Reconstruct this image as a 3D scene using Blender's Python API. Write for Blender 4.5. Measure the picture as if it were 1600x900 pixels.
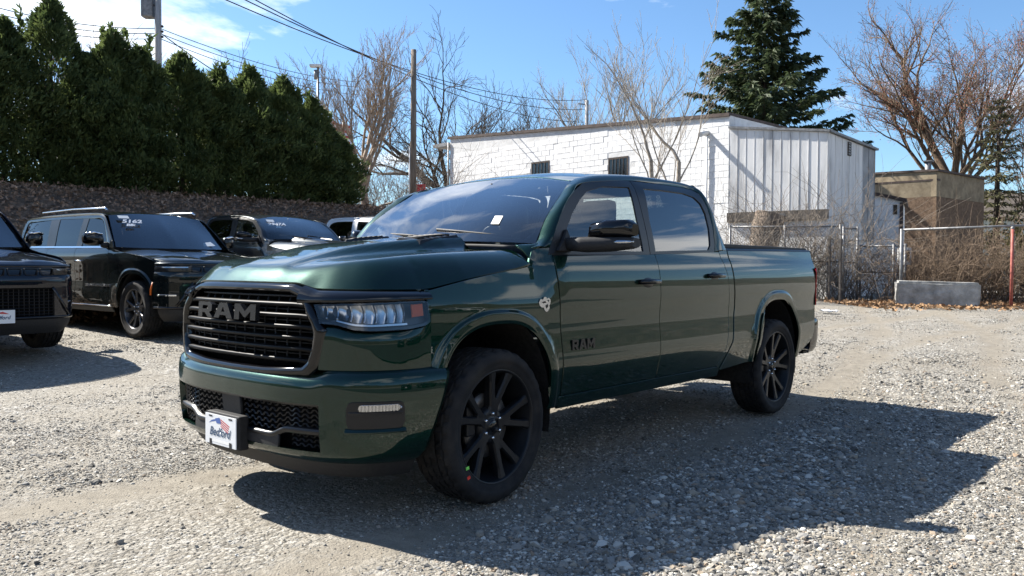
import bpy, bmesh, math, random
import numpy as np
from mathutils import Matrix, Vector, noise as mnoise

for o in list(bpy.data.objects):
    bpy.data.objects.remove(o, do_unlink=True)
SC = bpy.context.scene
COL = SC.collection
R = math.radians

# ---------------------------------------------------------------- camera
CAM = np.array([-3.2676, -3.9007, 1.2692]); YAW = 0.71206; PIT = 0.02492; ROL = 0.00554; FPX = 1275.37
_o = np.array([math.cos(YAW)*math.cos(PIT), math.sin(YAW)*math.cos(PIT), -math.sin(PIT)])
_r = np.array([math.sin(YAW), -math.cos(YAW), 0.0]); _u = np.cross(_r, _o)
_r2 = _r*math.cos(ROL)+_u*math.sin(ROL); _u2 = -_r*math.sin(ROL)+_u*math.cos(ROL)
cam_d = bpy.data.cameras.new('camera'); cam = bpy.data.objects.new('camera', cam_d); COL.objects.link(cam)
cam_d.sensor_width = 36; cam_d.lens = FPX/1600*36; cam_d.clip_start = 0.05; cam_d.clip_end = 3000
M = Matrix.Identity(4)
for i in range(3):
    M[i][0] = _r2[i]; M[i][1] = _u2[i]; M[i][2] = -_o[i]; M[i][3] = CAM[i]
cam.matrix_world = M
SC.camera = cam

# ---------------------------------------------------------------- sky + sun
SUNV = Vector((-0.24, 1.07, 1.0)).normalized()          # towards the sun
SUN_EL = math.asin(SUNV.z); SUN_ROT = math.atan2(SUNV.x, SUNV.y)
W = bpy.data.worlds.new('World'); SC.world = W; W.use_nodes = True
nt = W.node_tree; nt.nodes.clear()
def N(nt, t, **k):
    n = nt.nodes.new(t)
    for a, b in k.items(): setattr(n, a, b)
    return n
sky = N(nt, 'ShaderNodeTexSky', sky_type='NISHITA'); sky.sun_disc = False
sky.sun_elevation = SUN_EL; sky.sun_rotation = SUN_ROT; sky.air_density = 1.0; sky.dust_density = 0.25; sky.ozone_density = 3.0
tc = N(nt, 'ShaderNodeTexCoord'); sep = N(nt, 'ShaderNodeSeparateXYZ'); nt.links.new(tc.outputs['Generated'], sep.inputs[0])
def mth(op, a, b=None, c=None, clamp=False, t=None):
    t = t or nt
    n = t.nodes.new('ShaderNodeMath'); n.operation = op; n.use_clamp = clamp
    for i, v in enumerate((a, b, c)):
        if v is None: continue
        if isinstance(v, (int, float)): n.inputs[i].default_value = v
        else: t.links.new(v, n.inputs[i])
    return n.outputs[0]
zz = mth('ADD', mth('MAXIMUM', sep.outputs['Z'], 0.0), 0.16)
cx = mth('DIVIDE', sep.outputs['X'], zz); cy = mth('DIVIDE', sep.outputs['Y'], zz)
comb = N(nt, 'ShaderNodeCombineXYZ'); nt.links.new(cx, comb.inputs[0]); nt.links.new(cy, comb.inputs[1])
CLOUD_SHIFT = (12.78, 3.01, 0.0)
mp = N(nt, 'ShaderNodeMapping'); nt.links.new(comb.outputs[0], mp.inputs[0]); mp.inputs['Location'].default_value = CLOUD_SHIFT
n1 = N(nt, 'ShaderNodeTexNoise'); nt.links.new(mp.outputs[0], n1.inputs['Vector']); n1.inputs['Scale'].default_value = 0.85; n1.inputs['Detail'].default_value = 9; n1.inputs['Roughness'].default_value = 0.58; n1.inputs['Distortion'].default_value = 0.25
cr = N(nt, 'ShaderNodeValToRGB'); nt.links.new(n1.outputs['Fac'], cr.inputs[0])
cr.color_ramp.elements[0].position = 0.555; cr.color_ramp.elements[0].color = (0, 0, 0, 1)
cr.color_ramp.elements[1].position = 0.68; cr.color_ramp.elements[1].color = (1, 1, 1, 1)
mx = N(nt, 'ShaderNodeMixRGB'); nt.links.new(cr.outputs[0], mx.inputs[0])
tint = N(nt, 'ShaderNodeMixRGB', blend_type='MULTIPLY'); tint.inputs[0].default_value = 1.0
nt.links.new(sky.outputs[0], tint.inputs[1]); tint.inputs[2].default_value = (0.76, 0.92, 1.03, 1)
nt.links.new(tint.outputs[0], mx.inputs[1]); mx.inputs[2].default_value = (11.0, 11.3, 11.6, 1)
bg = N(nt, 'ShaderNodeBackground'); bg.inputs['Strength'].default_value = 0.060
nt.links.new(mx.outputs[0], bg.inputs[0])
wo = N(nt, 'ShaderNodeOutputWorld'); nt.links.new(bg.outputs[0], wo.inputs[0])

sun_d = bpy.data.lights.new('sun', 'SUN'); sun_d.energy = 4.6; sun_d.angle = R(0.53); sun_d.color = (1.0, 0.945, 0.86)
sun = bpy.data.objects.new('sun', sun_d); COL.objects.link(sun)
sun.rotation_euler = SUNV.to_track_quat('Z', 'Y').to_euler()
SC.view_settings.view_transform = 'Standard'; SC.view_settings.look = 'None'
SC.view_settings.exposure = 1.62; SC.view_settings.gamma = 1.0; SC.view_settings.use_curve_mapping = False

# ---------------------------------------------------------------- helpers
rng = random.Random(7); nrng = np.random.default_rng(11)
def px(u, v, depth):
    "point seen at photo pixel (u, v), 'depth' metres along the viewing axis"
    return CAM + (_o + _r2*(u-800)/FPX + _u2*(450-v)/FPX)*depth
def on_depth(u, depth):
    p = px(u, 420, depth); return float(p[0]), float(p[1])
_oh = np.array([math.cos(YAW), math.sin(YAW)])
def ground_z(x, y):
    D = (np.asarray(x, float)-CAM[0])*_oh[0]+(np.asarray(y, float)-CAM[1])*_oh[1]
    return 0.45*(1-np.exp(-np.maximum(D-8.2, 0)/5.5))*np.minimum(1, np.maximum(D-8.2, 0)/2.0)
def vnoise(x, y, seed=0):
    "vectorised smooth value noise in -1..1"
    x = np.asarray(x, float); y = np.asarray(y, float); xi = np.floor(x).astype(np.int64); yi = np.floor(y).astype(np.int64); fx = x-xi; fy = y-yi; fx = fx*fx*(3-2*fx); fy = fy*fy*(3-2*fy)
    def h(a, b): n = (a*374761393+b*668265263+seed*974634211) & 0x7fffffff; n = ((n ^ (n >> 13))*1274126177) & 0x7fffffff; return ((n ^ (n >> 16)) & 0xffff)/32767.5-1
    return (h(xi, yi)*(1-fx)+h(xi+1, yi)*fx)*(1-fy)+(h(xi, yi+1)*(1-fx)+h(xi+1, yi+1)*fx)*fy
def lot_z(x, y): return ground_z(x, y)+.016*vnoise(np.asarray(x)*1.1, np.asarray(y)*1.1, 1)+.007*vnoise(np.asarray(x)*3.7, np.asarray(y)*3.7, 2)-.008
def gz(x, y): return float(ground_z(x, y))
def noiz(x, y, z=0.0): return mnoise.noise((x, y, z))

def tag(o, label=None, cat=None, group=None, kind=None):
    if label: o['label'] = label
    if cat: o['category'] = cat
    if group: o['group'] = group
    if kind: o['kind'] = kind
    return o
def empty(name, loc=(0, 0, 0), rz=0.0):
    o = bpy.data.objects.new(name, None); COL.objects.link(o); o.location = loc; o.rotation_euler = (0, 0, rz)
    o.empty_display_size = 0.2
    return o
def obj(name, me, parent=None, mat=None):
    if mat is not None and len(me.materials) == 0: me.materials.append(mat)
    o = bpy.data.objects.new(name, me); COL.objects.link(o)
    if parent is not None: o.parent = parent
    return o
def rawmesh(name, V, F, smooth=True, flat=None):
    me = bpy.data.meshes.new(name)
    me.from_pydata([tuple(map(float, v)) for v in V], [], F); me.validate(); me.update()
    if smooth: me.polygons.foreach_set('use_smooth', [True]*len(me.polygons))
    return me
def copy_tree(o, parent=None):
    c = o.copy(); COL.objects.link(c); c.parent = parent
    for ch in list(o.children): copy_tree(ch, c)
    return c

class MB:
    "collects simple shapes into one mesh"
    def __init__(s): s.V = []; s.F = []; s.sm = []
    def add(s, V, F, smooth=False):
        b = len(s.V); s.V += [tuple(map(float, v)) for v in V]
        for f in F: s.F.append(tuple(b+i for i in f)); s.sm.append(smooth)
        return s
    def box(s, c, d, rz=0.0, rot=None, bev=0.0):
        hx, hy, hz = d[0]/2, d[1]/2, d[2]/2
        m = rot if rot is not None else Matrix.Rotation(rz, 3, 'Z')
        c = Vector(c)
        if bev <= 0:
            P = [(x*hx, y*hy, z*hz) for z in (-1, 1) for y in (-1, 1) for x in (-1, 1)]
            F = [(0, 2, 3, 1), (4, 5, 7, 6), (0, 1, 5, 4), (2, 6, 7, 3), (0, 4, 6, 2), (1, 3, 7, 5)]
            return s.add([m@Vector(p)+c for p in P], F)
        bm = bmesh.new(); bmesh.ops.create_cube(bm, size=1.0)
        for v in bm.verts: v.co = Vector((v.co.x*2*hx, v.co.y*2*hy, v.co.z*2*hz))
        bmesh.ops.bevel(bm, geom=bm.edges[:], offset=bev, segments=2, profile=0.6, affect='EDGES')
        bm.verts.ensure_lookup_table()
        V = [m@v.co+c for v in bm.verts]; F = [[v.index for v in f.verts] for f in bm.faces]; bm.free()
        return s.add(V, F, False)
    def tube(s, pts, rad, n=8, cap=True, smooth=True):
        pts = [Vector(p) for p in pts]; k = len(pts)
        rad = rad if hasattr(rad, '__len__') else [rad]*k
        V = []; up = None
        for i, p in enumerate(pts):
            t = (pts[min(i+1, k-1)]-pts[max(i-1, 0)])
            t = t.normalized() if t.length > 1e-9 else Vector((0, 0, 1))
            if up is None:
                up = Vector((0, 0, 1)) if abs(t.z) < 0.9 else Vector((1, 0, 0))
            a = t.cross(up); a = a.normalized() if a.length > 1e-6 else Vector((1, 0, 0)); b = a.cross(t).normalized(); up = b
            for j in range(n):
                an = 2*math.pi*j/n
                V.append(p+(a*math.cos(an)+b*math.sin(an))*rad[i])
        F = []
        for i in range(k-1):
            for j in range(n):
                F.append((i*n+j, i*n+(j+1) % n, (i+1)*n+(j+1) % n, (i+1)*n+j))
        s.add(V, F, smooth)
        if cap:
            b = len(s.V)-len(V)
            s.F.append(tuple(b+j for j in reversed(range(n)))); s.sm.append(False)
            s.F.append(tuple(b+(k-1)*n+j for j in range(n))); s.sm.append(False)
        return s
    def lathe(s, prof, n=48, axis='y', c=(0, 0, 0), smooth=True, closed=False):
        "prof: list of (radius, along)"
        V = []; m = len(prof)
        for j in range(n):
            a = 2*math.pi*j/n; ca, sa = math.cos(a), math.sin(a)
            for r, h in prof:
                if axis == 'y': V.append((c[0]+r*ca, c[1]+h, c[2]+r*sa))
                elif axis == 'z': V.append((c[0]+r*ca, c[1]+r*sa, c[2]+h))
                else: V.append((c[0]+h, c[1]+r*ca, c[2]+r*sa))
        F = []
        for j in range(n):
            for i in range(m-1 if not closed else m):
                i2 = (i+1) % m
                F.append((j*m+i, j*m+i2, ((j+1) % n)*m+i2, ((j+1) % n)*m+i))
        return s.add(V, F, smooth)
    def prism(s, poly, z0, z1, fn=None):
        "poly in (a, b) extruded along third axis; fn maps (a,b,c)->xyz"
        fn = fn or (lambda a, b, c: (a, b, c)); n = len(poly)
        V = [fn(a, b, z0) for a, b in poly]+[fn(a, b, z1) for a, b in poly]
        F = [tuple(reversed(range(n))), tuple(range(n, 2*n))]+[(i, (i+1) % n, n+(i+1) % n, n+i) for i in range(n)]
        return s.add(V, F)
    def mesh(s, name):
        me = bpy.data.meshes.new(name); me.from_pydata(s.V, [], s.F); me.validate(); me.update()
        if len(me.polygons) == len(s.sm): me.polygons.foreach_set('use_smooth', s.sm)
        return me
    def build(s, name, mat, parent=None, fixn=True):
        me = s.mesh(name)
        if fixn:
            bm = bmesh.new(); bm.from_mesh(me); bmesh.ops.recalc_face_normals(bm, faces=bm.faces); bm.to_mesh(me); bm.free()
        return obj(name, me, parent, mat)

def pchip(xk, yk):
    xk = np.asarray(xk, float); yk = np.asarray(yk, float)
    h = np.diff(xk); d = np.diff(yk)/h; m = np.zeros_like(yk); m[0] = d[0]; m[-1] = d[-1]
    for i in range(1, len(xk)-1):
        if d[i-1]*d[i] > 0:
            w1 = 2*h[i]+h[i-1]; w2 = h[i]+2*h[i-1]; m[i] = (w1+w2)/(w1/d[i-1]+w2/d[i])
    def f(x):
        x = np.clip(np.asarray(x, float), xk[0], xk[-1]); i = np.clip(np.searchsorted(xk, x)-1, 0, len(xk)-2)
        t = (x-xk[i])/h[i]
        return ((2*t**3-3*t**2+1)*yk[i]+(t**3-2*t**2+t)*h[i]*m[i]+(-2*t**3+3*t**2)*yk[i+1]+(t**3-t**2)*h[i]*m[i+1])
    return f
def smooth01(t): t = np.clip(t, 0, 1); return t*t*(3-2*t)
def crspline(P, n):
    "Catmull-Rom through points, n samples, arclength-ish"
    P = np.asarray(P, float); Q = np.vstack([2*P[0]-P[1], P, 2*P[-1]-P[-2]]); out = []
    for i in range(1, len(Q)-2):
        for t in np.linspace(0, 1, 17)[:-1]:
            a, b, c, d = Q[i-1], Q[i], Q[i+1], Q[i+2]
            out.append(0.5*((2*b)+(-a+c)*t+(2*a-5*b+4*c-d)*t*t+(-a+3*b-3*c+d)*t**3))
    out.append(P[-1]); return resample(np.array(out), n)
def resample(P, n):
    P = np.asarray(P, float)
    L = np.r_[0, np.cumsum(np.linalg.norm(np.diff(P, axis=0), axis=1))]
    s = np.linspace(0, L[-1], n) if np.isscalar(n) else np.asarray(n)*L[-1]
    return np.stack([np.interp(s, L, P[:, k]) for k in range(P.shape[1])], -1)
def coons(b, t, l, r, u=None, v=None):
    n, m = len(b), len(l)
    if u is None: u = np.linspace(0, 1, n)
    if v is None: v = np.linspace(0, 1, m)
    U = u[:, None, None]; V = v[None, :, None]
    return ((1-V)*b[:, None]+V*t[:, None]+(1-U)*l[None]+U*r[None]
            - ((1-U)*(1-V)*b[0]+U*(1-V)*b[-1]+(1-U)*V*t[0]+U*V*t[-1]))
def panel(name, P, mat, parent, out=(0, -1, 0), skirt=0.014, bev=0.0025):
    "sheet-metal panel from a point grid with a rounded, turned-in edge"
    P = np.asarray(P, float); n, m = P.shape[:2]
    du = np.gradient(P, axis=0); dv = np.gradient(P, axis=1); nn = np.cross(du, dv)
    nn /= np.linalg.norm(nn, axis=2, keepdims=True)+1e-12
    flip = (nn.mean((0, 1))@np.asarray(out, float)) < 0
    if flip: nn = -nn
    V = list(P.reshape(-1, 3)); F = []
    for i in range(n-1):
        for j in range(m-1):
            q = (i*m+j, (i+1)*m+j, (i+1)*m+j+1, i*m+j+1)
            F.append(q if not flip else q[::-1])
    sharp = set()
    if skirt:
        ring = [(i, 0) for i in range(n)]+[(n-1, j) for j in range(1, m)]+[(i, m-1) for i in range(n-2, -1, -1)]+[(0, j) for j in range(m-2, 0, -1)]
        k = len(ring); b0 = len(V)
        cen = None
        for i, j in ring:
            tan = np.zeros(3)
            if i == 0: tan -= du[i, j]/(np.linalg.norm(du[i, j])+1e-12)
            if i == n-1: tan += du[i, j]/(np.linalg.norm(du[i, j])+1e-12)
            if j == 0: tan -= dv[i, j]/(np.linalg.norm(dv[i, j])+1e-12)
            if j == m-1: tan += dv[i, j]/(np.linalg.norm(dv[i, j])+1e-12)
            V.append(P[i, j]+tan*bev-nn[i, j]*bev)
            V.append(P[i, j]+tan*bev-nn[i, j]*(bev+skirt))
        for a in range(k):
            c = (a+1) % k
            ia = ring[a][0]*m+ring[a][1]; ic = ring[c][0]*m+ring[c][1]
            q1 = (ia, b0+2*a, b0+2*c, ic); q2 = (b0+2*a, b0+2*a+1, b0+2*c+1, b0+2*c)
            if flip: q1 = q1[::-1]; q2 = q2[::-1]
            F += [q1, q2]; sharp.add((min(ia, ic), max(ia, ic)))
    me = rawmesh(name, V, F)
    if sharp:
        at = me.attributes.get('sharp_edge') or me.attributes.new('sharp_edge', 'BOOLEAN', 'EDGE')
        at.data.foreach_set('value', [(min(e.vertices[0], e.vertices[1]), max(e.vertices[0], e.vertices[1])) in sharp for e in me.edges])
    return obj(name, me, parent, mat)

def text_mesh(txt, size=1.0, extrude=0.0, bold=0.0, shear=0.0, align='CENTER', xs=1.0):
    cu = bpy.data.curves.new('lettering', 'FONT'); cu.body = txt; cu.size = size; cu.extrude = extrude; cu.offset = bold; cu.shear = shear
    cu.align_x = align; cu.align_y = 'CENTER'; cu.resolution_u = 4
    o = bpy.data.objects.new('tmp', cu); COL.objects.link(o)
    dg = bpy.context.evaluated_depsgraph_get(); me = bpy.data.meshes.new_from_object(o.evaluated_get(dg))
    bpy.data.objects.remove(o, do_unlink=True); bpy.data.curves.remove(cu)
    me.materials.clear()
    if xs != 1.0: me.transform(Matrix.Diagonal((xs, 1, 1, 1)))
    return me
def frame_mat(origin, ax, ay):
    "matrix placing local x along ax, y along ay"
    ax = Vector(ax).normalized(); ay = Vector(ay); az = ax.cross(ay).normalized(); ay = az.cross(ax)
    m = Matrix.Identity(4)
    for i in range(3): m[i][0] = ax[i]; m[i][1] = ay[i]; m[i][2] = az[i]; m[i][3] = origin[i]
    return m

# ---------------------------------------------------------------- materials
def newmat(name):
    m = bpy.data.materials.new(name); m.use_nodes = True
    return m, m.node_tree, m.node_tree.nodes['Principled BSDF']
def pbr(name, col, rough=0.5, metal=0.0, coat=0.0, spec=0.5, coat_rough=0.03):
    m, t, b = newmat(name)
    b.inputs['Base Color'].default_value = (*col, 1); b.inputs['Roughness'].default_value = rough; b.inputs['Metallic'].default_value = metal
    b.inputs['Coat Weight'].default_value = coat; b.inputs['Coat Roughness'].default_value = coat_rough; b.inputs['Specular IOR Level'].default_value = spec
    return m
def noisy(name, c1, c2, scale=5.0, rough=0.8, bump=0.0, bscale=None, detail=6, spec=0.3, lo=0.35, hi=0.65, coord='Object', stretch=(1, 1, 1), c3=None, metal=0.0, bdist=0.02):
    m, t, b = newmat(name); b.inputs['Roughness'].default_value = rough; b.inputs['Specular IOR Level'].default_value = spec; b.inputs['Metallic'].default_value = metal
    tcn = t.nodes.new('ShaderNodeTexCoord'); mpn = t.nodes.new('ShaderNodeMapping'); mpn.inputs['Scale'].default_value = stretch
    t.links.new(tcn.outputs[coord], mpn.inputs[0])
    nz = t.nodes.new('ShaderNodeTexNoise'); nz.inputs['Scale'].default_value = scale; nz.inputs['Detail'].default_value = detail; nz.inputs['Roughness'].default_value = 0.62
    t.links.new(mpn.outputs[0], nz.inputs['Vector'])
    rp = t.nodes.new('ShaderNodeValToRGB'); e = rp.color_ramp.elements
    e[0].position = lo; e[0].color = (*c1, 1); e[1].position = hi; e[1].color = (*c2, 1)
    if c3: x = e.new((lo+hi)/2); x.color = (*c3, 1)
    t.links.new(nz.outputs['Fac'], rp.inputs[0]); t.links.new(rp.outputs[0], b.inputs['Base Color'])
    if bump:
        n2 = t.nodes.new('ShaderNodeTexNoise'); n2.inputs['Scale'].default_value = bscale or scale*3; n2.inputs['Detail'].default_value = 5
        t.links.new(mpn.outputs[0], n2.inputs['Vector'])
        bp = t.nodes.new('ShaderNodeBump'); bp.inputs['Strength'].default_value = bump; bp.inputs['Distance'].default_value = bdist
        t.links.new(n2.outputs['Fac'], bp.inputs['Height']); t.links.new(bp.outputs[0], b.inputs['Normal'])
    return m
def glassy(name, tintc, ior=1.5, boost=1.0):
    m = bpy.data.materials.new(name); m.use_nodes = True; t = m.node_tree; t.nodes.clear()
    tr = t.nodes.new('ShaderNodeBsdfTransparent'); tr.inputs[0].default_value = (*tintc, 1)
    gl = t.nodes.new('ShaderNodeBsdfGlossy'); gl.inputs['Roughness'].default_value = 0.0; gl.inputs[0].default_value = (1, 1, 1, 1)
    fr = t.nodes.new('ShaderNodeFresnel'); fr.inputs[0].default_value = ior
    f2 = mth('MULTIPLY', fr.outputs[0], boost, clamp=True, t=t)
    ms = t.nodes.new('ShaderNodeMixShader'); t.links.new(f2, ms.inputs[0]); t.links.new(tr.outputs[0], ms.inputs[1]); t.links.new(gl.outputs[0], ms.inputs[2])
    ou = t.nodes.new('ShaderNodeOutputMaterial'); t.links.new(ms.outputs[0], ou.inputs[0])
    return m
def carpaint(name, col, metal=0.6, rough=0.32, flake=0.3):
    m, t, b = newmat(name)
    b.inputs['Base Color'].default_value = (*col, 1); b.inputs['Metallic'].default_value = metal; b.inputs['Roughness'].default_value = rough
    b.inputs['Coat Weight'].default_value = 1.0; b.inputs['Coat Roughness'].default_value = 0.008; b.inputs['Coat IOR'].default_value = 1.5; b.inputs['Specular IOR Level'].default_value = 0.0
    tcn = t.nodes.new('ShaderNodeTexCoord')
    vo = t.nodes.new('ShaderNodeTexNoise'); vo.inputs['Scale'].default_value = 900; t.links.new(tcn.outputs['Object'], vo.inputs['Vector'])
    bp = t.nodes.new('ShaderNodeBump'); bp.inputs['Strength'].default_value = flake; bp.inputs['Distance'].default_value = 0.0006
    t.links.new(vo.outputs['Fac'], bp.inputs['Height']); t.links.new(bp.outputs[0], b.inputs['Normal'])
    # a little road dust low on the body
    return m

MT = {}
MT['green'] = carpaint('green_metallic_paint', (0.0026, 0.021, 0.0138), 0.65, 0.31)
MT['gloss_black'] = pbr('gloss_black_trim', (0.004, 0.004, 0.005), 0.07, 0.0, 0.0)
MT['satin_black'] = pbr('satin_black_trim', (0.008, 0.008, 0.009), 0.34, spec=0.4)
MT['black_plastic'] = noisy('black_plastic', (0.012, 0.012, 0.013), (0.02, 0.02, 0.021), 60, 0.62, 0.15, 400, spec=0.4, bdist=0.001)
MT['black_metal'] = pbr('satin_black_metal', (0.010, 0.011, 0.013), 0.36, 0.0, 0.0, spec=0.3)
MT['slat_black'] = pbr('slat_black', (0.004, 0.004, 0.0045), 0.42, spec=0.10)
MT['deep_black'] = pbr('deep_black', (0.004, 0.004, 0.004), 0.9, spec=0.1)
MT['tyre'] = noisy('tyre_rubber', (0.013, 0.013, 0.014), (0.034, 0.031, 0.028), 9, 0.82, 0.3, 260, spec=0.25, bdist=0.002, lo=.42, hi=.75)
MT['chrome'] = pbr('chrome', (0.75, 0.76, 0.78), 0.12, 1.0)
MT['silver'] = pbr('silver_badge', (0.62, 0.63, 0.65), 0.22, 1.0)
MT['lamp_reflector'] = pbr('lamp_reflector', (0.46, 0.47, 0.49), 0.16, 1.0)
MT['lamp_dark'] = pbr('lamp_housing_dark', (0.055, 0.056, 0.06), 0.3, 0.5)
MT['lens'] = glassy('clear_lens', (0.86, 0.87, 0.88), 1.5, 1.0)
MT['amber'] = pbr('amber_lens', (0.62, 0.13, 0.012), 0.3, spec=0.3)
MT['red_lens'] = pbr('red_lens', (0.45, 0.012, 0.015), 0.15, coat=0.8)
MT['windshield'] = glassy('windshield_glass', (0.82, 0.90, 0.90), 1.5, 2.2)
MT['glass'] = glassy('side_window_glass', (0.74, 0.82, 0.80), 1.5, 1.8)
MT['privacy'] = glassy('privacy_glass', (0.05, 0.055, 0.055), 1.55, 1.9)
MT['interior'] = noisy('dark_interior', (0.04, 0.04, 0.042), (0.07, 0.07, 0.075), 30, 0.7, 0.1, 200)
MT['seat'] = noisy('seat_leather', (0.025, 0.025, 0.03), (0.045, 0.045, 0.05), 25, 0.5, 0.15, 120)
MT['white_paper'] = pbr('white_paper', (0.78, 0.78, 0.76), 0.7)
MT['white_plastic'] = pbr('white_plate', (0.72, 0.74, 0.76), 0.35, coat=0.3)
MT['navy'] = pbr('navy_print', (0.03, 0.07, 0.14), 0.5)
MT['red_print'] = pbr('red_print', (0.5, 0.05, 0.05), 0.5)
MT['blue_print'] = pbr('blue_print', (0.06, 0.12, 0.35), 0.5)
MT['underbody'] = noisy('underbody', (0.008, 0.008, 0.008), (0.02, 0.019, 0.018), 8, 0.85)
MT['liner'] = noisy('wheel_liner_felt', (0.008, 0.008, 0.008), (0.022, 0.021, 0.02), 40, 0.95, 0.6, 120, bdist=0.006)
# ================================================================ the pickup truck (front axle at x=0, nose towards -x)
ARN = 2.6
def arch_curve(cx, a, ztop, zc=0.45, z0=0.45, n=65, z1=None):
    h = ztop-zc
    th = np.linspace(0, math.pi, n)
    x = cx-a*np.sign(np.cos(th))*np.abs(np.cos(th))**(2/ARN); z = zc+h*np.abs(np.sin(th))**(2/ARN)
    P = np.stack([x, z], -1)
    i0 = 0
    if z0 > zc:                      # trim the front foot
        k = [i for i in range(n//2) if P[i, 1] < z0]
        if k:
            i0 = k[-1]+1
            f = (z0-P[i0-1, 1])/(P[i0, 1]-P[i0-1, 1]); first = P[i0-1]+f*(P[i0]-P[i0-1])
            P = np.vstack([first, P[i0:]])
    return P
F_ARCH = arch_curve(0.012, 0.437, 0.968); R_ARCH = arch_curve(3.668, 0.455, 1.005)
_dense = [resample(F_ARCH, 700), resample(R_ARCH, 700)]
def arch_dist(x, z):
    sh = x.shape; p = np.stack([x.ravel(), z.ravel()], -1); d = np.full(len(p), 9.0)
    for A in _dense:
        d = np.minimum(d, np.sqrt(((p[:, None]-A[None])**2).sum(-1)).min(1))
    return d.reshape(sh)
_w0 = pchip([.38, .45, .50, .58, .66, .70, .74, .82, .92, 1.00, 1.08, 1.17, 1.25, 1.31, 1.36, 1.45, 1.55, 1.65, 1.75, 1.82, 1.87, 1.905, 1.935],
            [.93, .960, .972, .988, 1.002, 1.006, 1.005, .998, .990, .992, .998, .997, .988, .974, .955, .937, .912, .884, .853, .825, .79, .74, .66])
def side_w(x, z, flare=True):
    x = np.asarray(x, float); z = np.asarray(z, float)
    w = _w0(z)
    w = w-0.055*np.clip((0.1-x)/0.555, 0, 2)**2                      # nose taper
    sh = smooth01((z-1.02)/0.24)*smooth01((0.62-x)/0.3)              # fender shoulder
    w = w-0.035*sh
    w = w-0.012*np.clip((x-3.9)/0.7, 0, 1)**2
    if flare:
        d = arch_dist(x, z)
        lip = 1-smooth01((d-0.056)/0.022)
        w = w+0.016*lip+0.006*(1-smooth01(d/0.02))*-1
    return w
def sxyz(P, s, off=0.0, flare=True):
    P = np.asarray(P, float); w = side_w(P[..., 0], P[..., 1], flare)+off
    return np.stack([P[..., 0], s*w, P[..., 1]], -1)
def side_panel(name, b, t, l, r, mat, parent, s, m=22, v=None, u=None, off=0.0, flare=True, skirt=0.014):
    "b and t: same number of points; l and r: polylines"
    b = np.asarray(b, float); t = np.asarray(t, float)
    if v is None: v = np.linspace(0, 1, m)
    l = resample(np.asarray(l, float), v); r = resample(np.asarray(r, float), v)
    l = l+np.outer(1-v, b[0]-l[0])+np.outer(v, t[0]-l[-1]); r = r+np.outer(1-v, b[-1]-r[0])+np.outer(v, t[-1]-r[-1])
    P = coons(b, t, l, r, u, v)
    return panel(name, sxyz(P, s, off, flare), mat, parent, (0, s, 0), skirt)

# plan outline of the nose: y -> x and arc parametrisation
_plan = crspline([(-.970, 0), (-.966, .2), (-.952, .4), (-.915, .58), (-.862, .71), (-.775, .82), (-.665, .890), (-.55, .927), (-.455, .945), (-.36, .958)], 240)
_pl = np.r_[0, np.cumsum(np.linalg.norm(np.diff(_plan, axis=0), axis=1))]
_pt = np.gradient(_plan, axis=0); _pt /= np.linalg.norm(_pt, axis=1, keepdims=True); _pn = np.stack([-_pt[:, 1], _pt[:, 0]], -1)
def nose(s, off):
    "s: signed arclength from the centre line (left of the truck negative); off outward -> x, y"
    s = np.asarray(s, float); a = np.abs(s); sg = np.where(s < 0, -1.0, 1.0)
    x = np.interp(a, _pl, _plan[:, 0])+np.interp(a, _pl, _pn[:, 0])*off
    y = np.interp(a, _pl, _plan[:, 1])+np.interp(a, _pl, _pn[:, 1])*off
    return x, sg*y
def s_at_y(y): return float(np.interp(y, _plan[:, 1], _pl))
def s_at_x(x): return float(np.interp(x, _plan[:, 0], _pl))
def nosept(S, Z, OFF):
    x, y = nose(S, OFF); return np.stack([x, y, np.broadcast_to(Z, x.shape)], -1)
def grid_mask_panel(name, P, mask, mat, parent):
    n, m = P.shape[:2]; F = []
    for i in range(n-1):
        for j in range(m-1):
            if mask is None or mask[i, j]: F.append((i*m+j, (i+1)*m+j, (i+1)*m+j+1, i*m+j+1))
    used = sorted({k for f in F for k in f}); mp_ = {k: q for q, k in enumerate(used)}
    V = P.reshape(-1, 3)[used]; F = [tuple(mp_[k] for k in f) for f in F]
    me = rawmesh(name, V, F)
    bm = bmesh.new(); bm.from_mesh(me); bmesh.ops.recalc_face_normals(bm, faces=bm.faces)
    c = sum((f.normal for f in bm.faces), Vector())
    if c.x > 0: bmesh.ops.reverse_faces(bm, faces=bm.faces)
    # turned-in edges
    be = [e for e in bm.edges if e.is_boundary]; ret = bmesh.ops.extrude_edge_only(bm, edges=be)
    for v in [g for g in ret['geom'] if isinstance(g, bmesh.types.BMVert)]:
        nb = Vector((0.9, 0, 0)); v.co = v.co+Vector((0.028, -0.012 if v.co.y > 0 else 0.012, 0))
    for e in be: e.smooth = False
    bm.to_mesh(me); bm.free()
    return obj(name, me, parent, mat)
def loop_strip(name, outer, inner, fn, mat, parent, k=6, closed=True, thick=0.012, bulge=0.0, out=(0, -1, 0), rows=3):
    "strip between two corresponding polylines; fn maps (n,2)->(n,3)"
    outer = np.asarray(outer, float); inner = np.asarray(inner, float)
    def sub(A):
        B = []
        nseg = len(A) if closed else len(A)-1
        for i in range(nseg):
            for t in range(k): B.append(A[i]+(A[(i+1) % len(A)]-A[i])*t/k)
        if not closed: B.append(A[-1])
        return np.array(B)
    O, I = sub(outer), sub(inner)
    rowsP = [fn(O+(I-O)*(j/(rows-1))) for j in range(rows)]
    G = np.stack(rowsP, 1)                       # n, rows, 3
    if closed: G = np.concatenate([G, G[:1]], 0)
    return panel(name, G, mat, parent, out, thick, 0.0015)

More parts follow.
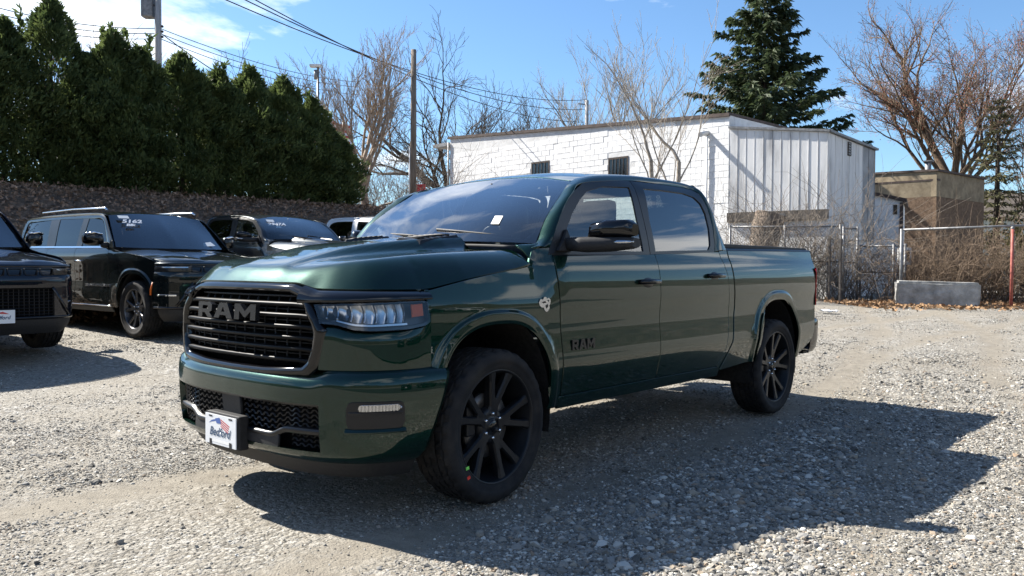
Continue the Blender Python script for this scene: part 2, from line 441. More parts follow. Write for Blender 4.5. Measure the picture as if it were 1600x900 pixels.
def make_wheel(name, parent, loc, s, steer=0.0, mats=('tyre', 'black_metal'), spoke='five', tyre_r=0.417, half_w=0.1375, rim_r=0.312, seg=150, rimmat2=None, marks=False):
    "axis along y; outer face towards s*y"
    w = empty(name, loc, steer); w.parent = parent
    o = -1.0                                                         # build with the outer face towards -y, flip by scale of coordinates
    hw = half_w; tr = tyre_r
    prof = [(rim_r-.012, -hw+.022), (rim_r+.004, -hw+.008), (rim_r+.02, -hw+.0035), (tr-.068, -hw-.001), (tr-.066, -hw-.003), (tr-.045, -hw-.002), (tr-.028, -hw+.004), (tr-.012, -hw+.014), (tr-.003, -hw+.030)]
    ribs = np.linspace(-hw+.045, hw-.045, 5); tread = []
    for a in range(4):
        c0, c1 = ribs[a], ribs[a+1]; g = .0055
        tread += [(tr-.013, c0-g*.6), (tr-.013, c0+g*.6), (tr, c0+g), (tr, c1-g)]
    tread += [(tr-.010, ribs[4]-g*.6), (tr-.010, ribs[4]+g*.6)]
    prof_all = prof+[(tr-.001, ribs[0]-g)]+tread+[(tr-.001, ribs[4]+g)]+[(r, -a) for r, a in reversed(prof)]
    m = len(prof_all); V = []; F = []; sm = []
    for j in range(seg):
        for i, (r, h) in enumerate(prof_all):
            if r > tr-.02:
                if abs(h) > hw-.048:
                    if (j+(1 if h > 0 else 0)) % 5 in (0, 1): r -= .009 if abs(h) < hw-.02 else .004
                elif r > tr-.004 and (j*1+i) % 5 == 0: r -= .009
            a = 2*math.pi*(j+(.9*(h/hw) if r > tr-.02 else 0))/seg
            V.append((r*math.cos(a), h*(-s), r*math.sin(a)))
    for j in range(seg):
        for i in range(m-1):
            F.append((j*m+i, j*m+i+1, ((j+1) % seg)*m+i+1, ((j+1) % seg)*m+i)); sm.append(prof_all[i][0] < tr-.02 and prof_all[i+1][0] < tr-.01)
    mb = MB(); mb.V = V; mb.F = F; mb.sm = sm
    mb.build('tyre', MT[mats[0]], w)
    if marks:
        for an, rr, mm in ((3.72, .318, 'green_mark'), (3.86, .342, 'red_mark')):
            k = MB(); k.box((rr*math.cos(an), s*(hw+.001), rr*math.sin(an)), (.022, .004, .016), rot=Matrix.Rotation(-an+.4, 3, 'Y'))
            k.build('paint_mark', MT[mm], w)
    f = lambda r, h: (r, h*(-s))
    rim = MB(); q = hw-.020
    rim.lathe([f(rim_r, -q+.012), f(rim_r-.001, -q-.004), f(rim_r-.007, -q-.007), f(rim_r-.014, -q-.002), f(rim_r-.017, -q+.012), f(rim_r-.028, -q+.045), f(rim_r-.04, -q+.10), f(rim_r-.045, q-.02), f(rim_r, q)], 72)
    rimo = rim.build('rim', MT[mats[1]], w)
    hub = MB(); yh = -.078
    hub.lathe([f(.0001, yh-.004), f(.034, yh-.006), f(.038, yh), f(.044, yh+.006), f(.060, yh+.004), f(.086, yh+.002), f(.098, yh+.012), f(.104, yh+.04), f(.10, yh+.08)], 36)
    hub.build('hub', MT[mats[1]], w)
    cap = MB(); cap.lathe([f(.0001, yh-.013), f(.026, yh-.012), f(.031, yh-.008), f(.033, yh)], 28)
    capo = cap.build('hub_cap', MT['gloss_black'], w)
    ns = 5 if spoke == 'five' else 7
    for k in range(ns):
        sp = MB(); base = 2*math.pi*k/ns+math.pi/2-.17
        arms = (-1, 1)
        VV = []; dr = np.array([math.cos(base), math.sin(base)]); nr_ = np.array([-dr[1], dr[0]])
        for rr_, wt, wb, yf, dp in ((.055, .034, .042, -.078, .05), (.105, .026, .036, -.083, .048), (.150, .020, .034, -.086, .046)):
            c = dr*rr_; VV += [(a, y*(-s), b) for a, b, y in [(*(c-nr_*wb), yf+dp), (*(c-nr_*wb), yf+.012), (*(c-nr_*wt), yf), (*(c+nr_*wt), yf), (*(c+nr_*wb), yf+.012), (*(c+nr_*wb), yf+dp)]]
        sp.add(VV, [(i*6+j, i*6+(j+1) % 6, (i+1)*6+(j+1) % 6, (i+1)*6+j) for i in range(2) for j in range(6)]+[(12, 13, 14, 15, 16, 17)])
        for sd in arms:
            a0 = base+sd*.12; a1 = base+sd*.25
            r0, r1 = .105, rim_r-.016
            p0 = np.array([r0*math.cos(a0), r0*math.sin(a0)]); p1 = np.array([r1*math.cos(a1), r1*math.sin(a1)])
            d = (p1-p0)/np.linalg.norm(p1-p0); nrm = np.array([-d[1], d[0]])
            rows = []
            for t, wt, wb, yf, dp in ((0, .015, .022, -.083, .05), (.35, .014, .021, -.090, .045), (.75, .014, .021, -.101, .04), (1.0, .020, .030, -.109, .035)):
                c = p0+(p1-p0)*t
                rows.append([(*(c-nrm*wb), yf+dp), (*(c-nrm*wb), yf+.010), (*(c-nrm*wt), yf), (*(c+nrm*wt), yf), (*(c+nrm*wb), yf+.010), (*(c+nrm*wb), yf+dp)])
            VV = [(a, y*(-s), b) for rw in rows for a, b, y in rw]; FF = []
            for i in range(3):
                for j in range(6): FF.append((i*6+j, i*6+(j+1) % 6, (i+1)*6+(j+1) % 6, (i+1)*6+j))
            sp.add(VV, FF)
        sp.build('spoke', MT[mats[1]], w)
    for k in range(6):
        a = 2*math.pi*(k+.5)/6; ln = MB()
        ln.lathe([f(.0001, -.014), f(.007, -.013), f(.0095, -.008), f(.0095, .02)], 10, c=(.066*math.cos(a), yh*(-s)*1, .066*math.sin(a)))
        ln.build('lug_nut', MT['chrome'], w)
    dsk = MB(); dsk.lathe([f(.10, -.035), f(.178, -.035), f(.178, -.01), f(.10, -.01)], 40, closed=True); dsk.build('brake_disc', MT['disc'], w)
    cal = MB(); cal.box((.15*(-1), .03*s, .04), (.07, .06, .16), bev=.01); cal.build('brake_caliper', MT['black_metal'], w)
    bk = MB(); bk.lathe([f(.0001, .05), f(rim_r-.05, .05)], 40); bk.build('wheel_back', MT['deep_black'], w)
    return w
MT['disc'] = pbr('brake_disc_steel', (0.16, 0.15, 0.14), 0.45, 0.8)
MT['green_mark'] = pbr('green_tyre_mark', (0.25, 0.75, 0.12), 0.6); MT['red_mark'] = pbr('red_tyre_mark', (0.75, 0.04, 0.02), 0.6)

RAM_LETTERS = {
 'R': [[(0, 0), (.26, 0), (.26, .30), (.42, .30), (.62, 0), (.92, 0), (.70, .34), (.86, .44), (.86, .86), (.72, 1), (0, 1)], [(.26, .54), (.26, .78), (.58, .78), (.60, .74), (.60, .58), (.58, .54)]],
 'A': [[(-.06, 0), (.24, 0), (.30, .20), (.64, .20), (.70, 0), (1.02, 0), (.70, 1), (.26, 1)], [(.37, .42), (.47, .76), (.57, .42)]],
 'M': [[(0, 0), (.26, 0), (.26, .56), (.52, .16), (.60, .16), (.86, .56), (.86, 0), (1.12, 0), (1.12, 1), (.84, 1), (.56, .54), (.28, 1), (0, 1)], []]}
def letter_mesh(ch, depth):
    bm = bmesh.new(); o, h = RAM_LETTERS[ch]
    def wire(pts): 
        vs = [bm.verts.new((x, y, 0)) for x, y in pts]
        return [bm.edges.new((vs[i], vs[(i+1) % len(vs)])) for i in range(len(vs))]
    e = wire(o)
    if h: e += wire(h)
    bmesh.ops.triangle_fill(bm, edges=e, use_beauty=True)
    ret = bmesh.ops.extrude_face_region(bm, geom=bm.faces[:])
    for v in [g for g in ret['geom'] if isinstance(g, bmesh.types.BMVert)]: v.co.z += depth
    bmesh.ops.recalc_face_normals(bm, faces=bm.faces)
    me = bpy.data.meshes.new('letter'); bm.to_mesh(me); bm.free(); return me
def ram_word(parent, mfun, hgt, depth, mat, gap=.16, name='letter'):
    "mfun(a): matrix for a letter starting at advance a (in units of height)"
    a = 0.0
    for ch, wd in (('R', .92), ('A', .98), ('M', 1.12)):
        me = letter_mesh(ch, depth/hgt); me.transform(Matrix.Scale(hgt, 4)); me.transform(mfun(a*hgt)); me.materials.append(mat)
        obj(name, me, parent); a += wd+gap

def build_truck(paint):
    T = empty('pickup_truck', (0, 0, 0)); GB, SB, BP = MT['gloss_black'], MT['satin_black'], MT['black_plastic']
    # ---- hood
    s_hl = s_at_x(-.478)
    fr_s = np.linspace(0, s_hl, 160); bx, by = nose(fr_s, -.042)
    front = np.stack([bx, by], -1)
    seam = np.array([(-.478, front[-1, 1]), (-.42, .910), (-.34, .922), (-.2, .938), (0, .948), (.2, .955), (.285, .956), (.312, .945), (.325, .92)])
    rear = np.array([(.325, .92), (.335, .86), (.345, .75), (.335, .5), (.325, .3), (.32, 0)])
    ze_f = pchip([0, .45, .60, s_hl], [1.192, 1.190, 1.163, 1.158])
    fs_ = np.linspace(0, s_hl, 500); seam_f = resample(seam, 500); bd = np.vstack([np.stack(nose(fs_, -.042), -1), seam_f[1:]])
    bz = np.r_[ze_f(fs_), np.interp(seam_f[1:, 0], [-.478, -.42, -.34, -.2, -.09, .19, .325], [1.158, 1.163, 1.180, 1.208, 1.226, 1.268, 1.300])]
    bL = np.r_[np.interp(fs_, [0, .5, .75, s_hl], [.10, .11, .16, .19]), np.full(499, .185)]
    zsh = pchip([-.95, -.80, -.67, -.29, .0, .39], [1.225, 1.268, 1.300, 1.340, 1.358, 1.378])
    zdm = pchip([-.95, -.80, -.62, -.38, 0, .35], [1.225, 1.282, 1.335, 1.392, 1.440, 1.472])
    def H(x, y):
        a = np.abs(y); sh = x.shape
        d2 = (x.ravel()[:, None]-bd[None, :, 0])**2+(a.ravel()[:, None]-bd[None, :, 1])**2
        k = d2.argmin(1); d = np.sqrt(d2.min(1)).reshape(sh); zb = bz[k].reshape(sh); L = bL[k].reshape(sh)
        edge = .30+.16*np.clip((x+.75)/.9, 0, 1)
        dome = 1-smooth01((a-(edge-.10))/.10)
        Z = zsh(x)+(zdm(x)-zsh(x))*(dome*.8+.2*(1-smooth01(a/.8)))
        t = np.clip(d/L, 0, 1)
        return zb+(Z-zb)*(1-(1-t)**1.75)
    n1_, m1_ = 66, 52
    ub = np.linspace(0, 1, n1_)
    cen = np.stack([np.linspace(front[0, 0], .32, n1_), np.zeros(n1_)], -1)
    sid = resample(seam[:-0 or None], n1_)
    vb = 1-(1-np.linspace(0, 1, m1_))**1.25
    fr = resample(front, vb); re_ = resample(rear[::-1], vb)
    P2 = coons(cen, sid, fr, re_, ub, vb)
    both = np.concatenate([P2[:, ::-1]*np.array([1, -1]), P2[:, 1:]], 1)
    Z = H(both[..., 0], both[..., 1])
    hood = panel('hood', np.concatenate([both, Z[..., None]], -1), paint, T, (0, 0, 1), .02, .004)
    # black louvred vents on the dome
    for s in (-1, 1):
        v = MB(); yy = .30*s
        def hp(x, y, dz): return (x, y, float(H(np.array([[x]]), np.array([[y]]))[0, 0])+dz)
        c = [(-.08, -.065), (.27, -.085), (.31, .085), (-.02, .085)]
        base = [hp(x, yy+dy*s, -.004) for x, dy in c]; top = [hp(x*.92+.02, yy+dy*.8*s, .011) for x, dy in c]
        v.add(base+top, [(0, 1, 5, 4), (1, 2, 6, 5), (2, 3, 7, 6), (3, 0, 4, 7), (4, 5, 6, 7)])
        vo = v.build('hood_vent', SB, hood)
        for q in range(6):
            x = .02+q*.042; l = MB()
            a, b = hp(x, yy-.055*s, .013), hp(x+.012, yy+.062*s, .013)
            l.tube([a, b], .006, 6); l.build('louvre', BP, vo)
    # washer nozzle
    # ---- cowl + dark engine bay
    m = MB(); m.box((-.2, 0, .86), (1.0, 1.1, .50)); m.build('engine_bay', MT['deep_black'], T)
    cw = np.array([[(.31+.05*abs(y)**2 + f*.22, y, 1.43-.03*abs(y)**2-.012+f*.0) for f in (0, .5, 1)] for y in np.linspace(-.80, .80, 21)])
    panel('cowl', cw, BP, T, (0, 0, 1), .01)
    # painted filler between fender top and windshield corner
    for s in (-1, 1):
        oc = resample(np.array([(.326, 1.318), (.355, 1.360), (.40, 1.378), (.508, 1.386)]), 10); O3 = sxyz(oc, s, -.002, False); I3 = resample(np.array([(.335, s*.82, 1.402), (.36, s*.84, 1.405), (.41, s*.865, 1.408), (.485, s*.875, 1.418)]), 10)
        panel('cowl_corner', np.stack([O3+(I3-O3)*q+np.array([0, 0, .012*math.sin(math.pi*q)]) for q in np.linspace(0, 1, 6)], 1), paint, T, (-.3, s*.3, 1), .01)
    # ---- fenders, doors, bed sides
    for s in (-1, 1):
        ar = arch_curve(.012, .437, .968, z0=.765)
        b = np.vstack([[(x_, .765) for x_ in np.linspace(-.455, -.375, 9)], ar, [(x_, .45) for x_ in np.linspace(.458, .556, 9)]])
        L = np.r_[0, np.cumsum(np.linalg.norm(np.diff(b, axis=0), axis=1))]; uf = .35*L/L[-1]+.65*(b[:, 0]-b[0, 0])/(b[-1, 0]-b[0, 0])
        uf = np.maximum.accumulate(uf); uf = (uf-uf[0])/(uf[-1]-uf[0])
        top = np.array([(-.455, 1.150), (-.42, 1.157), (-.34, 1.174), (-.2, 1.202), (-.09, 1.220), (.19, 1.262), (.300, 1.282), (.326, 1.32), (.355, 1.362), (.40, 1.380), (.508, 1.388)])
        t = resample(top, uf)
        v = np.r_[np.linspace(0, .32, 16), np.linspace(.32, 1, 18)[1:]]
        f = side_panel('fender', b, t, [(-.455, .765), (-.455, 1.152)], [(.556, .45), (.548, .7), (.540, .9), (.522, 1.1), (.508, 1.25), (.508, 1.388)], paint, T, s, v=v, u=uf)
        # badge: silver ram's head on the fender
        poly = [(-.055, .010), (-.040, .030), (-.018, .026), (-.004, .042), (.012, .040), (.018, .030), (.034, .036), (.052, .022), (.050, .002), (.040, -.010), (.044, -.024), (.030, -.040), (.014, -.046), (-.002, -.036), (-.010, -.020), (-.030, -.018), (-.046, -.008)]
        bd_ = MB(); bx0, bz0 = .385, 1.062; wv = float(side_w(np.array([[bx0]]), np.array([[bz0]]))[0, 0])
        bd_.prism(poly, .0, .006, lambda a, c, q: (bx0+a, s*(wv-.003+q), bz0+c)); bo = bd_.build('badge', MT['silver'], f)
        dk = MB()
        for pp in ([(-.03, .012), (.0, .018), (.012, .008), (-.012, .004)], [(.004, -.008), (.026, .0), (.030, -.016), (.012, -.026)], [(.018, .022), (.038, .024), (.034, .012)]):
            dk.prism(pp, .0055, .0070, lambda a, c, q: (bx0+a, s*(wv-.003+q), bz0+c))
        dk.build('badge_detail', SB, bo)
        # front door
        n = 30
        def door(name, x0b, x1b, l, r, zt, z_b):
            ub_ = np.linspace(0, 1, n); bb = np.stack([x0b+(x1b-x0b)*ub_, np.full(n, z_b)], -1)
            tt = np.stack([l[-1][0]+(r[-1][0]-l[-1][0])*ub_, np.interp(l[-1][0]+(r[-1][0]-l[-1][0])*ub_, *zt)], -1)
            return side_panel(name, bb, tt, l, r, paint, T, s, m=40)
        zt = ([.5, 1.66, 2.7], [1.338, 1.366, 1.402])
        fd = door('front_door', .568, 1.646, [(.568, .515), (.560, .7), (.552, .9), (.534, 1.1), (.520, 1.25), (.516, 1.338)], [(1.646, .515), (1.660, .75), (1.668, 1.07), (1.654, 1.366)], zt, .515)
        rd = door('rear_door', 1.654, 2.555, [(1.654, .515), (1.668, .75), (1.676, 1.07), (1.662, 1.366)], [(2.555, .515), (2.655, .62), (2.705, .80), (2.722, 1.0), (2.70, 1.2), (2.625, 1.400)], zt, .515)
        # cab corner strip
        l_ = [(2.563, .512), (2.662, .62), (2.712, .80), (2.729, 1.0), (2.707, 1.2), (2.632, 1.404)]; r_ = [(2.600, .487), (2.765, .70), (2.815, .97), (2.795, 1.16), (2.765, 1.42)]
        side_panel('cab_corner', np.linspace(l_[0], r_[0], 5), np.linspace(l_[-1], r_[-1], 5), l_, r_, paint, T, s, m=40)
        # sill
        xs = np.linspace(.560, 2.605, 30)
        side_panel('sill', np.stack([xs, np.full(30, .435)], -1), np.stack([xs, np.full(30, .506)], -1), [(.56, .435), (.56, .506)], [(2.605, .435), (2.605, .506)], paint, T, s, m=6)
        # bed side
        ar = arch_curve(3.668, .455, 1.005, z0=.50)
        b = np.vstack([[(2.625, .475), (2.8, .485), (2.95, .494)], [(x_, .50) for x_ in np.linspace(3.04, 3.208, 16)], ar, [(x_, .455+.045*(x_-4.13)/.12) for x_ in np.linspace(4.13, 4.25, 10)], [(4.33, .53), (4.40, .56), (4.50, .60)]])
        L = np.r_[0, np.cumsum(np.linalg.norm(np.diff(b, axis=0), axis=1))]; uf = .3*L/L[-1]+.7*(b[:, 0]-b[0, 0])/(b[-1, 0]-b[0, 0])
        uf = np.maximum.accumulate(uf); uf = (uf-uf[0])/(uf[-1]-uf[0])
        t = np.stack([2.785+(4.565-2.785)*uf, 1.412+.022*uf], -1)
        bs = side_panel('bed_side', b, t, [(2.625, .475), (2.788, .70), (2.838, .97), (2.818, 1.16), (2.785, 1.412)], [(4.50, .60), (4.575, .9), (4.60, 1.2), (4.565, 1.434)], paint, T, s, v=np.r_[np.linspace(0, .34, 16), np.linspace(.34, 1, 24)[1:]], u=uf)
        xr = np.linspace(2.785, 4.57, 30); zr = 1.412+.022*(xr-2.785)/1.78
        wr = side_w(xr, zr); rg = np.stack([np.stack([xr, s*(wr-o_), zr+h_], -1) for o_, h_ in ((.001, .002), (.006, .012), (.02, .020), (.06, .022), (.09, .018))], 1)
        panel('bed_rail', rg, SB, bs, (0, s*.3, 1), .006)
        # tail light wrapping the rear corner
        tl = np.array([[(4.592+q*.014 if q < 1 else 4.62-.0, s*(.985-.004-q*.012 if q <= 1 else .985-.016-(q-1)*.10), z) for q in (-1, -.0, .8, 1, 1.4, 2)] for z in np.linspace(.93, 1.28, 10)])
        panel('tail_light', tl, MT['red_lens'], T, (1, s*.4, 0), .006)
        # handles
        for dr, hx, hz in ((fd, 1.505, 1.178), (rd, 2.475, 1.215)):
            wv = float(side_w(np.array([[hx]]), np.array([[hz]]))[0, 0])
            h = MB(); h.tube([(hx-.115, s*(wv-.004), hz), (hx-.095, s*(wv+.030), hz+.002), (hx, s*(wv+.038), hz+.004), (hx+.095, s*(wv+.030), hz+.002), (hx+.115, s*(wv-.004), hz)], [.017, .018, .017, .018, .017], 10)
            h.build('handle', GB, dr)
            pk = MB(); pk.lathe([(.0001, .0025), (.03, .0022), (.036, -.004)], 20, c=(0, 0, 0)); me = pk.mesh('handle_pocket'); me.transform(Matrix.Diagonal((2.2, 1, 1, 1)))
            for vv in me.vertices: vv.co = Vector((vv.co.x+hx, s*(wv+.0005+vv.co.y), vv.co.z+hz-.006))
            obj('handle_pocket', me, dr, SB)
        # door lettering
        wv = float(side_w(np.array([[.75]]), np.array([[.80]]))[0, 0])
        if s < 0: ram_word(fd, lambda a: Matrix.Translation((.640+a*1.15, -(wv-.001), .778)) @ Matrix.Rotation(R(90), 4, 'X') @ Matrix.Diagonal((1.15, 1, 1, 1)), .062, .008, SB, .12)
        else: ram_word(fd, lambda a: Matrix.Translation((.86-a*1.15, (wv-.001), .778)) @ Matrix.Rotation(R(180), 4, 'Z') @ Matrix.Rotation(R(90), 4, 'X') @ Matrix.Diagonal((1.15, 1, 1, 1)), .062, .008, SB, .12)
        # --- greenhouse side
        fo = np.array([(.480, 1.346), (.505, 1.395), (.57, 1.492), (.694, 1.633), (.835, 1.742), (.973, 1.811), (1.227, 1.855), (1.592, 1.879), (1.592, 1.60), (1.592, 1.364)])
        gi = np.array([(.575, 1.372), (.585, 1.390), (.640, 1.462), (.765, 1.597), (.885, 1.696), (.985, 1.757), (1.19, 1.806), (1.528, 1.828), (1.512, 1.60), (1.515, 1.384)])
        fn = lambda A: sxyz(A, s, .002, False)
        loop_strip('window_trim', fo, gi, fn, SB, fd, 5, True, .01, out=(0, s, 0))
        ro = np.array([(1.600, 1.366), (1.600, 1.60), (1.600, 1.879), (2.0, 1.892), (2.336, 1.896), (2.50, 1.885), (2.565, 1.855), (2.605, 1.746), (2.607, 1.60), (2.575, 1.45), (2.548, 1.398), (2.0, 1.378)])
        ri = np.array([(1.672, 1.388), (1.672, 1.60), (1.715, 1.832), (2.0, 1.842), (2.30, 1.842), (2.44, 1.822), (2.515, 1.775), (2.548, 1.70), (2.545, 1.58), (2.505, 1.45), (2.462, 1.412), (2.0, 1.398)])
        loop_strip('window_trim', ro, ri, fn, SB, rd, 5, True, .01, out=(0, s, 0))
        def glass(nm, bot, topp, lft, rgt, mat, par):
            b_ = resample(bot, 14); t_ = resample(topp, 14); l_ = resample(lft, 12); r_2 = resample(rgt, 12)
            panel(nm, sxyz(coons(b_, t_, l_, r_2), s, -.006, False), mat, par, (0, s, 0), 0)
        e = .008
        glass('window_glass', [(.565, 1.362), (1.52, 1.378)], [(.985, 1.765), (1.19, 1.814), (1.536, 1.836)], gi[:6]*1.0+[(-e, e)]*6, [(1.52, 1.378), (1.520, 1.60), (1.536, 1.836)], MT['glass'], fd)
        glass('window_glass', [(1.664, 1.380), (2.48, 1.402)], [(1.707, 1.840), (2.0, 1.850), (2.30, 1.850), (2.455, 1.830)], [(1.664, 1.380), (1.664, 1.60), (1.707, 1.840)], [(2.48, 1.402), (2.515, 1.45), (2.553, 1.58), (2.556, 1.70), (2.522, 1.78), (2.455, 1.830)], MT['privacy'], rd)
        # cab frame: A pillar, roof rail and C pillar in one strip
        inn = np.array([(.375, .905, 1.388), (.475, .862, 1.422), (.535, .848, 1.497), (.617, .828, 1.586), (.790, .788, 1.716), (.965, .748, 1.830), (1.20, .735, 1.890), (1.592, .722, 1.926), (2.0, .715, 1.940), (2.336, .715, 1.941), (2.52, .725, 1.928), (2.640, .775, 1.880), (2.690, .840, 1.746), (2.715, .885, 1.60), (2.760, .925, 1.47), (2.775, .940, 1.415)])
        fo2 = np.array([(.475, 1.385), (.505, 1.398), (.535, 1.445), (.57, 1.495), (.694, 1.636), (.835, 1.745), (.973, 1.814), (1.592, 1.882), (2.0, 1.895), (2.336, 1.899), (2.50, 1.889), (2.568, 1.860), (2.610, 1.748), (2.612, 1.60), (2.580, 1.45), (2.553, 1.402)])
        inn = crspline(inn, 90)
        # match by x position along the roof, by index elsewhere
        fo3 = crspline(np.c_[fo2, fo2[:, :1]*0], 90)[:, :2]
        oo = sxyz(fo3, s, .003, False); ii = inn*np.array([1, s, 1])
        rows = 7; G = []
        for j in range(rows):
            q = j/(rows-1); Pq = oo+(ii-oo)*q
            blg = .016*math.sin(math.pi*q); G.append(Pq+np.array([0, s*blg*.8, blg*.6]))
        panel('cab_frame', np.stack(G, 1), paint, T, (0, s, .3), .012)
        # --- mirror
        mr = empty('side_mirror', (0, 0, 0)); mr.parent = T
        sail = MB(); sail.prism([(.545, 1.372), (.60, 1.43), (.655, 1.50), (.70, 1.372)], 0, .02, lambda a, c, q: (a, s*(float(side_w(np.array([[a]]), np.array([[c]]), False)[0, 0])+.004+q), c)); sail.build('sail_panel', BP, mr)
        arm = MB()
        hd = np.array([(.655, .965), (.70, 1.06), (.765, 1.18), (.815, 1.285), (.83, 1.325)])
        def mirror_body(zs, nm, mat, xf, sc=1.0):
            # zs: (ztop, zbot) per station; cross-section rounded box in x/z
            V = []; F = []; kk = 12
            for (x, y), (z1, z0), dp in zip(hd, zs, xf):
                zc_ = (z1+z0)/2; hz_ = (z1-z0)/2
                for j in range(kk):
                    a = 2*math.pi*j/kk; cx_, sx_ = math.cos(a), math.sin(a)
                    V.append((x+dp*np.sign(cx_)*abs(cx_)**.6, s*y, zc_+hz_*np.sign(sx_)*abs(sx_)**.6))
            for i in range(4):
                for j in range(kk): F.append((i*kk+j, i*kk+(j+1) % kk, (i+1)*kk+(j+1) % kk, (i+1)*kk+j))
            mb = MB(); mb.add(V, F, True); mb.F += [tuple(range(kk)), tuple(4*kk+j for j in range(kk))]; mb.sm += [False, False]
            return mb.build(nm, mat, mr)
        mirror_body([(1.452, 1.372), (1.455, 1.362), (1.455, 1.366), (1.455, 1.380), (1.445, 1.392)], 'mirror_housing', BP, [.045, .06, .075, .07, .045])
        hd = np.array([(.735, 1.075), (.742, 1.09), (.775, 1.18), (.815, 1.285), (.828, 1.318)])
        mirror_body([(1.47, 1.445), (1.535, 1.45), (1.555, 1.45), (1.556, 1.452), (1.53, 1.46)], 'mirror_cap', GB, [.045, .06, .07, .062, .035])
        sg = MB(); sg.tube([(.695, s*1.12, 1.418), (.725, s*1.20, 1.42), (.755, s*1.29, 1.422), (.80, s*1.325, 1.424)], [.010, .016, .014, .008], 8); sg.build('turn_signal', MT['lamp_reflector'], mr)
        # wheel liner
        for cx_, a_ in ((.012, .46), (3.668, .48)):
            lin = MB(); th = np.linspace(-.25, math.pi+.25, 30); V = []
            for y in (.36, .70, .965):
                for t_ in th: V.append((cx_+a_*1.02*math.cos(t_), s*y, .45+(.54+.02)*math.sin(t_)))
            k = 30; F = [(i*k+j, i*k+j+1, (i+1)*k+j+1, (i+1)*k+j) for i in range(2) for j in range(k-1)]
            lin.add(V, F, True); nf = len(lin.V); lin.add([(cx_, s*.36, .3)]+[(cx_+a_*1.02*math.cos(t_), s*.36, .45+.56*math.sin(t_)) for t_ in th], [(0, j, j+1) for j in range(1, 30)])
            lin.build('wheel_liner', MT['liner'], T)
    # ---- roof
    xs = np.linspace(0, 1, 40); hdr = crspline([(1.105, 0, 1.905), (1.085, .35, 1.892), (.965, .748, 1.830)], 18)
    side = crspline([(.965, .748, 1.830), (1.20, .735, 1.890), (1.592, .722, 1.926), (2.0, .715, 1.940), (2.336, .715, 1.941), (2.52, .725, 1.928)], 40)
    cent = crspline([(1.105, 0, 1.905), (1.22, 0, 1.935), (1.45, 0, 1.960), (1.8, 0, 1.975), (2.2, 0, 1.975), (2.50, 0, 1.962), (2.62, 0, 1.945)], 40)
    rear = crspline([(2.62, 0, 1.945), (2.60, .4, 1.94), (2.52, .725, 1.928)], 18)
    G = coons(cent, side, hdr, rear); G = np.concatenate([G[:, ::-1]*np.array([1, -1, 1]), G[:, 1:]], 1)
    panel('roof', G, paint, T, (0, 0, 1), .01)
    # cab back wall + rear window
    bw = []
    for x, w, z in ((2.62, .72, 1.935), (2.665, .775, 1.88), (2.70, .84, 1.746), (2.72, .885, 1.60), (2.76, .925, 1.47), (2.775, .94, 1.30), (2.78, .94, .6)):
        bw.append([(x+.01*(1-abs(q)), q*w, z) for q in np.linspace(-1, 1, 13)])
    bw = np.array(bw)
    mask_top = bw[:2]; panel('cab_back_wall', bw[4:], paint, T, (1, 0, 0), 0)
    panel('cab_back_header', bw[:2], paint, T, (1, 0, 0), 0)
    for q0, q1 in ((0, 3), (9, 12)): panel('cab_back_pillar', bw[1:5, q0:q1+1], paint, T, (1, 0, 0), 0)
    panel('rear_window', bw[1:5, 3:10], MT['glass'], T, (1, 0, 0), 0)
    # ---- windshield
    bot = crspline([(.345, 0, 1.435), (.375, .42, 1.43), (.468, .858, 1.414)], 22); top = crspline([(1.100, 0, 1.900), (1.080, .35, 1.887), (.960, .745, 1.826)], 22)
    cl = np.linspace(bot[0], top[0], 24)+np.outer(np.sin(np.linspace(0, math.pi, 24)), (-.012, 0, .018)); sl = crspline([(.468, .858, 1.414), (.530, .845, 1.494), (.613, .825, 1.583), (.786, .785, 1.713), (.960, .745, 1.826)], 24)
    G = coons(bot, top, cl, sl); G = np.concatenate([G[::-1]*np.array([1, -1, 1]), G[1:]], 0)
    ws = panel('windshield', G, MT['windshield'], T, (-1, 0, .6), 0)
    # black ceramic border around the windshield
    Gn = np.array([-.5, 0, .8])*.0015
    for nm, sl_ in (('windshield_border', G[:, 20:]), ('windshield_border', G[:, :2]), ('windshield_border', G[:2]), ('windshield_border', G[-2:])):
        panel(nm, sl_-Gn*3, SB, ws, (-1, 0, .6), 0)
    # paper sticker inside the glass and inspection sticker
    st = MB(); c0 = Vector((.90, -.255, 1.645))
    ax = Vector((0.02, -1, 0)).normalized(); ay = Vector((.62, .0, .42)).normalized()
    gi_, gj_ = 9, 6; gp = Vector(G[gi_, gj_]); gu = (Vector(G[gi_+1, gj_])-gp).normalized(); gv = (Vector(G[gi_, gj_+1])-gp).normalized(); gn = gu.cross(gv); gn = gn if gn.z > 0 else -gn
    k = MB(); k.add([gp+gu*a+gv*b+gn*.004 for a, b in ((-.042, -.045), (.022, -.045), (.042, .045), (-.022, .045))], [(0, 1, 2, 3)]); k.build('paper_sticker', MT['white_paper'], ws)
    # wipers
    for y0, y1, x0 in ((-.66, -.04, .40), (.0, .62, .375)):
        wp = MB(); wp.tube([(.345+.16*(y_/.858)**2+.03+.025*k_, y_, 1.435-.02*(y_/.858)**2+.034+.016*k_) for k_, y_ in enumerate(np.linspace(y0, y1, 4))], .008, 6); wp.build('wiper', BP, T)
    # ---- interior
    d = MB(); d.box((.84, 0, 1.30), (.42, 1.55, .24), bev=.05); d.build('dashboard', MT['interior'], T)
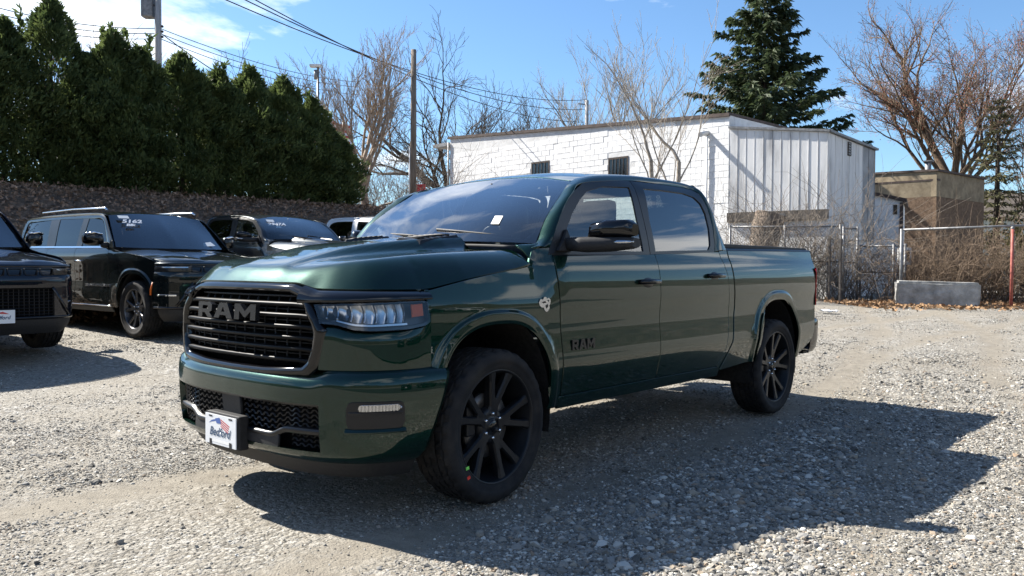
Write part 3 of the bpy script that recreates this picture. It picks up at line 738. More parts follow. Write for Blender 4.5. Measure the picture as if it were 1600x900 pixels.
    for y in (-.42, .42):
        for x in (1.38, 2.25):
            seat = empty('seat', (0, 0, 0)); seat.parent = T
            a = MB(); a.box((x, y, .98), (.52, .52, .18), bev=.06); a.build('cushion', MT['seat'], seat)
            a = MB(); a.box((x+.27, y, 1.30), (.16, .50, .62), rot=Matrix.Rotation(R(12), 3, 'Y'), bev=.06); a.build('backrest', MT['seat'], seat)
            a = MB(); a.box((x+.36, y, 1.68), (.10, .28, .18), bev=.04); a.build('headrest', MT['seat'], seat)
    sw = MB(); ring = [(1.02+.06*math.sin(t), -.42+.185*math.cos(t), 1.33+.175*math.sin(t)) for t in np.linspace(0, 2*math.pi, 33)]; sw.tube(ring, .016, 8, cap=False); sw.box((1.0, -.42, 1.33), (.05, .14, .10), bev=.02); sw.build('steering_wheel', MT['interior'], T)
    fl = MB(); fl.box((1.68, 0, .62), (2.1, 1.74, .28)); fl.build('cabin_floor', MT['interior'], T)
    rm = MB(); rm.box((.98, 0, 1.77), (.03, .24, .07), bev=.015); rm.tube([(1.0, 0, 1.80), (1.03, 0, 1.86)], .012, 6); rm.build('rear_view_mirror', SB, T)
    # ---- chassis
    ch = MB(); ch.box((2.0, 0, .47), (4.6, 1.30, .14)); ch.box((1.55, -.80, .475), (2.0, .22, .06)); ch.box((1.55, .80, .475), (2.0, .22, .06)); ch.build('chassis', MT['underbody'], T)
    for x in (0, 3.672):
        ax_ = MB(); ax_.tube([(x, -.78, .41), (x, .78, .41)], .055, 10); ax_.build('axle', MT['underbody'], T)
    ex = MB(); ex.tube([(1.2, .45, .36), (2.6, .42, .35), (3.3, .55, .40)], .045, 8); ex.build('exhaust_pipe', MT['disc'], T)
    # ---- bed
    tn = MB(); tn.box((3.675, 0, 1.452), (1.75, 1.80, .036), bev=.008); tn.build('tonneau_cover', MT['tonneau'], T)
    bf = MB(); bf.box((2.86, 0, 1.0), (.03, 1.86, .80)); bf.build('bed_front_wall', paint, T)
    tg = np.array([[(4.60+.015*math.sin(math.pi*(z-.62)/.82), y, z) for z in np.linspace(.62, 1.44, 14)] for y in np.linspace(-.86, .86, 20)])
    panel('tailgate', tg, paint, T, (1, 0, 0), .02)
    # rear bumper, wrapping the corners
    rb = []
    plan_r = crspline([(4.47, .985), (4.60, .985), (4.70, .965), (4.765, .90), (4.785, .70), (4.79, 0)], 40); plan_r = np.vstack([plan_r, plan_r[-2::-1]*np.array([1, -1])])
    for z, o_ in ((.48, -.05), (.52, -.015), (.60, 0), (.70, .004), (.77, 0), (.795, -.02), (.80, -.10)):
        cen_ = np.array([4.0, 0]); 
        rb.append([(x+o_*(1 if x > 4.5 else .2), y+(o_*np.sign(y) if abs(y) > .9 else 0)*.5, z) for x, y in plan_r])
    panel('rear_bumper', np.array(rb).transpose(1, 0, 2), GB, T, (1, 0, 0), .01)
    tow = MB(); tow.box((4.66, -.80, .462), (.16, .14, .03), bev=.008); tow.build('bumper_step', BP, T)
    # ---- nose: bumper
    xend = lambda z: -.372-(.77-z)*.36
    zs = np.array([.315, .335, .358, .378, .44, .50, .56, .608, .64, .68, .705, .725, .742, .752])
    offs = np.array([-.030, .004, .024, .034, .042, .047, .050, .052, .053, .052, .048, .036, .016, -.012])
    s_op = s_at_y(.655)
    half = np.r_[np.linspace(0, s_op, 22), np.linspace(s_op, 1, 2)[1:]*0+1]
    G = []
    for z, o_ in zip(zs, offs):
        se = s_at_x(max(-.60, min(-.362, xend(z))))
        ss = np.r_[np.linspace(0, s_op, 22), np.linspace(s_op, se, 24)[1:]]
        ss = np.r_[-ss[::-1], ss[1:]]
        rise = .026*smooth01((np.abs(ss)-s_at_y(.60))/.10)*smooth01((z-.60)/.14)
        q = nosept(ss, z+rise, np.full_like(ss, o_)); G.append(q)
    G = np.array(G).transpose(1, 0, 2); n_, m_ = G.shape[:2]; mask = np.ones((n_-1, m_-1), bool); c = (n_-1)//2
    mask[c-21:c+21, 3:7] = False
    bumper = grid_mask_panel('bumper', G, mask, paint, T)
    # black intake: recessed back, bars, mesh
    def nstrip(nm, s0, s1, z0, z1, o0, o1, mat, par, n=30, thick=.012, m=3):
        ss = np.linspace(s0, s1, n); Gq = np.stack([nosept(ss, z0+(z1-z0)*q, np.full(n, o0+(o1-o0)*q)) for q in np.linspace(0, 1, m)], 1)
        return panel(nm, Gq, mat, par, (-1, 0, 0), thick)
    ik = nstrip('intake_back', -s_op-.01, s_op+.01, .36, .62, -.045, -.045, MT['deep_black'], bumper, 40)
    nstrip('intake_top_bar', -s_op, s_op, .596, .612, .036, .048, SB, bumper, 40)
    # divider dips in the middle
    ss = np.linspace(-s_op, s_op, 61); dip = .040*(1-smooth01((np.abs(ss)-.34)/.12))
    Gq = np.stack([nosept(ss, z_-dip, np.full(61, o_)) for z_, o_ in ((.455, .022), (.470, .036), (.484, .034), (.490, .005))], 1)
    panel('intake_divider', Gq, SB, bumper, (-1, 0, .2), .01)
    ss = np.linspace(-.40, .40, 31)
    Gq = np.stack([nosept(ss, z_, np.full(31, o_)) for z_, o_ in ((.376, .03), (.40, .030), (.445, .026))], 1)
    panel('intake_lower_panel', Gq, BP, bumper, (-1, 0, 0), .01)
    nstrip('plate_backing', -.085, .085, .46, .60, .02, .034, BP, bumper, 8)
    for sg in (-1, 1):
        # honeycomb-like wavy mesh in each upper intake
        for r_i in range(5):
            z0 = .498+r_i*.0235; s0, s1 = .10, s_op-.01; w = MB(); pts = []
            for q in range(41):
                sv = s0+(s1-s0)*q/40
                x, y = nose(np.array([sv*sg]), .012); dz = -.03*(1-float(smooth01((sv-.34)/.12)))*(1-r_i/5)
                pts.append((float(x[0]), float(y[0]), z0+dz+.007*((q % 4 in (1, 2))*2-1)))
            w.tube(pts, .0042, 5, smooth=False); w.build('intake_mesh_bar', SB, bumper)
        for r_i in range(3):
            z0 = .398+r_i*.024; w = MB(); pts = []
            for q in range(17):
                sv = .47+(s_op-.01-.47)*q/16; x, y = nose(np.array([sv*sg]), .0); pts.append((float(x[0]), float(y[0]), z0+.006*((q % 4 in (1, 2))*2-1)))
            w.tube(pts, .004, 5, smooth=False); w.build('intake_mesh_bar', SB, bumper)
        # fog lamp pocket
        sf0, sf1 = sg*s_at_x(-.825), sg*s_at_x(-.625)
        def rstrip(nm, s0, s1, z0, z1, o_, mat, par, rad, n=32, m=7, zig=0.0, th=.004):
            ss = np.linspace(s0, s1, n); d_ = np.minimum(np.abs(ss-s0), np.abs(ss-s1)); k_ = np.clip(d_/rad, 0, 1); sh = rad*(1-np.sqrt(1-(1-k_)**2)); zc_ = (z0+z1)/2; hh_ = (z1-z0)/2-sh
            of = o_+zig*((np.arange(n) % 2)*2-1)
            return panel(nm, np.stack([nosept(ss, zc_+hh_*q, of) for q in np.linspace(-1, 1, m)], 1), mat, par, (-1, 0, 0), th)
        bz = rstrip('fog_lamp_bezel', sf0, sf1, .500, .626, .0565, SB, bumper, .028)
        nstrip('fog_pocket_lip', sf0*1.0-sg*.005, sf1+sg*.005, .484, .499, .065, .053, paint, bumper, 14, .004)
        fl_ = rstrip('fog_lamp', sf0+sg*.05, sf1-sg*.02, .584, .614, .0615, MT['fog_reflector'], bumper, .013, n=26, zig=.006, th=.002)
        rstrip('fog_lamp_lens', sf0+sg*.048, sf1-sg*.018, .582, .616, .0655, MT['lens'], fl_, .014, th=0)
        nstrip('pocket_ledge', sf0+sg*.012, sf1-sg*.012, .564, .577, .0575, .063, BP, bz, 14, .003)
    # air dam
    for sg in (-1, 1):
        sa = np.linspace(.0, s_at_x(-.53), 30)*sg
        Gq = np.stack([nosept(sa, z_, np.full(30, o_)) for z_, o_ in ((.235, -.09), (.27, -.06), (.318, -.028))], 1)
        panel('air_dam', Gq, BP, T, (-1, 0, 0), .01)
    # licence plate on its bracket
    lp = empty('license_plate', (0, 0, 0)); lp.parent = T
    xp = float(nose(np.array([0.0]), .085)[0][0]); pm = frame_mat((xp, .0, .415), (0, -1, 0), (0, .0, 1))
    bk = MB(); bk.box((xp+.035, .0, .415), (.06, .318, .176), bev=.01); bk.build('plate_bracket', BP, lp)
    def decal(mb_pts, nm, mat, z=.0):
        V = [pm @ Vector((a, b, z)) for a, b in mb_pts]; q = MB(); q.add(V, [tuple(range(len(V)))]); return q.build(nm, mat, lp, fixn=False)
    def rect(a0, b0, a1, b1): return [(a0, b0), (a1, b0), (a1, b1), (a0, b1)]
    # local x axis runs to the truck's left as seen from the front: mirror handled by frame
    pl = MB(); pl.prism(rect(-.150, -.078, .150, .078), .0, .006, lambda a, b, q: pm @ Vector((a, b, q))); pl.build('plate', MT['white_plastic'], lp)
    for a in (-.095, .10):
        decal(rect(a-.012, -.082, a+.012, -.052), 'plate_clip', BP, .0072)
        decal(rect(a-.018, .064, a+.018, .072), 'plate_clip', BP, .0072)
    decal(rect(-.10, -.066, .085, -.050), 'plate_strip', MT['white_paper'], .0066)
    decal([(-.115, .028), (-.085, .046), (-.04, .056), (-.01, .050), (-.05, .044), (-.09, .036)], 'flag_swoosh', MT['blue_print'], .0065)
    decal([(-.05, .058), (-.005, .066), (.01, .036), (-.035, .034)], 'flag_canton', MT['blue_print'], .0070)
    for q in range(4):
        b0 = .060-q*.011; decal([(.005, b0), (.09-q*.004, b0-.028), (.088-q*.004, b0-.034), (.003, b0-.005)], 'flag_stripe', MT['red_print'], .0067)
    tm = text_mesh('Bedford', .062, .0, .0012, .28, xs=1.0); tm.transform(pm @ Matrix.Translation((-.005, -.012, .0074))); tm.materials.append(MT['navy']); obj('plate_lettering', tm, lp)
    # ---- grille
    gr = empty('grille', (0, 0, 0)); gr.parent = T
    def gy(A, off=0.0):
        A = np.asarray(A, float); ss = np.sign(A[..., 0])*np.interp(np.abs(A[..., 0]), _plan[:, 1], _pl)
        zz_ = A[..., 1]; o_ = off+.012-.055*np.clip((zz_-1.02)/.16, 0, 1)**1.5
        x, y = nose(ss, o_); return np.stack([x, y, zz_], -1)
    ho = [(0, 1.186), (.25, 1.186), (.45, 1.184), (.535, 1.160), (.588, 1.10), (.640, 1.0), (.672, .965), (.650, .87), (.630, .775), (.585, .732), (.30, .722), (0, .720)]
    hi = [(0, 1.142), (.25, 1.142), (.43, 1.138), (.50, 1.118), (.548, 1.07), (.596, .99), (.604, .94), (.596, .87), (.572, .812), (.54, .785), (.28, .768), (0, .765)]
    fo_ = np.array(ho+[(-a, b) for a, b in ho[-2:0:-1]]); fi_ = np.array(hi+[(-a, b) for a, b in hi[-2:0:-1]])
    def gfn(A): 
        return gy(A, 0.0)
    O, I = fo_, fi_; rowsA = []
    for q, of in ((0, -.004), (.12, .012), (.5, .022), (.85, .014), (1.0, -.012), (1.0, -.05)):
        def subd(A, k=5):
            return np.array([A[i]+(A[(i+1) % len(A)]-A[i])*t/k for i in range(len(A)) for t in range(k)])
        rowsA.append(gy(subd(O+(I-O)*q), of))
    Gq = np.stack(rowsA, 1); Gq = np.concatenate([Gq, Gq[:1]], 0)
    panel('grille_surround', Gq, GB, gr, (-1, 0, 0), .0)
    # back + slats + ribs
    bkp = np.array([[(*gy(np.array([y, z]), -.085),) for z in (.74, .95, 1.15)] for y in np.linspace(-.60, .60, 25)]).reshape(25, 3, 3)
    panel('grille_back', bkp, MT['deep_black'], gr, (-1, 0, 0), 0)
    hw_ = lambda z: float(np.interp(z, [b for a, b in hi[::-1]], [max(a, .45) for a, b in hi[::-1]]))+.012
    for k in range(6):
        z = .812+k*.0545; W_ = min(hw_(z), .615); ys = np.linspace(-W_, W_, 41)
        prof = [(-.050, -.010), (-.012, -.014), (.002, -.010), (.008, 0), (.004, .008), (-.015, .011), (-.050, .006)]
        rows_ = []
        for o_, dz in prof:
            A = np.stack([ys, np.full(41, z+dz)], -1); e_ = np.clip((np.abs(ys)-(W_-.07))/.07, 0, 1)
            rows_.append(gy(A, o_-.004)+np.stack([0*ys, 0*ys, -.006*e_+dz*.25*e_], -1))
        panel('slat', np.stack(rows_, 1), MT['slat_black'], gr, (-1, 0, 0), 0)
        if k < 5:
            z2 = z+.0265; W2 = min(hw_(z2), .61); ys = np.linspace(-W2, W2, 31)
            tb = MB(); tb.tube(gy(np.stack([ys, np.full(31, z2)], -1), -.045), .0045, 5); tb.build('thin_bar', BP, gr)
    for k in range(14):
        y = -.585+k*.09; zz_ = [1.13 if abs(y) < .47 else 1.03, .79]
        rb_ = MB(); rb_.tube([tuple(gy(np.array([y, z]), -.04)) for z in np.linspace(zz_[0], zz_[1], 8)], .0055, 5); rb_.build('rib', BP, gr)
    for q in (1.122,):
        ys = np.linspace(-.46, .46, 31); tb = MB(); tb.tube(gy(np.stack([ys, np.full(31, q)], -1), -.03), .006, 5); tb.build('thin_bar', BP, gr)
    xg = float(gy(np.array([0.0, 1.03]), .0)[0])
    H_ = .080
    def lm(a):
        y = .300-a*2.12; x = float(gy(np.array([y-.09, 1.03]), 0.0)[0])-.016
        return frame_mat((x, y, .995), (-.04*np.sign(y-.09)*min(1, abs(y-.09)*4), -1, 0), (.06, 0, 1)) @ Matrix.Diagonal((2.12, 1, 1, 1))
    ram_word(gr, lm, H_, .026, MT['emblem'], .13)
    # ---- headlights, brows, corner panels
    for sg in (-1, 1):
        s0 = s_at_y(.572); s1 = s_at_x(-.470)
        hl = empty('headlight', (0, 0, 0)); hl.parent = T
        def hgrid(o_, n=34, m=8, sa=0.0, sb=1.0, ta=0.0, tb=1.0):
            tt = np.linspace(sa, sb, n); Gq = []
            for q in np.linspace(ta, tb, m):
                top = np.interp(tt, [0, .5, .95, 1], [1.088, 1.097, 1.107, 1.095]); bot = np.interp(tt, [0, .22, .36, .5, .8, .96, 1.0], [.998, .992, .968, .962, .968, .982, 1.0])
                sh_ = .018*(1-q)*(1-tt)          # inner edge slants
                ss = (s0+(s1-s0)*tt+sh_*1.2)*sg
                Gq.append(nosept(ss, bot+(top-bot)*q, np.full(n, o_)-.022*q))
            return np.array(Gq).transpose(1, 0, 2)
        panel('lens', hgrid(.016), MT['lens'], hl, (-1, -.3, 0), 0)
        panel('lamp_housing', hgrid(-.045), MT['lamp_dark'], hl, (-1, 0, 0), 0)
        panel('lamp_bezel', hgrid(.0, ta=-.02, tb=.09), GB, hl, (-1, 0, 0), .012)
        panel('lamp_bezel', hgrid(.002, ta=.93, tb=1.02), GB, hl, (-1, 0, 0), .012)
        for k, (a, b) in enumerate(((.03, .10), (.11, .20), (.22, .32), (.335, .43), (.44, .53), (.54, .62), (.63, .70), (.71, .78))):
            Gq = hgrid(-.02, 8, 8, a, b, .22, .92); Gq[..., 0] += (.022*np.sin(np.linspace(0, math.pi, 8)))[:, None]+(.012*np.sin(np.linspace(0, math.pi*1.0, 8)))[None]
            panel('reflector', Gq, MT['lamp_reflector'], hl, (-1, 0, 0), .006)
        panel('reflector_bar', hgrid(.0, 16, 3, .22, .80, .14, .21), MT['lamp_reflector'], hl, (-1, 0, 0), .006)
        panel('side_marker', hgrid(.004, 8, 4, .85, .95, .40, .84), MT['amber'], hl, (-1, 0, 0), .006)
        ss = np.linspace(s_at_y(.515), s_at_x(-.462), 34)*sg; Gq = []
        for q, o_ in ((0, .018), (.25, .020), (.6, .006), (.9, -.022), (1, -.045)):
            z0 = np.interp(np.abs(ss), [s_at_y(.515), s0+.05, s1], [1.092, 1.098, 1.112]); z1 = np.interp(np.abs(ss), [s_at_y(.515), s_at_y(.60), s1], [1.178, 1.156, 1.152])
            Gq.append(nosept(ss, z0+(z1-z0)*q, np.full(34, o_)))
        panel('lamp_brow', np.array(Gq).transpose(1, 0, 2), GB, T, (-1, sg*.3, .2), .012)
        # painted corner below the lamp
        Gq = []
        for q in np.linspace(0, 1, 10):
            sa = s_at_y(.632)+(s_at_y(.668)-s_at_y(.632))*q**1.5; sb = s_at_x(-.4575); ss = np.linspace(sa, sb, 30)
            tt = (ss-s0)/(s1-s0); topz = np.interp(tt, [0, .22, .36, .5, .8, .96, 1.04], [.985, .978, .956, .950, .956, .972, 1.06]); botz = .772
            zq = botz+(topz-botz)*q
            of = np.interp(q, [0, .75, .93, 1], [.012, .012, .006, -.006])
            Gq.append(nosept(ss*sg, zq, np.full(30, of)*np.interp(ss, [sa, sb-.15, sb], [1, .8, .0])))
        panel('fascia_corner', np.array(Gq).transpose(1, 0, 2), paint, T, (-1, sg*.3, 0), .012)
        Gq = []
        for z in np.linspace(1.02, 1.155, 6):
            ss = np.linspace(s_at_x(-.474)+(.0 if z < 1.10 else 0), s_at_x(-.457), 4); Gq.append(nosept(ss*sg, z, np.full(4, -.004-.02*max(0, (z-1.08)/.07))))
        panel('fender_front_edge', np.array(Gq).transpose(1, 0, 2), paint, T, (-1, sg, 0), .012)
    # ---- wheels
    make_wheel('wheel', T, (0, -.862, .412), -1, R(2.2), marks=True); make_wheel('wheel', T, (0, .862, .412), 1, R(2.2))
    make_wheel('wheel', T, (3.672, -.862, .412), -1); make_wheel('wheel', T, (3.672, .862, .412), 1)
    return T
MT['fog_reflector'] = pbr('fog_reflector', (.55, .55, .56), .22, 1.0)
MT['tonneau'] = noisy('tonneau_vinyl', (0.02, 0.02, 0.021), (0.032, 0.032, 0.034), 40, 0.6, 0.2, 300, bdist=0.001)
MT['emblem'] = pbr('grey_emblem', (0.014, 0.0145, 0.016), 0.26, 0.2)
TRUCK = build_truck(MT['green'])
tag(TRUCK, 'dark green crew cab pickup truck with black grille and wheels on gravel', 'pickup truck')
# ================================================================ parked cars behind (noses towards -y)
def override_paint(root, old, new):
    for ch in root.children_recursive:
        if ch.type == 'MESH' and ch.data.materials and ch.data.materials[0] == old:
            ch.material_slots[0].link = 'OBJECT'; ch.material_slots[0].material = new
def park(root, local, world, rz):
    "put the root so that local point (in the vehicle) lands on world (x, y); rest on the ground"
    c, s = math.cos(rz), math.sin(rz)
    x = world[0]-(c*local[0]-s*local[1]); y = world[1]-(s*local[0]+c*local[1])
    fx, fy = x-s*1.8*0+c*1.8, y+s*1.8
    root.location = (x, y, gz(fx, fy)); root.rotation_euler = (0, 0, rz)
    return root

MT['chalk'] = pbr('white_window_marker', (0.8, 0.8, 0.8), 0.8)
def build_suv(name, paint, plate=False, marker=True, lettering=None, rails=True, chalk=None):
    T = empty(name); GB, SB, BP = MT['gloss_black'], MT['satin_black'], MT['black_plastic']
    XR = 3.12
    fa = arch_curve(0, .435, .92, zc=.42); ra = arch_curve(XR, .435, .92, zc=.42)
    dn = [resample(fa, 80), resample(ra, 80)]
    w0 = pchip([.34, .42, .52, .62, .80, 1.0, 1.12, 1.20, 1.26, 1.32, 1.40, 1.55, 1.70, 1.80, 1.86, 1.90], [.95, .985, .995, .995, .985, .995, 1.005, 1.0, .985, .955, .93, .893, .850, .815, .765, .69])
    def sw(x, z, fl=True):
        x = np.asarray(x, float); z = np.asarray(z, float); w = w0(z)-.07*np.clip((0-x)/.55, 0, 2)**2-.06*np.clip((x-3.3)/1.0, 0, 1.5)**2
        if fl:
            p = np.stack([x.ravel(), z.ravel()], -1); d = np.full(len(p), 9.0)
            for A in dn: d = np.minimum(d, np.sqrt(((p[:, None]-A[None])**2).sum(-1)).min(1))
            w = w+.018*(1-smooth01((d.reshape(w.shape)-.05)/.03))
        return w
    def S(P, s, off=0., fl=True):
        P = np.asarray(P, float); return np.stack([P[..., 0], s*(sw(P[..., 0], P[..., 1], fl)+off), P[..., 1]], -1)
    def sp(nm, b, t, l, r, mat, s, m=20, u=None, par=None, off=0., fl=True, skirt=.012):
        b = np.asarray(b, float); t = np.asarray(t, float); v = np.linspace(0, 1, m)
        l = resample(np.asarray(l, float), m); r = resample(np.asarray(r, float), m)
        l = l+np.outer(1-v, b[0]-l[0])+np.outer(v, t[0]-l[-1]); r = r+np.outer(1-v, b[-1]-r[0])+np.outer(v, t[-1]-r[-1])
        return panel(nm, S(coons(b, t, l, r, u, v), s, off, fl), mat, par or T, (0, s, 0), skirt)
    def uof(b):
        L = np.r_[0, np.cumsum(np.linalg.norm(np.diff(b, axis=0), axis=1))]; u = .35*L/L[-1]+.65*(b[:, 0]-b[0, 0])/(b[-1, 0]-b[0, 0]); u = np.maximum.accumulate(u); return (u-u[0])/(u[-1]-u[0])
    belt = lambda x: np.interp(x, [-.6, .55, 4.3], [1.185, 1.295, 1.335])
    def ln(x0, z0, x1, z1, n=20): return np.stack([np.linspace(x0, x1, n), np.linspace(z0, z1, n)], -1)
    plan = crspline([(-.945, 0), (-.94, .3), (-.92, .55), (-.875, .73), (-.79, .85), (-.66, .918), (-.5, .945), (-.40, .96)], 160)
    pl = np.r_[0, np.cumsum(np.linalg.norm(np.diff(plan, axis=0), axis=1))]; tn = np.gradient(plan, axis=0); tn /= np.linalg.norm(tn, axis=1, keepdims=True); nr = np.stack([-tn[:, 1], tn[:, 0]], -1)
    def ns(s, z, off):
        s = np.asarray(s, float); a = np.abs(s); g = np.where(s < 0, -1., 1.)
        x = np.interp(a, pl, plan[:, 0])+np.interp(a, pl, nr[:, 0])*off; y = np.interp(a, pl, plan[:, 1])+np.interp(a, pl, nr[:, 1])*off
        return np.stack([x, g*y, np.broadcast_to(z, x.shape)], -1)
    sx = lambda x: float(np.interp(x, plan[:, 0], pl)); sy = lambda y: float(np.interp(y, plan[:, 1], pl))
    def wrap(nm, s0, s1, rows, mat, par=None, n=40, th=.01):
        ss = np.linspace(s0, s1, n); return panel(nm, np.stack([ns(ss, z, np.full(n, o)) for z, o in rows], 1), mat, par or T, (-1, 0, 0), th)
    for s in (-1, 1):
        b = np.vstack([[(-.52, .60), (-.44, .60)], arch_curve(0, .435, .92, zc=.42, z0=.60), [(.5, .42), (.70, .42)]]); u = uof(b)
        f = sp('fender', b, resample(np.array([(-.52, 1.10), (-.3, 1.165), (.0, 1.20), (.35, 1.235), (.52, 1.265), (.60, 1.30), (.70, 1.305)]), u), [(-.52, .6), (-.52, 1.1)], [(.70, .42), (.70, 1.305)], paint, s, 26, u)
        if marker:
            mk = MB(); pts = [(-.435-.03, .80), (-.452, .70), (-.452, .62)]
            mk.tube([(x, s*(float(sw(np.array([x]), np.array([z]))[0])+.002), z) for x, z in pts], .014, 6); mk.build('side_marker', MT['amber'], f)
        d1 = sp('front_door', ln(.71, .42, 1.78, .42), np.stack([np.linspace(.71, 1.78, 20), belt(np.linspace(.71, 1.78, 20))], -1), [(.71, .42), (.71, 1.3)], [(1.78, .42), (1.78, 1.3)], paint, s, 26)
        d2 = sp('rear_door', ln(1.79, .42, 2.60, .42), np.stack([np.linspace(1.79, 2.78, 20), belt(np.linspace(1.79, 2.78, 20))], -1), [(1.79, .42), (1.79, 1.3)], [(2.60, .42), (2.66, .7), (2.78, .98), (2.78, 1.32)], paint, s, 26)
        b = np.vstack([[(2.61, .42), (2.65, .42)], ra, [(3.75, .44), (4.3, .52), (4.42, .60)]]); u = uof(b)
        sp('rear_quarter', b, np.stack([2.79+(4.36-2.79)*u, belt(2.79+1.57*u)], -1), [(2.61, .42), (2.67, .7), (2.79, .98), (2.79, 1.32)], [(4.42, .6), (4.44, .9), (4.36, 1.335)], paint, s, 26, u)
        ch = sp('sill_trim', ln(.62, .345, 2.60, .345), ln(.62, .415, 2.60, .415), [(.62, .345), (.62, .415)], [(2.60, .345), (2.60, .415)], BP, s, 5, off=-.004)
        sp('sill_strip', ln(.64, .425, 2.58, .425), ln(.64, .437, 2.58, .437), [(.64, .425), (.64, .437)], [(2.58, .425), (2.58, .437)], MT['chrome'], s, 3, par=ch, off=.006, skirt=.006)
        for d, hx in ((d1, 1.62), (d2, 2.60)):
            wv = float(sw(np.array([hx]), np.array([1.10]))[0]); h = MB(); h.tube([(hx-.10, s*(wv-.004), 1.10), (hx-.08, s*(wv+.03), 1.10), (hx+.08, s*(wv+.03), 1.105), (hx+.10, s*(wv-.004), 1.105)], .014, 8); h.build('handle', MT['chrome'], d)
        if lettering:
            tm = text_mesh(lettering, .055, .003, .001, xs=1.5); wv = float(sw(np.array([1.0]), np.array([.72]))[0])
            tm.transform(Matrix.Translation((1.05, s*(wv+.006), .735)) @ Matrix.Rotation(0 if s < 0 else math.pi, 4, 'Z') @ Matrix.Rotation(R(90), 4, 'X')); tm.materials.append(MT['silver']); obj('door_lettering', tm, d1)
        # windows
        def gl(nm, bot, top, l, r, mat, par): panel(nm, S(coons(resample(np.array(bot), 12), resample(np.array(top), 12), resample(np.array(l), 10), resample(np.array(r), 10)), s, -.004, False), mat, par, (0, s, 0), 0)
        gl('window_glass', [(.80, 1.315), (1.66, 1.325)], [(1.20, 1.735), (1.66, 1.775)], [(.80, 1.315), (1.02, 1.60), (1.20, 1.735)], [(1.66, 1.325), (1.66, 1.775)], MT['suv_glass'], d1)
        gl('window_glass', [(1.80, 1.327), (2.60, 1.335)], [(1.80, 1.78), (2.68, 1.78)], [(1.80, 1.327), (1.80, 1.78)], [(2.60, 1.335), (2.68, 1.78)], MT['suv_glass'], d2)
        gl('quarter_glass', [(2.85, 1.345), (3.95, 1.36)], [(2.95, 1.78), (3.88, 1.75)], [(2.85, 1.345), (2.95, 1.78)], [(3.95, 1.36), (3.88, 1.75)], MT['suv_glass'], T)
        # window surround strip (outer = roof rail, inner = window line)
        o = crspline(np.array([(.60, 1.30, 0), (.72, 1.42, 0), (.98, 1.66, 0), (1.18, 1.80, 0), (1.5, 1.845, 0), (2.5, 1.865, 0), (3.6, 1.855, 0), (4.05, 1.82, 0), (4.22, 1.62, 0), (4.33, 1.345, 0)]), 80)[:, :2]
        i = crspline(np.array([(.78, 1.305, 0), (.82, 1.33, 0), (1.03, 1.60, 0), (1.20, 1.74, 0), (1.5, 1.765, 0), (2.5, 1.785, 0), (3.6, 1.775, 0), (3.89, 1.755, 0), (3.95, 1.60, 0), (3.98, 1.345, 0)]), 80)[:, :2]
        panel('cab_frame', np.stack([S(o+(i-o)*q, s, .004+.010*math.sin(math.pi*q), False) for q in np.linspace(0, 1, 5)], 1), paint, T, (0, s, 0), .01)
        for x0, x1, x2, x3 in ((1.64, 1.82, 1.64, 1.82), (2.58, 2.88, 2.66, 2.98)):
            sp('pillar', ln(x0, 1.30, x1, 1.30, 6), ln(x2, 1.80, x3, 1.80, 6), [(x0, 1.30), (x2, 1.80)], [(x1, 1.30), (x3, 1.80)], SB, s, 8, fl=False, off=.003)
        bz = np.stack([np.linspace(.78, 3.98, 30), belt(np.linspace(.78, 3.98, 30))], -1)
        tr = panel('belt_trim', np.stack([S(bz+[0, dz], s, .008, False) for dz in (.002, .022)], 1), MT['chrome'], T, (0, s, 0), .006)
        if rails:
            rr = MB(); rr.tube([(1.25, s*.74, 1.885), (1.32, s*.735, 1.925), (2.4, s*.735, 1.945), (3.5, s*.735, 1.93), (3.6, s*.74, 1.895)], .018, 8); rr.build('roof_rail', MT['chrome'] if marker else SB, T)
        mr = empty('side_mirror'); mr.parent = T
        a = MB(); a.tube([(.80, s*.94, 1.335), (.83, s*1.04, 1.345)], [.05, .04], 8); a.build('mirror_arm', BP, mr)
        V = []; F = []; kk = 12
        for (x, y), hz, dp, zc in (((.84, 1.01), .045, .04, 1.40), ((.85, 1.03), .085, .07, 1.42), ((.88, 1.13), .105, .085, 1.435), ((.92, 1.22), .095, .07, 1.435), ((.94, 1.25), .06, .04, 1.43)):
            for j in range(kk):
                q = 2*math.pi*j/kk; V.append((x+dp*np.sign(math.cos(q))*abs(math.cos(q))**.7, s*y, zc+hz*np.sign(math.sin(q))*abs(math.sin(q))**.7))
        F = [(i_*kk+j, i_*kk+(j+1) % kk, (i_+1)*kk+(j+1) % kk, (i_+1)*kk+j) for i_ in range(4) for j in range(kk)]+[tuple(range(kk)), tuple(4*kk+j for j in range(kk))]
        mb = MB(); mb.add(V, F, True); mb.build('mirror_shell', GB, mr)
        cp = MB(); cp.tube([(.80, s*1.03, 1.50), (.81, s*1.15, 1.525), (.86, s*1.23, 1.50)], .016, 6); cp.build('mirror_trim', MT['chrome'], mr)
        for cx_ in (0, XR):
            lin = MB(); th = np.linspace(-.2, math.pi+.2, 24); V = [(cx_+.455*math.cos(t), s*y, .42+.52*math.sin(t)) for y in (.4, .96) for t in th]
            lin.add(V, [(j, j+1, 24+j+1, 24+j) for j in range(23)], True); lin.add([(cx_, s*.4, .3)]+[(cx_+.455*math.cos(t), s*.4, .42+.52*math.sin(t)) for t in th], [(0, j, j+1) for j in range(1, 24)]); lin.build('wheel_liner', MT['liner'], T)
        make_wheel('wheel', T, (0, s*.85, .408), s, 0, rim_r=.292, tyre_r=.411, half_w=.14, seg=90, mats=('tyre', 'rim_grey')); make_wheel('wheel', T, (XR, s*.85, .408), s, 0, rim_r=.292, tyre_r=.411, half_w=.14, seg=90, mats=('tyre', 'rim_grey'))
    # hood
    zf = pchip([-.95, -.80, -.5, 0, .55], [1.075, 1.125, 1.185, 1.245, 1.29])
    G = []
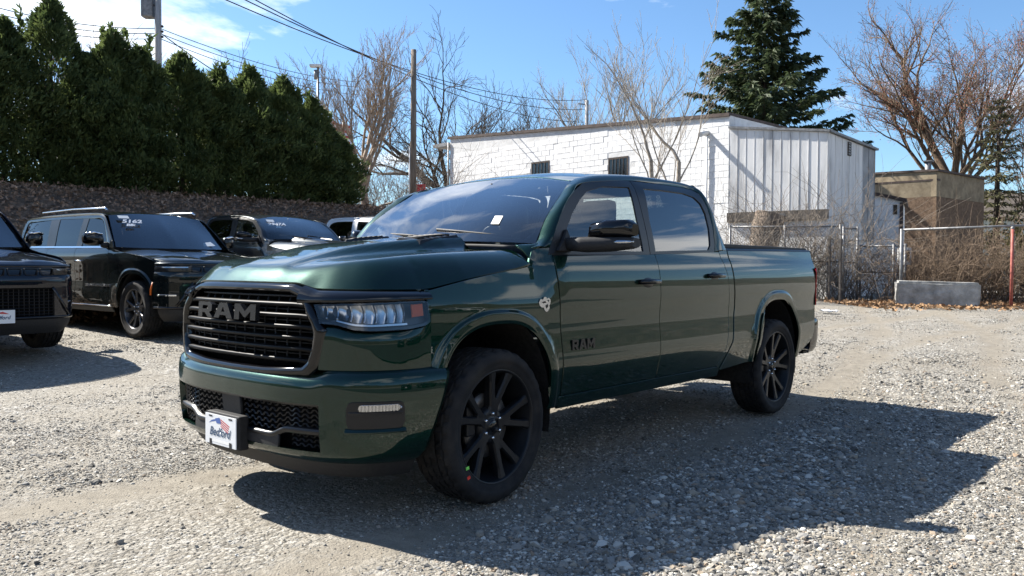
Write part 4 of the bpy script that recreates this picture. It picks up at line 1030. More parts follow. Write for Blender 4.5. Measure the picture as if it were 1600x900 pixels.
    fs = np.linspace(0, sx(-.53), 40); bxy = ns(fs, 0., np.full(40, -.03))[:, :2]
    xs_ = np.linspace(0, 1, 40)
    for t in np.linspace(0, 1, 26):                     # t across, centre to edge
        row = []
        pf = bxy[int(round(t*39))]; pr = np.array([.46+.12*t*t, .90*t])
        for q in xs_:
            p = pf+(pr-pf)*q; ed = np.interp(p[0], [-.93, -.53, .6], [1, .955, .955]); a = abs(p[1])/max(.3, np.interp(p[0], plan[:, 0], plan[:, 1], right=.94)*.985)
            row.append((p[0], p[1], float(zf(p[0]))-.07*min(1, a)**5*1.0+.014*float(smooth01((p[1]-.32)/.1))-.014-.035*(1-min(1, q/.08))**2))
        G.append(row)
    G = np.array(G); G = np.concatenate([G[::-1]*np.array([1, -1, 1]), G[1:]], 0)
    panel('hood', G, paint, T, (0, 0, 1), .02)
    # front fascia from the top down
    se = sx(-.525)
    wrap('hood_lip', -se, se, ((1.040, .0), (1.055, .012), (1.072, .0), (1.085, -.03)), paint, n=60)
    gb = wrap('grille_band', -sy(.62), sy(.62), ((.925, .004), (.945, -.01), (1.035, -.02)), GB, n=40)
    for k in range(7):
        y = (-.54+.18*k); 
        fr = MB(); s0 = math.copysign(sy(abs(y)), y) if y else 0.
        fr.tube([tuple(ns(np.array([s0-.06]), .95, np.array([.006]))[0]), tuple(ns(np.array([s0-.075]), 1.025, np.array([-.004]))[0]), tuple(ns(np.array([s0+.075]), 1.025, np.array([-.004]))[0]), tuple(ns(np.array([s0+.06]), .95, np.array([.006]))[0]), tuple(ns(np.array([s0-.06]), .95, np.array([.006]))[0])], .007, 5)
        fr.build('grille_slot', MT['satin_black'], gb)
    for s in (-1, 1):
        hl = wrap('headlight', s*sy(.62), s*se, ((.955, .006), (.99, .01), (1.03, .0)), MT['lamp_dark'], n=20)
        wrap('light_strip', s*sy(.66), s*(se-.05), ((1.005, .012), (1.02, .010)), MT['lamp_reflector'], hl, 20, .004)
        wrap('lamp_lens', s*sy(.62), s*se, ((.957, .016), (1.028, .014)), MT['lens'], hl, 20, 0)
        # corner intake with bright bar
        wrap('corner_trim', s*sy(.80), s*sx(-.60), ((.61, .022), (.63, .024)), MT['chrome'], n=10, th=.006)
        fx = MB(); fx.tube([tuple(ns(np.array([s*sy(.60)]), .80, np.array([.02]))[0]), tuple(ns(np.array([s*sy(.74)]), .56, np.array([.025]))[0]), tuple(ns(np.array([s*sy(.80)]), .47, np.array([.022]))[0])], [.018, .022, .018], 6); fx.build('intake_edge', GB, T)
    wrap('fascia', -se, se, ((.80, .018), (.83, .024), (.89, .022), (.925, .016), (.95, .004)), paint, n=60)
    for s in (-1, 1): wrap('fascia_corner', s*sy(.62), s*sx(-.50), ((.46, .018), (.60, .022), (.72, .022), (.80, .018)), paint, n=30)
    ik = wrap('lower_grille', -sy(.66), sy(.66), ((.46, -.02), (.80, -.02)), MT['deep_black'], n=30)
    for k in range(9):
        z = .485+k*.038; t = MB(); t.tube([tuple(ns(np.array([q]), z, np.array([-.004]))[0]) for q in np.linspace(-sy(.66), sy(.66), 30)], .005, 4, smooth=False); t.build('mesh_bar', SB, ik)
    for k in range(23):
        q = -sy(.62)+k*sy(.62)*2/22; t = MB(); t.tube([tuple(ns(np.array([q]), z, np.array([-.006]))[0]) for z in (.47, .79)], .005, 4, smooth=False); t.build('mesh_bar', SB, ik)
    wrap('bumper_bar', -se, se, ((.425, .0), (.44, .03), (.455, .032), (.465, .01)), GB, n=50)
    wrap('bumper_lower', -sx(-.58), sx(-.58), ((.25, -.10), (.30, -.05), (.37, -.01), (.428, .0)), BP, n=50)
    if plate:
        pm = frame_mat((-1.02, .0, .475), (0, -1, 0), (0, 0, 1)); lp = empty('license_plate'); lp.parent = T
        q = MB(); q.box((-1.0, 0, .475), (.03, .315, .165), bev=.006); q.build('plate_bracket', BP, lp)
        q = MB(); q.prism([(-.15, -.076), (.15, -.076), (.15, .076), (-.15, .076)], 0, .006, lambda a, b, c: pm @ Vector((a, b, c))); q.build('plate', MT['white_plastic'], lp)
        q = MB(); q.add([pm @ Vector(v) for v in ((-.10, .03, .008), (.02, .06, .008), (.09, .03, .008), (.0, .035, .008))], [(0, 1, 2, 3)]); q.build('flag_stripe', MT['red_print'], lp)
        tm = text_mesh('Bedford', .06, 0, .001, .28); tm.transform(pm @ Matrix.Translation((0, -.01, .009))); tm.materials.append(MT['navy']); obj('plate_lettering', tm, lp)
    # windshield, roof, rear
    bot = crspline([(.50, 0, 1.30), (.54, .5, 1.30), (.66, .90, 1.31)], 16); top = crspline([(1.22, 0, 1.86), (1.215, .4, 1.85), (1.17, .76, 1.805)], 16)
    G = coons(bot, top, np.linspace(bot[0], top[0], 14)+np.outer(np.sin(np.linspace(0, math.pi, 14)), (-.01, 0, .015)), np.linspace(bot[-1], top[-1], 14)); G = np.concatenate([G[::-1]*np.array([1, -1, 1]), G[1:]], 0)
    ws = panel('windshield', G, MT['windshield_dark'], T, (-1, 0, .6), 0)
    for sl in (G[:2], G[-2:], G[:, :2], G[:, -3:]): panel('windshield_border', sl+np.array([.002, 0, -.003]), SB, ws, (-1, 0, .6), 0)
    ct = crspline([(1.22, 0, 1.86), (1.5, 0, 1.89), (2.3, 0, 1.905), (3.4, 0, 1.895), (4.1, 0, 1.855)], 26); sd = crspline([(1.17, .76, 1.805), (1.5, .765, 1.855), (2.5, .765, 1.872), (3.5, .755, 1.862), (4.05, .73, 1.825)], 26)
    G = coons(ct, sd, crspline([(1.22, 0, 1.86), (1.215, .4, 1.85), (1.17, .76, 1.805)], 12), crspline([(4.1, 0, 1.855), (4.09, .4, 1.85), (4.05, .73, 1.825)], 12)); G = np.concatenate([G[:, ::-1]*np.array([1, -1, 1]), G[:, 1:]], 1)
    panel('roof', G, paint, T, (0, 0, 1), .01)
    G = np.array([[(x, q*w, z) for q in np.linspace(-1, 1, 11)] for x, w, z in ((4.08, .73, 1.83), (4.22, .80, 1.6), (4.35, .88, 1.33), (4.46, .90, 1.0), (4.46, .90, .55), (4.40, .88, .40))])
    panel('tailgate', G[2:], paint, T, (1, 0, 0), .01); panel('rear_window', G[:3], MT['privacy'], T, (1, 0, 0), .01)
    q = MB(); q.box((1.75, 0, .60), (4.6, 1.60, .36)); q.build('floor_pan', MT['underbody'], T)
    q = MB(); q.box((-.1, 0, .80), (.9, 1.05, .45)); q.build('engine_bay', MT['deep_black'], T)
    q = MB(); q.box((.95, 0, 1.22), (.50, 1.6, .20), bev=.05); q.build('dashboard', MT['interior'], T)
    for y in (-.42, .42):
        for x in (1.55, 2.45):
            st = empty('seat'); st.parent = T; a = MB(); a.box((x+.2, y, 1.22), (.16, .5, .62), bev=.05); a.build('backrest', MT['seat'], st); a = MB(); a.box((x+.24, y, 1.62), (.1, .27, .17), bev=.04); a.build('headrest', MT['seat'], st)
    if chalk:
        # window paint on the upper right corner of the windshield (vehicle's right = +y)
        o = Vector((1.05, .60, 1.755)); up = Vector((.60, 0, .50)).normalized(); axx = Vector((-.10, -1, 0.02)).normalized()
        def wsp(a, b, dz=.012): return o+axx*a+up*b+Vector((-.5, 0, .8))*dz
        q = MB(); q.add([wsp(a, b) for a, b in ((-.06, .0), (.10, .0), (.10, .07), (-.06, .07))], [(0, 1, 2, 3)]); q.build('paper_sticker', MT['white_paper'], ws)
        for tx, dy, sz in ((chalk[0], -.075, .112), (chalk[1], -.165, .075)):
            tm = text_mesh(tx, sz, .0, .004, .3, xs=1.35); c = wsp(.10 if sz > .1 else .05, dy); tm.transform(frame_mat(c, axx, up)); tm.materials.append(MT['chalk']); obj('window_marking', tm, ws)
        q = MB(); c = Vector((.62, -.62, 1.335)); q.add([c+axx*a+up*b+Vector((-.5, 0, .8))*.02 for a, b in ((-.10, 0), (.10, .02), (.06, .12), (-.08, .09))], [(0, 1, 2, 3)]); q.build('paper_sticker', MT['white_paper'], ws)
    return T
MT['suv_glass'] = glassy('dark_suv_glass', (0.06, 0.065, 0.065), 1.5, 0.9)
MT['rim_grey'] = pbr('dark_grey_alloy', (0.10, 0.10, 0.105), 0.3, 0.8)
MT['windshield_dark'] = glassy('windshield_glass_tinted', (0.50, 0.56, 0.58), 1.5, 2.7)
MT['black_paint'] = carpaint('black_green_paint', (0.008, 0.011, 0.011), 0.3, 0.3)
MT['navy_paint'] = carpaint('dark_navy_paint', (0.006, 0.008, 0.014), 0.3, 0.3)
MT['grey_paint'] = carpaint('grey_metallic_paint', (0.03, 0.034, 0.036), 0.6, 0.36)
MT['white_paint'] = pbr('white_car_paint', (0.75, 0.76, 0.76), 0.35, coat=1.0)

RZ = R(90)
suv = build_suv('suv', MT['black_paint'], lettering='GRAND WAGONEER', chalk=('5162', 'Blk'))
tag(suv, 'black full-size suv with chrome roof rails and 5162 marked on its windshield', 'suv')
park(suv, (0, .99), on_depth(207, 11.7)[:2], RZ+R(3)); suv.location.z = .235
suv2 = build_suv('suv', MT['navy_paint'], plate=True, marker=False, rails=False)
tag(suv2, 'dark navy suv with mesh lower grille and dealer plate on its bumper', 'suv')
park(suv2, (-.55, -.93), on_depth(104, 10.3)[:2], RZ+R(3)); suv2.location.z = .20
t3 = copy_tree(TRUCK); override_paint(t3, MT['green'], MT['grey_paint'])
tag(t3, 'grey crew cab pickup with white marker writing on its windshield', 'pickup truck')
park(t3, (.965, .748), px(403, 338, 16.0)[:2], RZ+R(2)); t3.location.z = .37
axx = Vector((-.10, -1, 0.02)).normalized(); up = Vector((.60, 0, .50)).normalized()
w3 = [c for c in t3.children if c.name.startswith('windshield') and c.data.name.startswith('windshield')][0]
for ch in list(w3.children):
    if ch.name.startswith('paper_sticker'): bpy.data.objects.remove(ch)
q = MB(); o_ = Vector((.86, .55, 1.765)); q.add([o_+axx*a+up*b+Vector((-.5, 0, .8))*.015 for a, b in ((-.06, 0), (.10, 0), (.10, .07), (-.06, .07))], [(0, 1, 2, 3)]); q.build('paper_sticker', MT['white_paper'], w3)
for tx, dy, sz in (('2947A', -.075, .112), ('Blk', -.165, .075)):
    tm = text_mesh(tx, sz, .0, .004, .3, xs=1.3); tm.transform(frame_mat(o_+axx*.1+up*dy+Vector((-.5, 0, .8))*.015, axx, up)); tm.materials.append(MT['chalk']); obj('window_marking', tm, w3)
t4 = copy_tree(TRUCK); override_paint(t4, MT['green'], MT['white_paint'])
for ch in t4.children_recursive:
    if ch.name.startswith('window_trim'): ch.material_slots[0].link = 'OBJECT'; ch.material_slots[0].material = MT['white_paint']
tag(t4, 'white crew cab pickup parked beyond the grey pickup', 'pickup truck')
t4.location = (t3.location.x+3.25, t3.location.y+.3, gz(t3.location.x+3.25, t3.location.y+2)+.10); t4.rotation_euler = t3.rotation_euler

# cars added out of view behind the camera, only for the door paint to reflect
for k, (src, x_, y_, rz, lb) in enumerate(((suv, 3.4, -11.5, -86, 'added black suv, out of view, for the green pickup to reflect'), (t4, 6.6, -11.2, -92, 'added white crew cab pickup, out of view, for the green pickup to reflect'), (t3, .2, -11.4, -90, 'added grey crew cab pickup, out of view, for the green pickup to reflect'))):
    c_ = copy_tree(src); c_.location = (x_, y_, .0); c_.rotation_euler = (0, 0, R(rz)); c_['label'] = lb
# ================================================================ ground, berm, hills
def gravel_ground_mat():
    m, t, b = newmat('gravel_ground'); L = t.links
    tcn = t.nodes.new('ShaderNodeTexCoord'); P = tcn.outputs['Object']
    def nz(scale, detail=5, rough=.6, src=P):
        n = t.nodes.new('ShaderNodeTexNoise'); n.inputs['Scale'].default_value = scale; n.inputs['Detail'].default_value = detail; n.inputs['Roughness'].default_value = rough; L.new(src, n.inputs['Vector']); return n.outputs['Fac']
    def ramp(f, stops):
        r = t.nodes.new('ShaderNodeValToRGB'); e = r.color_ramp.elements
        e[0].position, e[0].color = stops[0][0], (*stops[0][1], 1); e[1].position, e[1].color = stops[-1][0], (*stops[-1][1], 1)
        for p, c in stops[1:-1]: x = e.new(p); x.color = (*c, 1)
        L.new(f, r.inputs[0]); return r.outputs[0]
    def mix(f, a, c):
        n = t.nodes.new('ShaderNodeMixRGB')
        for i, v in ((0, f), (1, a), (2, c)):
            if isinstance(v, (int, float)): n.inputs[i].default_value = v
            elif isinstance(v, tuple): n.inputs[i].default_value = (*v, 1)
            else: L.new(v, n.inputs[i])
        return n.outputs[0]
    wp = t.nodes.new('ShaderNodeMixRGB'); wp.blend_type = 'ADD'; wp.inputs[0].default_value = .02; L.new(P, wp.inputs[1])
    n0 = t.nodes.new('ShaderNodeTexNoise'); n0.inputs['Scale'].default_value = 30; L.new(P, n0.inputs['Vector']); L.new(n0.outputs['Color'], wp.inputs[2])
    vo = t.nodes.new('ShaderNodeTexVoronoi'); vo.inputs['Scale'].default_value = 62; L.new(wp.outputs[0], vo.inputs['Vector'])
    vo2 = t.nodes.new('ShaderNodeTexVoronoi'); vo2.inputs['Scale'].default_value = 27; L.new(wp.outputs[0], vo2.inputs['Vector'])
    s1 = t.nodes.new('ShaderNodeSeparateXYZ'); L.new(vo.outputs['Color'], s1.inputs[0]); s2 = t.nodes.new('ShaderNodeSeparateXYZ'); L.new(vo2.outputs['Color'], s2.inputs[0])
    stone = ramp(s1.outputs[0], ((0, (.095, .085, .069)), (.35, (.197, .186, .162)), (.7, (.290, .277, .245)), (1, (.46, .447, .41))))
    stone2 = ramp(s2.outputs[1], ((0, (.115, .105, .087)), (.5, (.245, .233, .207)), (1, (.46, .445, .41))))
    big = nz(.55, 6, .65); mid = nz(2.4, 6, .65)
    st = mix(mth('GREATER_THAN', mid, .54, t=t), stone, stone2)
    dust = ramp(nz(9, 8, .7), ((.3, (.160, .142, .113)), (.7, (.258, .232, .188))))
    f = ramp(big, ((.34, (0, 0, 0)), (.54, (1, 1, 1))))
    f2 = mth('MULTIPLY', f, .55, t=t); f3 = mth('ADD', f2, mth('MULTIPLY', nz(14, 4), .18, t=t), clamp=True, t=t)
    sxy = t.nodes.new('ShaderNodeSeparateXYZ'); L.new(P, sxy.inputs[0]); X_, Y_ = sxy.outputs[0], sxy.outputs[1]
    sn = mth('MULTIPLY', mth('SINE', mth('ADD', mth('MULTIPLY', X_, .45, t=t), 1.0, t=t), t=t), .3, t=t)
    td = mth('ABSOLUTE', mth('SUBTRACT', mth('ABSOLUTE', mth('ADD', Y_, sn, t=t), t=t), .86, t=t), t=t)
    sn2 = mth('MULTIPLY', mth('SINE', mth('MULTIPLY', X_, .7, t=t), t=t), .2, t=t); y2 = mth('ADD', mth('ADD', mth('SUBTRACT', Y_, mth('MULTIPLY', X_, .30, t=t), t=t), 3.6, t=t), sn2, t=t)
    td2 = mth('ABSOLUTE', mth('SUBTRACT', mth('ABSOLUTE', y2, t=t), .80, t=t), t=t); td = mth('MINIMUM', td, td2, t=t)
    tm_ = mth('SUBTRACT', 1.0, mth('DIVIDE', mth('SUBTRACT', mth('ADD', td, mth('MULTIPLY', nz(5, 4), .2, t=t), t=t), .12, t=t), .24, t=t), clamp=True, t=t)
    f3 = mth('ADD', f3, mth('MULTIPLY', tm_, .55, t=t), clamp=True, t=t)
    col = mix(f3, st, dust)
    damp = ramp(nz(.33, 5, .6), ((.62, (0, 0, 0)), (.72, (1, 1, 1))))
    col = mix(mth('MULTIPLY', damp, .45, t=t), col, (.20, .17, .13))
    L.new(col, b.inputs['Base Color']); b.inputs['Roughness'].default_value = .9; b.inputs['Specular IOR Level'].default_value = .25
    h1 = mth('SUBTRACT', 1.0, vo.outputs['Distance'], t=t); h2 = mth('SUBTRACT', 1.0, vo2.outputs['Distance'], t=t)
    hh = mth('ADD', mth('MULTIPLY', h1, .5, t=t), mth('MULTIPLY', h2, .9, t=t), t=t); hh = mth('MULTIPLY', hh, mth('SUBTRACT', 1.15, f3, t=t), t=t)
    hh = mth('ADD', hh, mth('MULTIPLY', nz(90, 4), .5, t=t), t=t)
    bp = t.nodes.new('ShaderNodeBump'); bp.inputs['Strength'].default_value = 1.0; bp.inputs['Distance'].default_value = .022; L.new(hh, bp.inputs['Height']); L.new(bp.outputs[0], b.inputs['Normal'])
    return m
MT['ground'] = gravel_ground_mat()
rads = np.r_[np.geomspace(.4, 30, 120), np.geomspace(31, 1800, 30)]; angs = np.linspace(0, 2*math.pi, 241)[:-1]
V = [(CAM[0], CAM[1], 0.0)]; F = []
for r in rads:
    for a in angs:
        x, y = CAM[0]+r*math.cos(a), CAM[1]+r*math.sin(a)
        z = gz(x, y) if r < 60 else gz(CAM[0]+60*math.cos(a), CAM[1]+60*math.sin(a))
        V.append((x, y, float(lot_z(x, y)) if r < 40 else z-.008))
na = len(angs)
F += [(0, 1+j, 1+(j+1) % na) for j in range(na)]
for i in range(len(rads)-1):
    for j in range(na): F.append((1+i*na+j, 1+(i+1)*na+j, 1+(i+1)*na+(j+1) % na, 1+i*na+(j+1) % na))
g_ = obj('ground', rawmesh('ground', V, F), None, MT['ground']); tag(g_, 'pale grey gravel lot with tan dusty patches', None, kind='structure')

# asphalt strip added out of view behind the camera to darken door reflections
rd_ = obj('added_asphalt', rawmesh('added_asphalt', [(-70, -7.6, .012), (70, -7.9, .012), (70, -34, .012), (-70, -34, .012)], [(3, 2, 1, 0)], False), None, noisy('asphalt', (.035, .035, .036), (.065, .063, .06), 6, .9, .4, 80, bdist=.004)); tag(rd_, 'unseen dark asphalt strip added for the pickup doors to reflect', None, kind='structure')
# far wooded hills all round, made taller out of view for dark paint reflections
V = []; F = []; nh = 180
for k in range(nh):
    a = 2*math.pi*k/nh
    hgt = 14+9*noiz(math.cos(a)*2.1, math.sin(a)*2.1, 3)+4*noiz(math.cos(a)*7, math.sin(a)*7, 5)
    hgt *= 1+1.9*float(smooth01((abs((a-YAW+math.pi) % (2*math.pi)-math.pi)-1.0)/.8))  # extra height behind the camera, added so the paint mirrors something dark
    for q, (r, h) in enumerate(((170, .3), (210, .62), (260, 1.0), (340, 1.1), (420, .9))):
        n = noiz(math.cos(a)*30, math.sin(a)*30, q)
        V.append((CAM[0]+r*math.cos(a), CAM[1]+r*math.sin(a), max(-.5, hgt*(h if q else -.05)+(1.6*n if q else 0))))
for k in range(nh):
    for q in range(4): F.append((k*5+q, ((k+1) % nh)*5+q, ((k+1) % nh)*5+q+1, k*5+q+1))
hills = obj('hills', rawmesh('hills', V, F), None, noisy('winter_woods', (.045, .038, .03), (.11, .09, .072), .25, .95, .8, 1.2, bdist=.8, c3=(.065, .06, .04)))
tag(hills, 'brown wooded hills, low in view, raised behind the camera for dark reflections', None, kind='structure')

# berm under the hedge
BT = [(-120, 17.4), (0, 18.2), (150, 19.4), (300, 20.9), (430, 22.4), (555, 24.2), (640, 26.0), (720, 28.5), (800, 31.0)]
bt = np.array([px(u, 420, d)[:2] for u, d in BT]); bt = resample(bt, 70)
bdir = np.gradient(bt, axis=0); bdir /= np.linalg.norm(bdir, axis=1, keepdims=True); bnrm = np.stack([bdir[:, 1], -bdir[:, 0]], -1)   # towards the lot
if ((CAM[:2]-bt[20])@bnrm[20]) < 0: bnrm = -bnrm
ztop = np.interp(np.linspace(0, 1, 70), [0, .6, .78, .9, 1], [3.05, 3.0, 2.7, 1.7, .9])
def berm_z(i, q):       # q: metres in front of the hedge line
    return ztop[i]
offs = [6.2, 5.2, 4.4, 3.6, 2.9, 2.2, 1.6, 1.0, .4, -.6, -2.5, -6, -14]
prof = [-.05, .10, .28, .46, .64, .80, .90, .96, .99, 1.0, 1.0, 1.02, 1.02]
V = []; F = []; sub = 3
fine_o = np.interp(np.linspace(0, 12, 49), np.arange(13), offs); fine_p = np.interp(np.linspace(0, 12, 49), np.arange(13), prof)
bt2 = resample(bt, 210); bn2 = resample(bnrm, 210); zt2 = np.interp(np.linspace(0, 1, 210), np.linspace(0, 1, 70), ztop)
for i in range(210):
    for o_, p_ in zip(fine_o, fine_p):
        x, y = bt2[i]+bn2[i]*o_; g0 = gz(x, y)
        z = g0+(zt2[i]-g0)*p_+(.10*noiz(x*1.3, y*1.3, 2)+.06*noiz(x*4, y*4, 6)+.03*noiz(x*11, y*11, 1))*(1 if p_ > .05 else .2)
        V.append((x, y, z))
F = [(i*49+j, (i+1)*49+j, (i+1)*49+j+1, i*49+j+1) for i in range(209) for j in range(48)]
MT['litter'] = noisy('leaf_litter', (.085, .060, .044), (.32, .225, .155), 9, .95, 1.0, 45, lo=.3, hi=.72, c3=(.17, .118, .082), bdist=.05, detail=9)
berm = obj('bank', rawmesh('bank', V, F), None, MT['litter']); tag(berm, 'brown leaf-covered earth bank behind the parked cars', None, kind='structure')
def bank_z(x, y):
    d = ((bt2-np.array([x, y]))**2).sum(1); i = int(d.argmin()); o_ = float((np.array([x, y])-bt2[i])@bn2[i])
    if abs(o_) > 14 or d.min() > 14**2: return gz(x, y)
    p_ = float(np.interp(-o_, [-v for v in offs], prof)); g0 = gz(x, y); return g0+(zt2[i]-g0)*p_

# ---------------------------------------------------------------- gravel stones (loose, uncountable)
def gravel():
    N_ = 470000
    D = 2.2*np.exp(nrng.random(N_)*math.log(19/2.2)); lat = (nrng.random(N_)*1.70-.80)*D
    x = CAM[0]+D*_oh[0]+lat*_r[0]; y = CAM[1]+D*_oh[1]+lat*_r[1]
    nzv = .7*vnoise(x*.8+3, y*.8, 5)+.4*vnoise(x*2.3, y*2.3, 6)
    coarse = np.exp(-(((x-1.6)/2.6)**2+((y+2.0)/.85)**2)) + .7*np.exp(-(((x-6.5)/2.5)**2+((y+1.5)/2.5)**2)) + .5*np.exp(-(((x+.1)/1.0)**2+((y+2.5)/.7)**2)); dirt = np.exp(-(((x-1.9)/1.3)**2+((y+3.7)/.62)**2))+.8*np.exp(-(((x-7.5)/2.2)**2+((y-.6)/1.2)**2))
    fine = np.exp(-(((x+1.6)/2.2)**2+((y-1.2)/4.0)**2))
    trk = np.abs(np.abs(y+.3*np.sin(.45*x+1))-.86); trk = 1-smooth01((trk-.05)/.22); trk2 = np.abs(np.abs(y-.30*x+3.6+.2*np.sin(.7*x))-.80); trk = np.maximum(trk, .8*(1-smooth01((trk2-.05)/.2)))
    keep = nrng.random(N_) < np.clip(.46+.78*nzv+.60*coarse-.15*fine-.45*trk-.55*dirt, .05, 1)
    x, y, D, coarse, nzv = x[keep], y[keep], D[keep], coarse[keep], nzv[keep]; n = len(x)
    sz = (.0026+.0026*coarse)*np.exp(nrng.normal(0, .50, n))+.00042*D
    big = nrng.random(n) < (.004+.022*coarse+.010*(nzv > .25)); sz[big] *= nrng.uniform(1.8, 3.0, big.sum())
    sz = np.minimum(sz, .027)*(1-.3*trk[keep])
    z = lot_z(x, y)+sz*.15
    me = bpy.data.meshes.new('gravel_stones'); me.vertices.add(n); me.vertices.foreach_set('co', np.stack([x, y, z], -1).ravel())
    at = me.attributes.new('sz', 'FLOAT_VECTOR', 'POINT'); asp = np.stack([sz*nrng.uniform(.8, 1.5, n), sz*nrng.uniform(.7, 1.2, n), sz*nrng.uniform(.35, .80, n)], -1); at.data.foreach_set('vector', asp.ravel())
    at = me.attributes.new('rt', 'FLOAT_VECTOR', 'POINT'); at.data.foreach_set('vector', np.stack([nrng.normal(0, .25, n), nrng.normal(0, .25, n), nrng.uniform(0, 6.28, n)], -1).ravel())
    at = me.attributes.new('tint', 'FLOAT', 'POINT'); at.data.foreach_set('value', nrng.random(n))
    m, t, b = newmat('loose_stone'); a = t.nodes.new('ShaderNodeAttribute'); a.attribute_type = 'INSTANCER'; a.attribute_name = 'tint'
    r = t.nodes.new('ShaderNodeValToRGB'); e = r.color_ramp.elements; e[0].color = (.085, .080, .070, 1); e[1].color = (.53, .51, .455, 1)
    for p, c in ((.2, (.155, .148, .133)), (.45, (.25, .233, .20)), (.6, (.22, .216, .205)), (.74, (.285, .253, .20)), (.79, (.24, .178, .125)), (.85, (.355, .342, .31))): k = e.new(p); k.color = (*c, 1)
    t.links.new(a.outputs['Fac'], r.inputs[0]); t.links.new(r.outputs[0], b.inputs['Base Color']); b.inputs['Roughness'].default_value = .85; b.inputs['Specular IOR Level'].default_value = .3
    o = obj('gravel', me, None); me.materials.append(m); tag(o, 'loose grey gravel stones scattered over the lot', None, kind='stuff')
    ng = bpy.data.node_groups.new('gravel_scatter', 'GeometryNodeTree'); ng.interface.new_socket('Geometry', in_out='INPUT', socket_type='NodeSocketGeometry'); ng.interface.new_socket('Geometry', in_out='OUTPUT', socket_type='NodeSocketGeometry')
    n_ = ng.nodes; l = ng.links; gi = n_.new('NodeGroupInput'); go = n_.new('NodeGroupOutput'); join = n_.new('GeometryNodeGeometryToInstance')
    for k in range(5):
        ic = n_.new('GeometryNodeMeshIcoSphere'); ic.inputs['Radius'].default_value = 1.0; ic.inputs['Subdivisions'].default_value = 2 if k < 3 else 1
        sp_ = n_.new('GeometryNodeSetPosition'); nzn = n_.new('ShaderNodeTexNoise'); nzn.noise_dimensions = '4D'; nzn.inputs['W'].default_value = k*3.7; nzn.inputs['Scale'].default_value = 1.1; nzn.inputs['Detail'].default_value = 2
        sub_ = n_.new('ShaderNodeVectorMath'); sub_.operation = 'SUBTRACT'; sub_.inputs[1].default_value = (.5, .5, .5); l.new(nzn.outputs['Color'], sub_.inputs[0])
        sc = n_.new('ShaderNodeVectorMath'); sc.operation = 'SCALE'; sc.inputs['Scale'].default_value = 1.9; l.new(sub_.outputs[0], sc.inputs[0]); l.new(sc.outputs[0], sp_.inputs['Offset'])
        l.new(ic.outputs['Mesh'], sp_.inputs['Geometry']); sm_ = n_.new('GeometryNodeSetMaterial'); sm_.inputs['Material'].default_value = m; l.new(sp_.outputs[0], sm_.inputs['Geometry'])
        ss_ = n_.new('GeometryNodeSetShadeSmooth'); ss_.inputs['Shade Smooth'].default_value = False; l.new(sm_.outputs[0], ss_.inputs[0]); l.new(ss_.outputs[0], join.inputs[0])
    io = n_.new('GeometryNodeInstanceOnPoints'); l.new(gi.outputs[0], io.inputs['Points']); l.new(join.outputs[0], io.inputs['Instance']); io.inputs['Pick Instance'].default_value = True
    def na_(nm, ty):
        q = n_.new('GeometryNodeInputNamedAttribute'); q.data_type = ty; q.inputs['Name'].default_value = nm; return q.outputs['Attribute']
    l.new(na_('sz', 'FLOAT_VECTOR'), io.inputs['Scale']); l.new(na_('rt', 'FLOAT_VECTOR'), io.inputs['Rotation'])
    l.new(io.outputs[0], go.inputs[0])
    md = o.modifiers.new('scatter', 'NODES'); md.node_group = ng
    return n
NGRAV = gravel()

# ================================================================ vegetation
def leaf_mat(name, c1, c2, trans=.25):
    m = bpy.data.materials.new(name); m.use_nodes = True; t = m.node_tree; b = t.nodes['Principled BSDF']
    oi = t.nodes.new('ShaderNodeTexCoord'); nz = t.nodes.new('ShaderNodeTexNoise'); nz.inputs['Scale'].default_value = 2.2; nz.inputs['Detail'].default_value = 6; t.links.new(oi.outputs['Object'], nz.inputs['Vector'])
    r = t.nodes.new('ShaderNodeValToRGB'); e = r.color_ramp.elements; e[0].position = .35; e[0].color = (*c1, 1); e[1].position = .65; e[1].color = (*c2, 1)
    t.links.new(nz.outputs['Fac'], r.inputs[0]); t.links.new(r.outputs[0], b.inputs['Base Color']); b.inputs['Roughness'].default_value = .65; b.inputs['Specular IOR Level'].default_value = .3
    tr = t.nodes.new('ShaderNodeBsdfTranslucent'); t.links.new(r.outputs[0], tr.inputs[0]); ms = t.nodes.new('ShaderNodeMixShader'); ms.inputs[0].default_value = trans
    t.links.new(b.outputs[0], ms.inputs[1]); t.links.new(tr.outputs[0], ms.inputs[2]); t.links.new(ms.outputs[0], t.nodes['Material Output'].inputs[0])
    return m
MT['arbor'] = leaf_mat('arborvitae_foliage', (.040, .064, .022), (.125, .160, .052), .42)
MT['spruce'] = leaf_mat('spruce_foliage', (.034, .052, .026), (.085, .115, .048), .25)
MT['thin_fir'] = leaf_mat('thin_fir_foliage', (.07, .075, .04), (.15, .14, .07), .25)
MT['bark_grey'] = noisy('grey_bark', (.10, .085, .07), (.26, .22, .18), 14, .9, .6, 60, bdist=.01)
MT['bark_pale'] = noisy('pale_bark', (.20, .17, .135), (.42, .37, .31), 10, .9, .4, 60, bdist=.01)
MT['bark_dark'] = noisy('dark_bark', (.035, .028, .022), (.09, .072, .058), 12, .95, .5, 60, bdist=.01)
MT['bark_red'] = noisy('reddish_twigs', (.10, .055, .045), (.22, .13, .11), 6, .95)
MT['bark_tan'] = noisy('tan_bark', (.20, .155, .115), (.40, .32, .25), 8, .9)
MT['bark_brown'] = noisy('brown_twigs', (.09, .065, .045), (.23, .17, .12), 6, .95)
MT['buds'] = pbr('red_buds', (.30, .10, .06), .8)

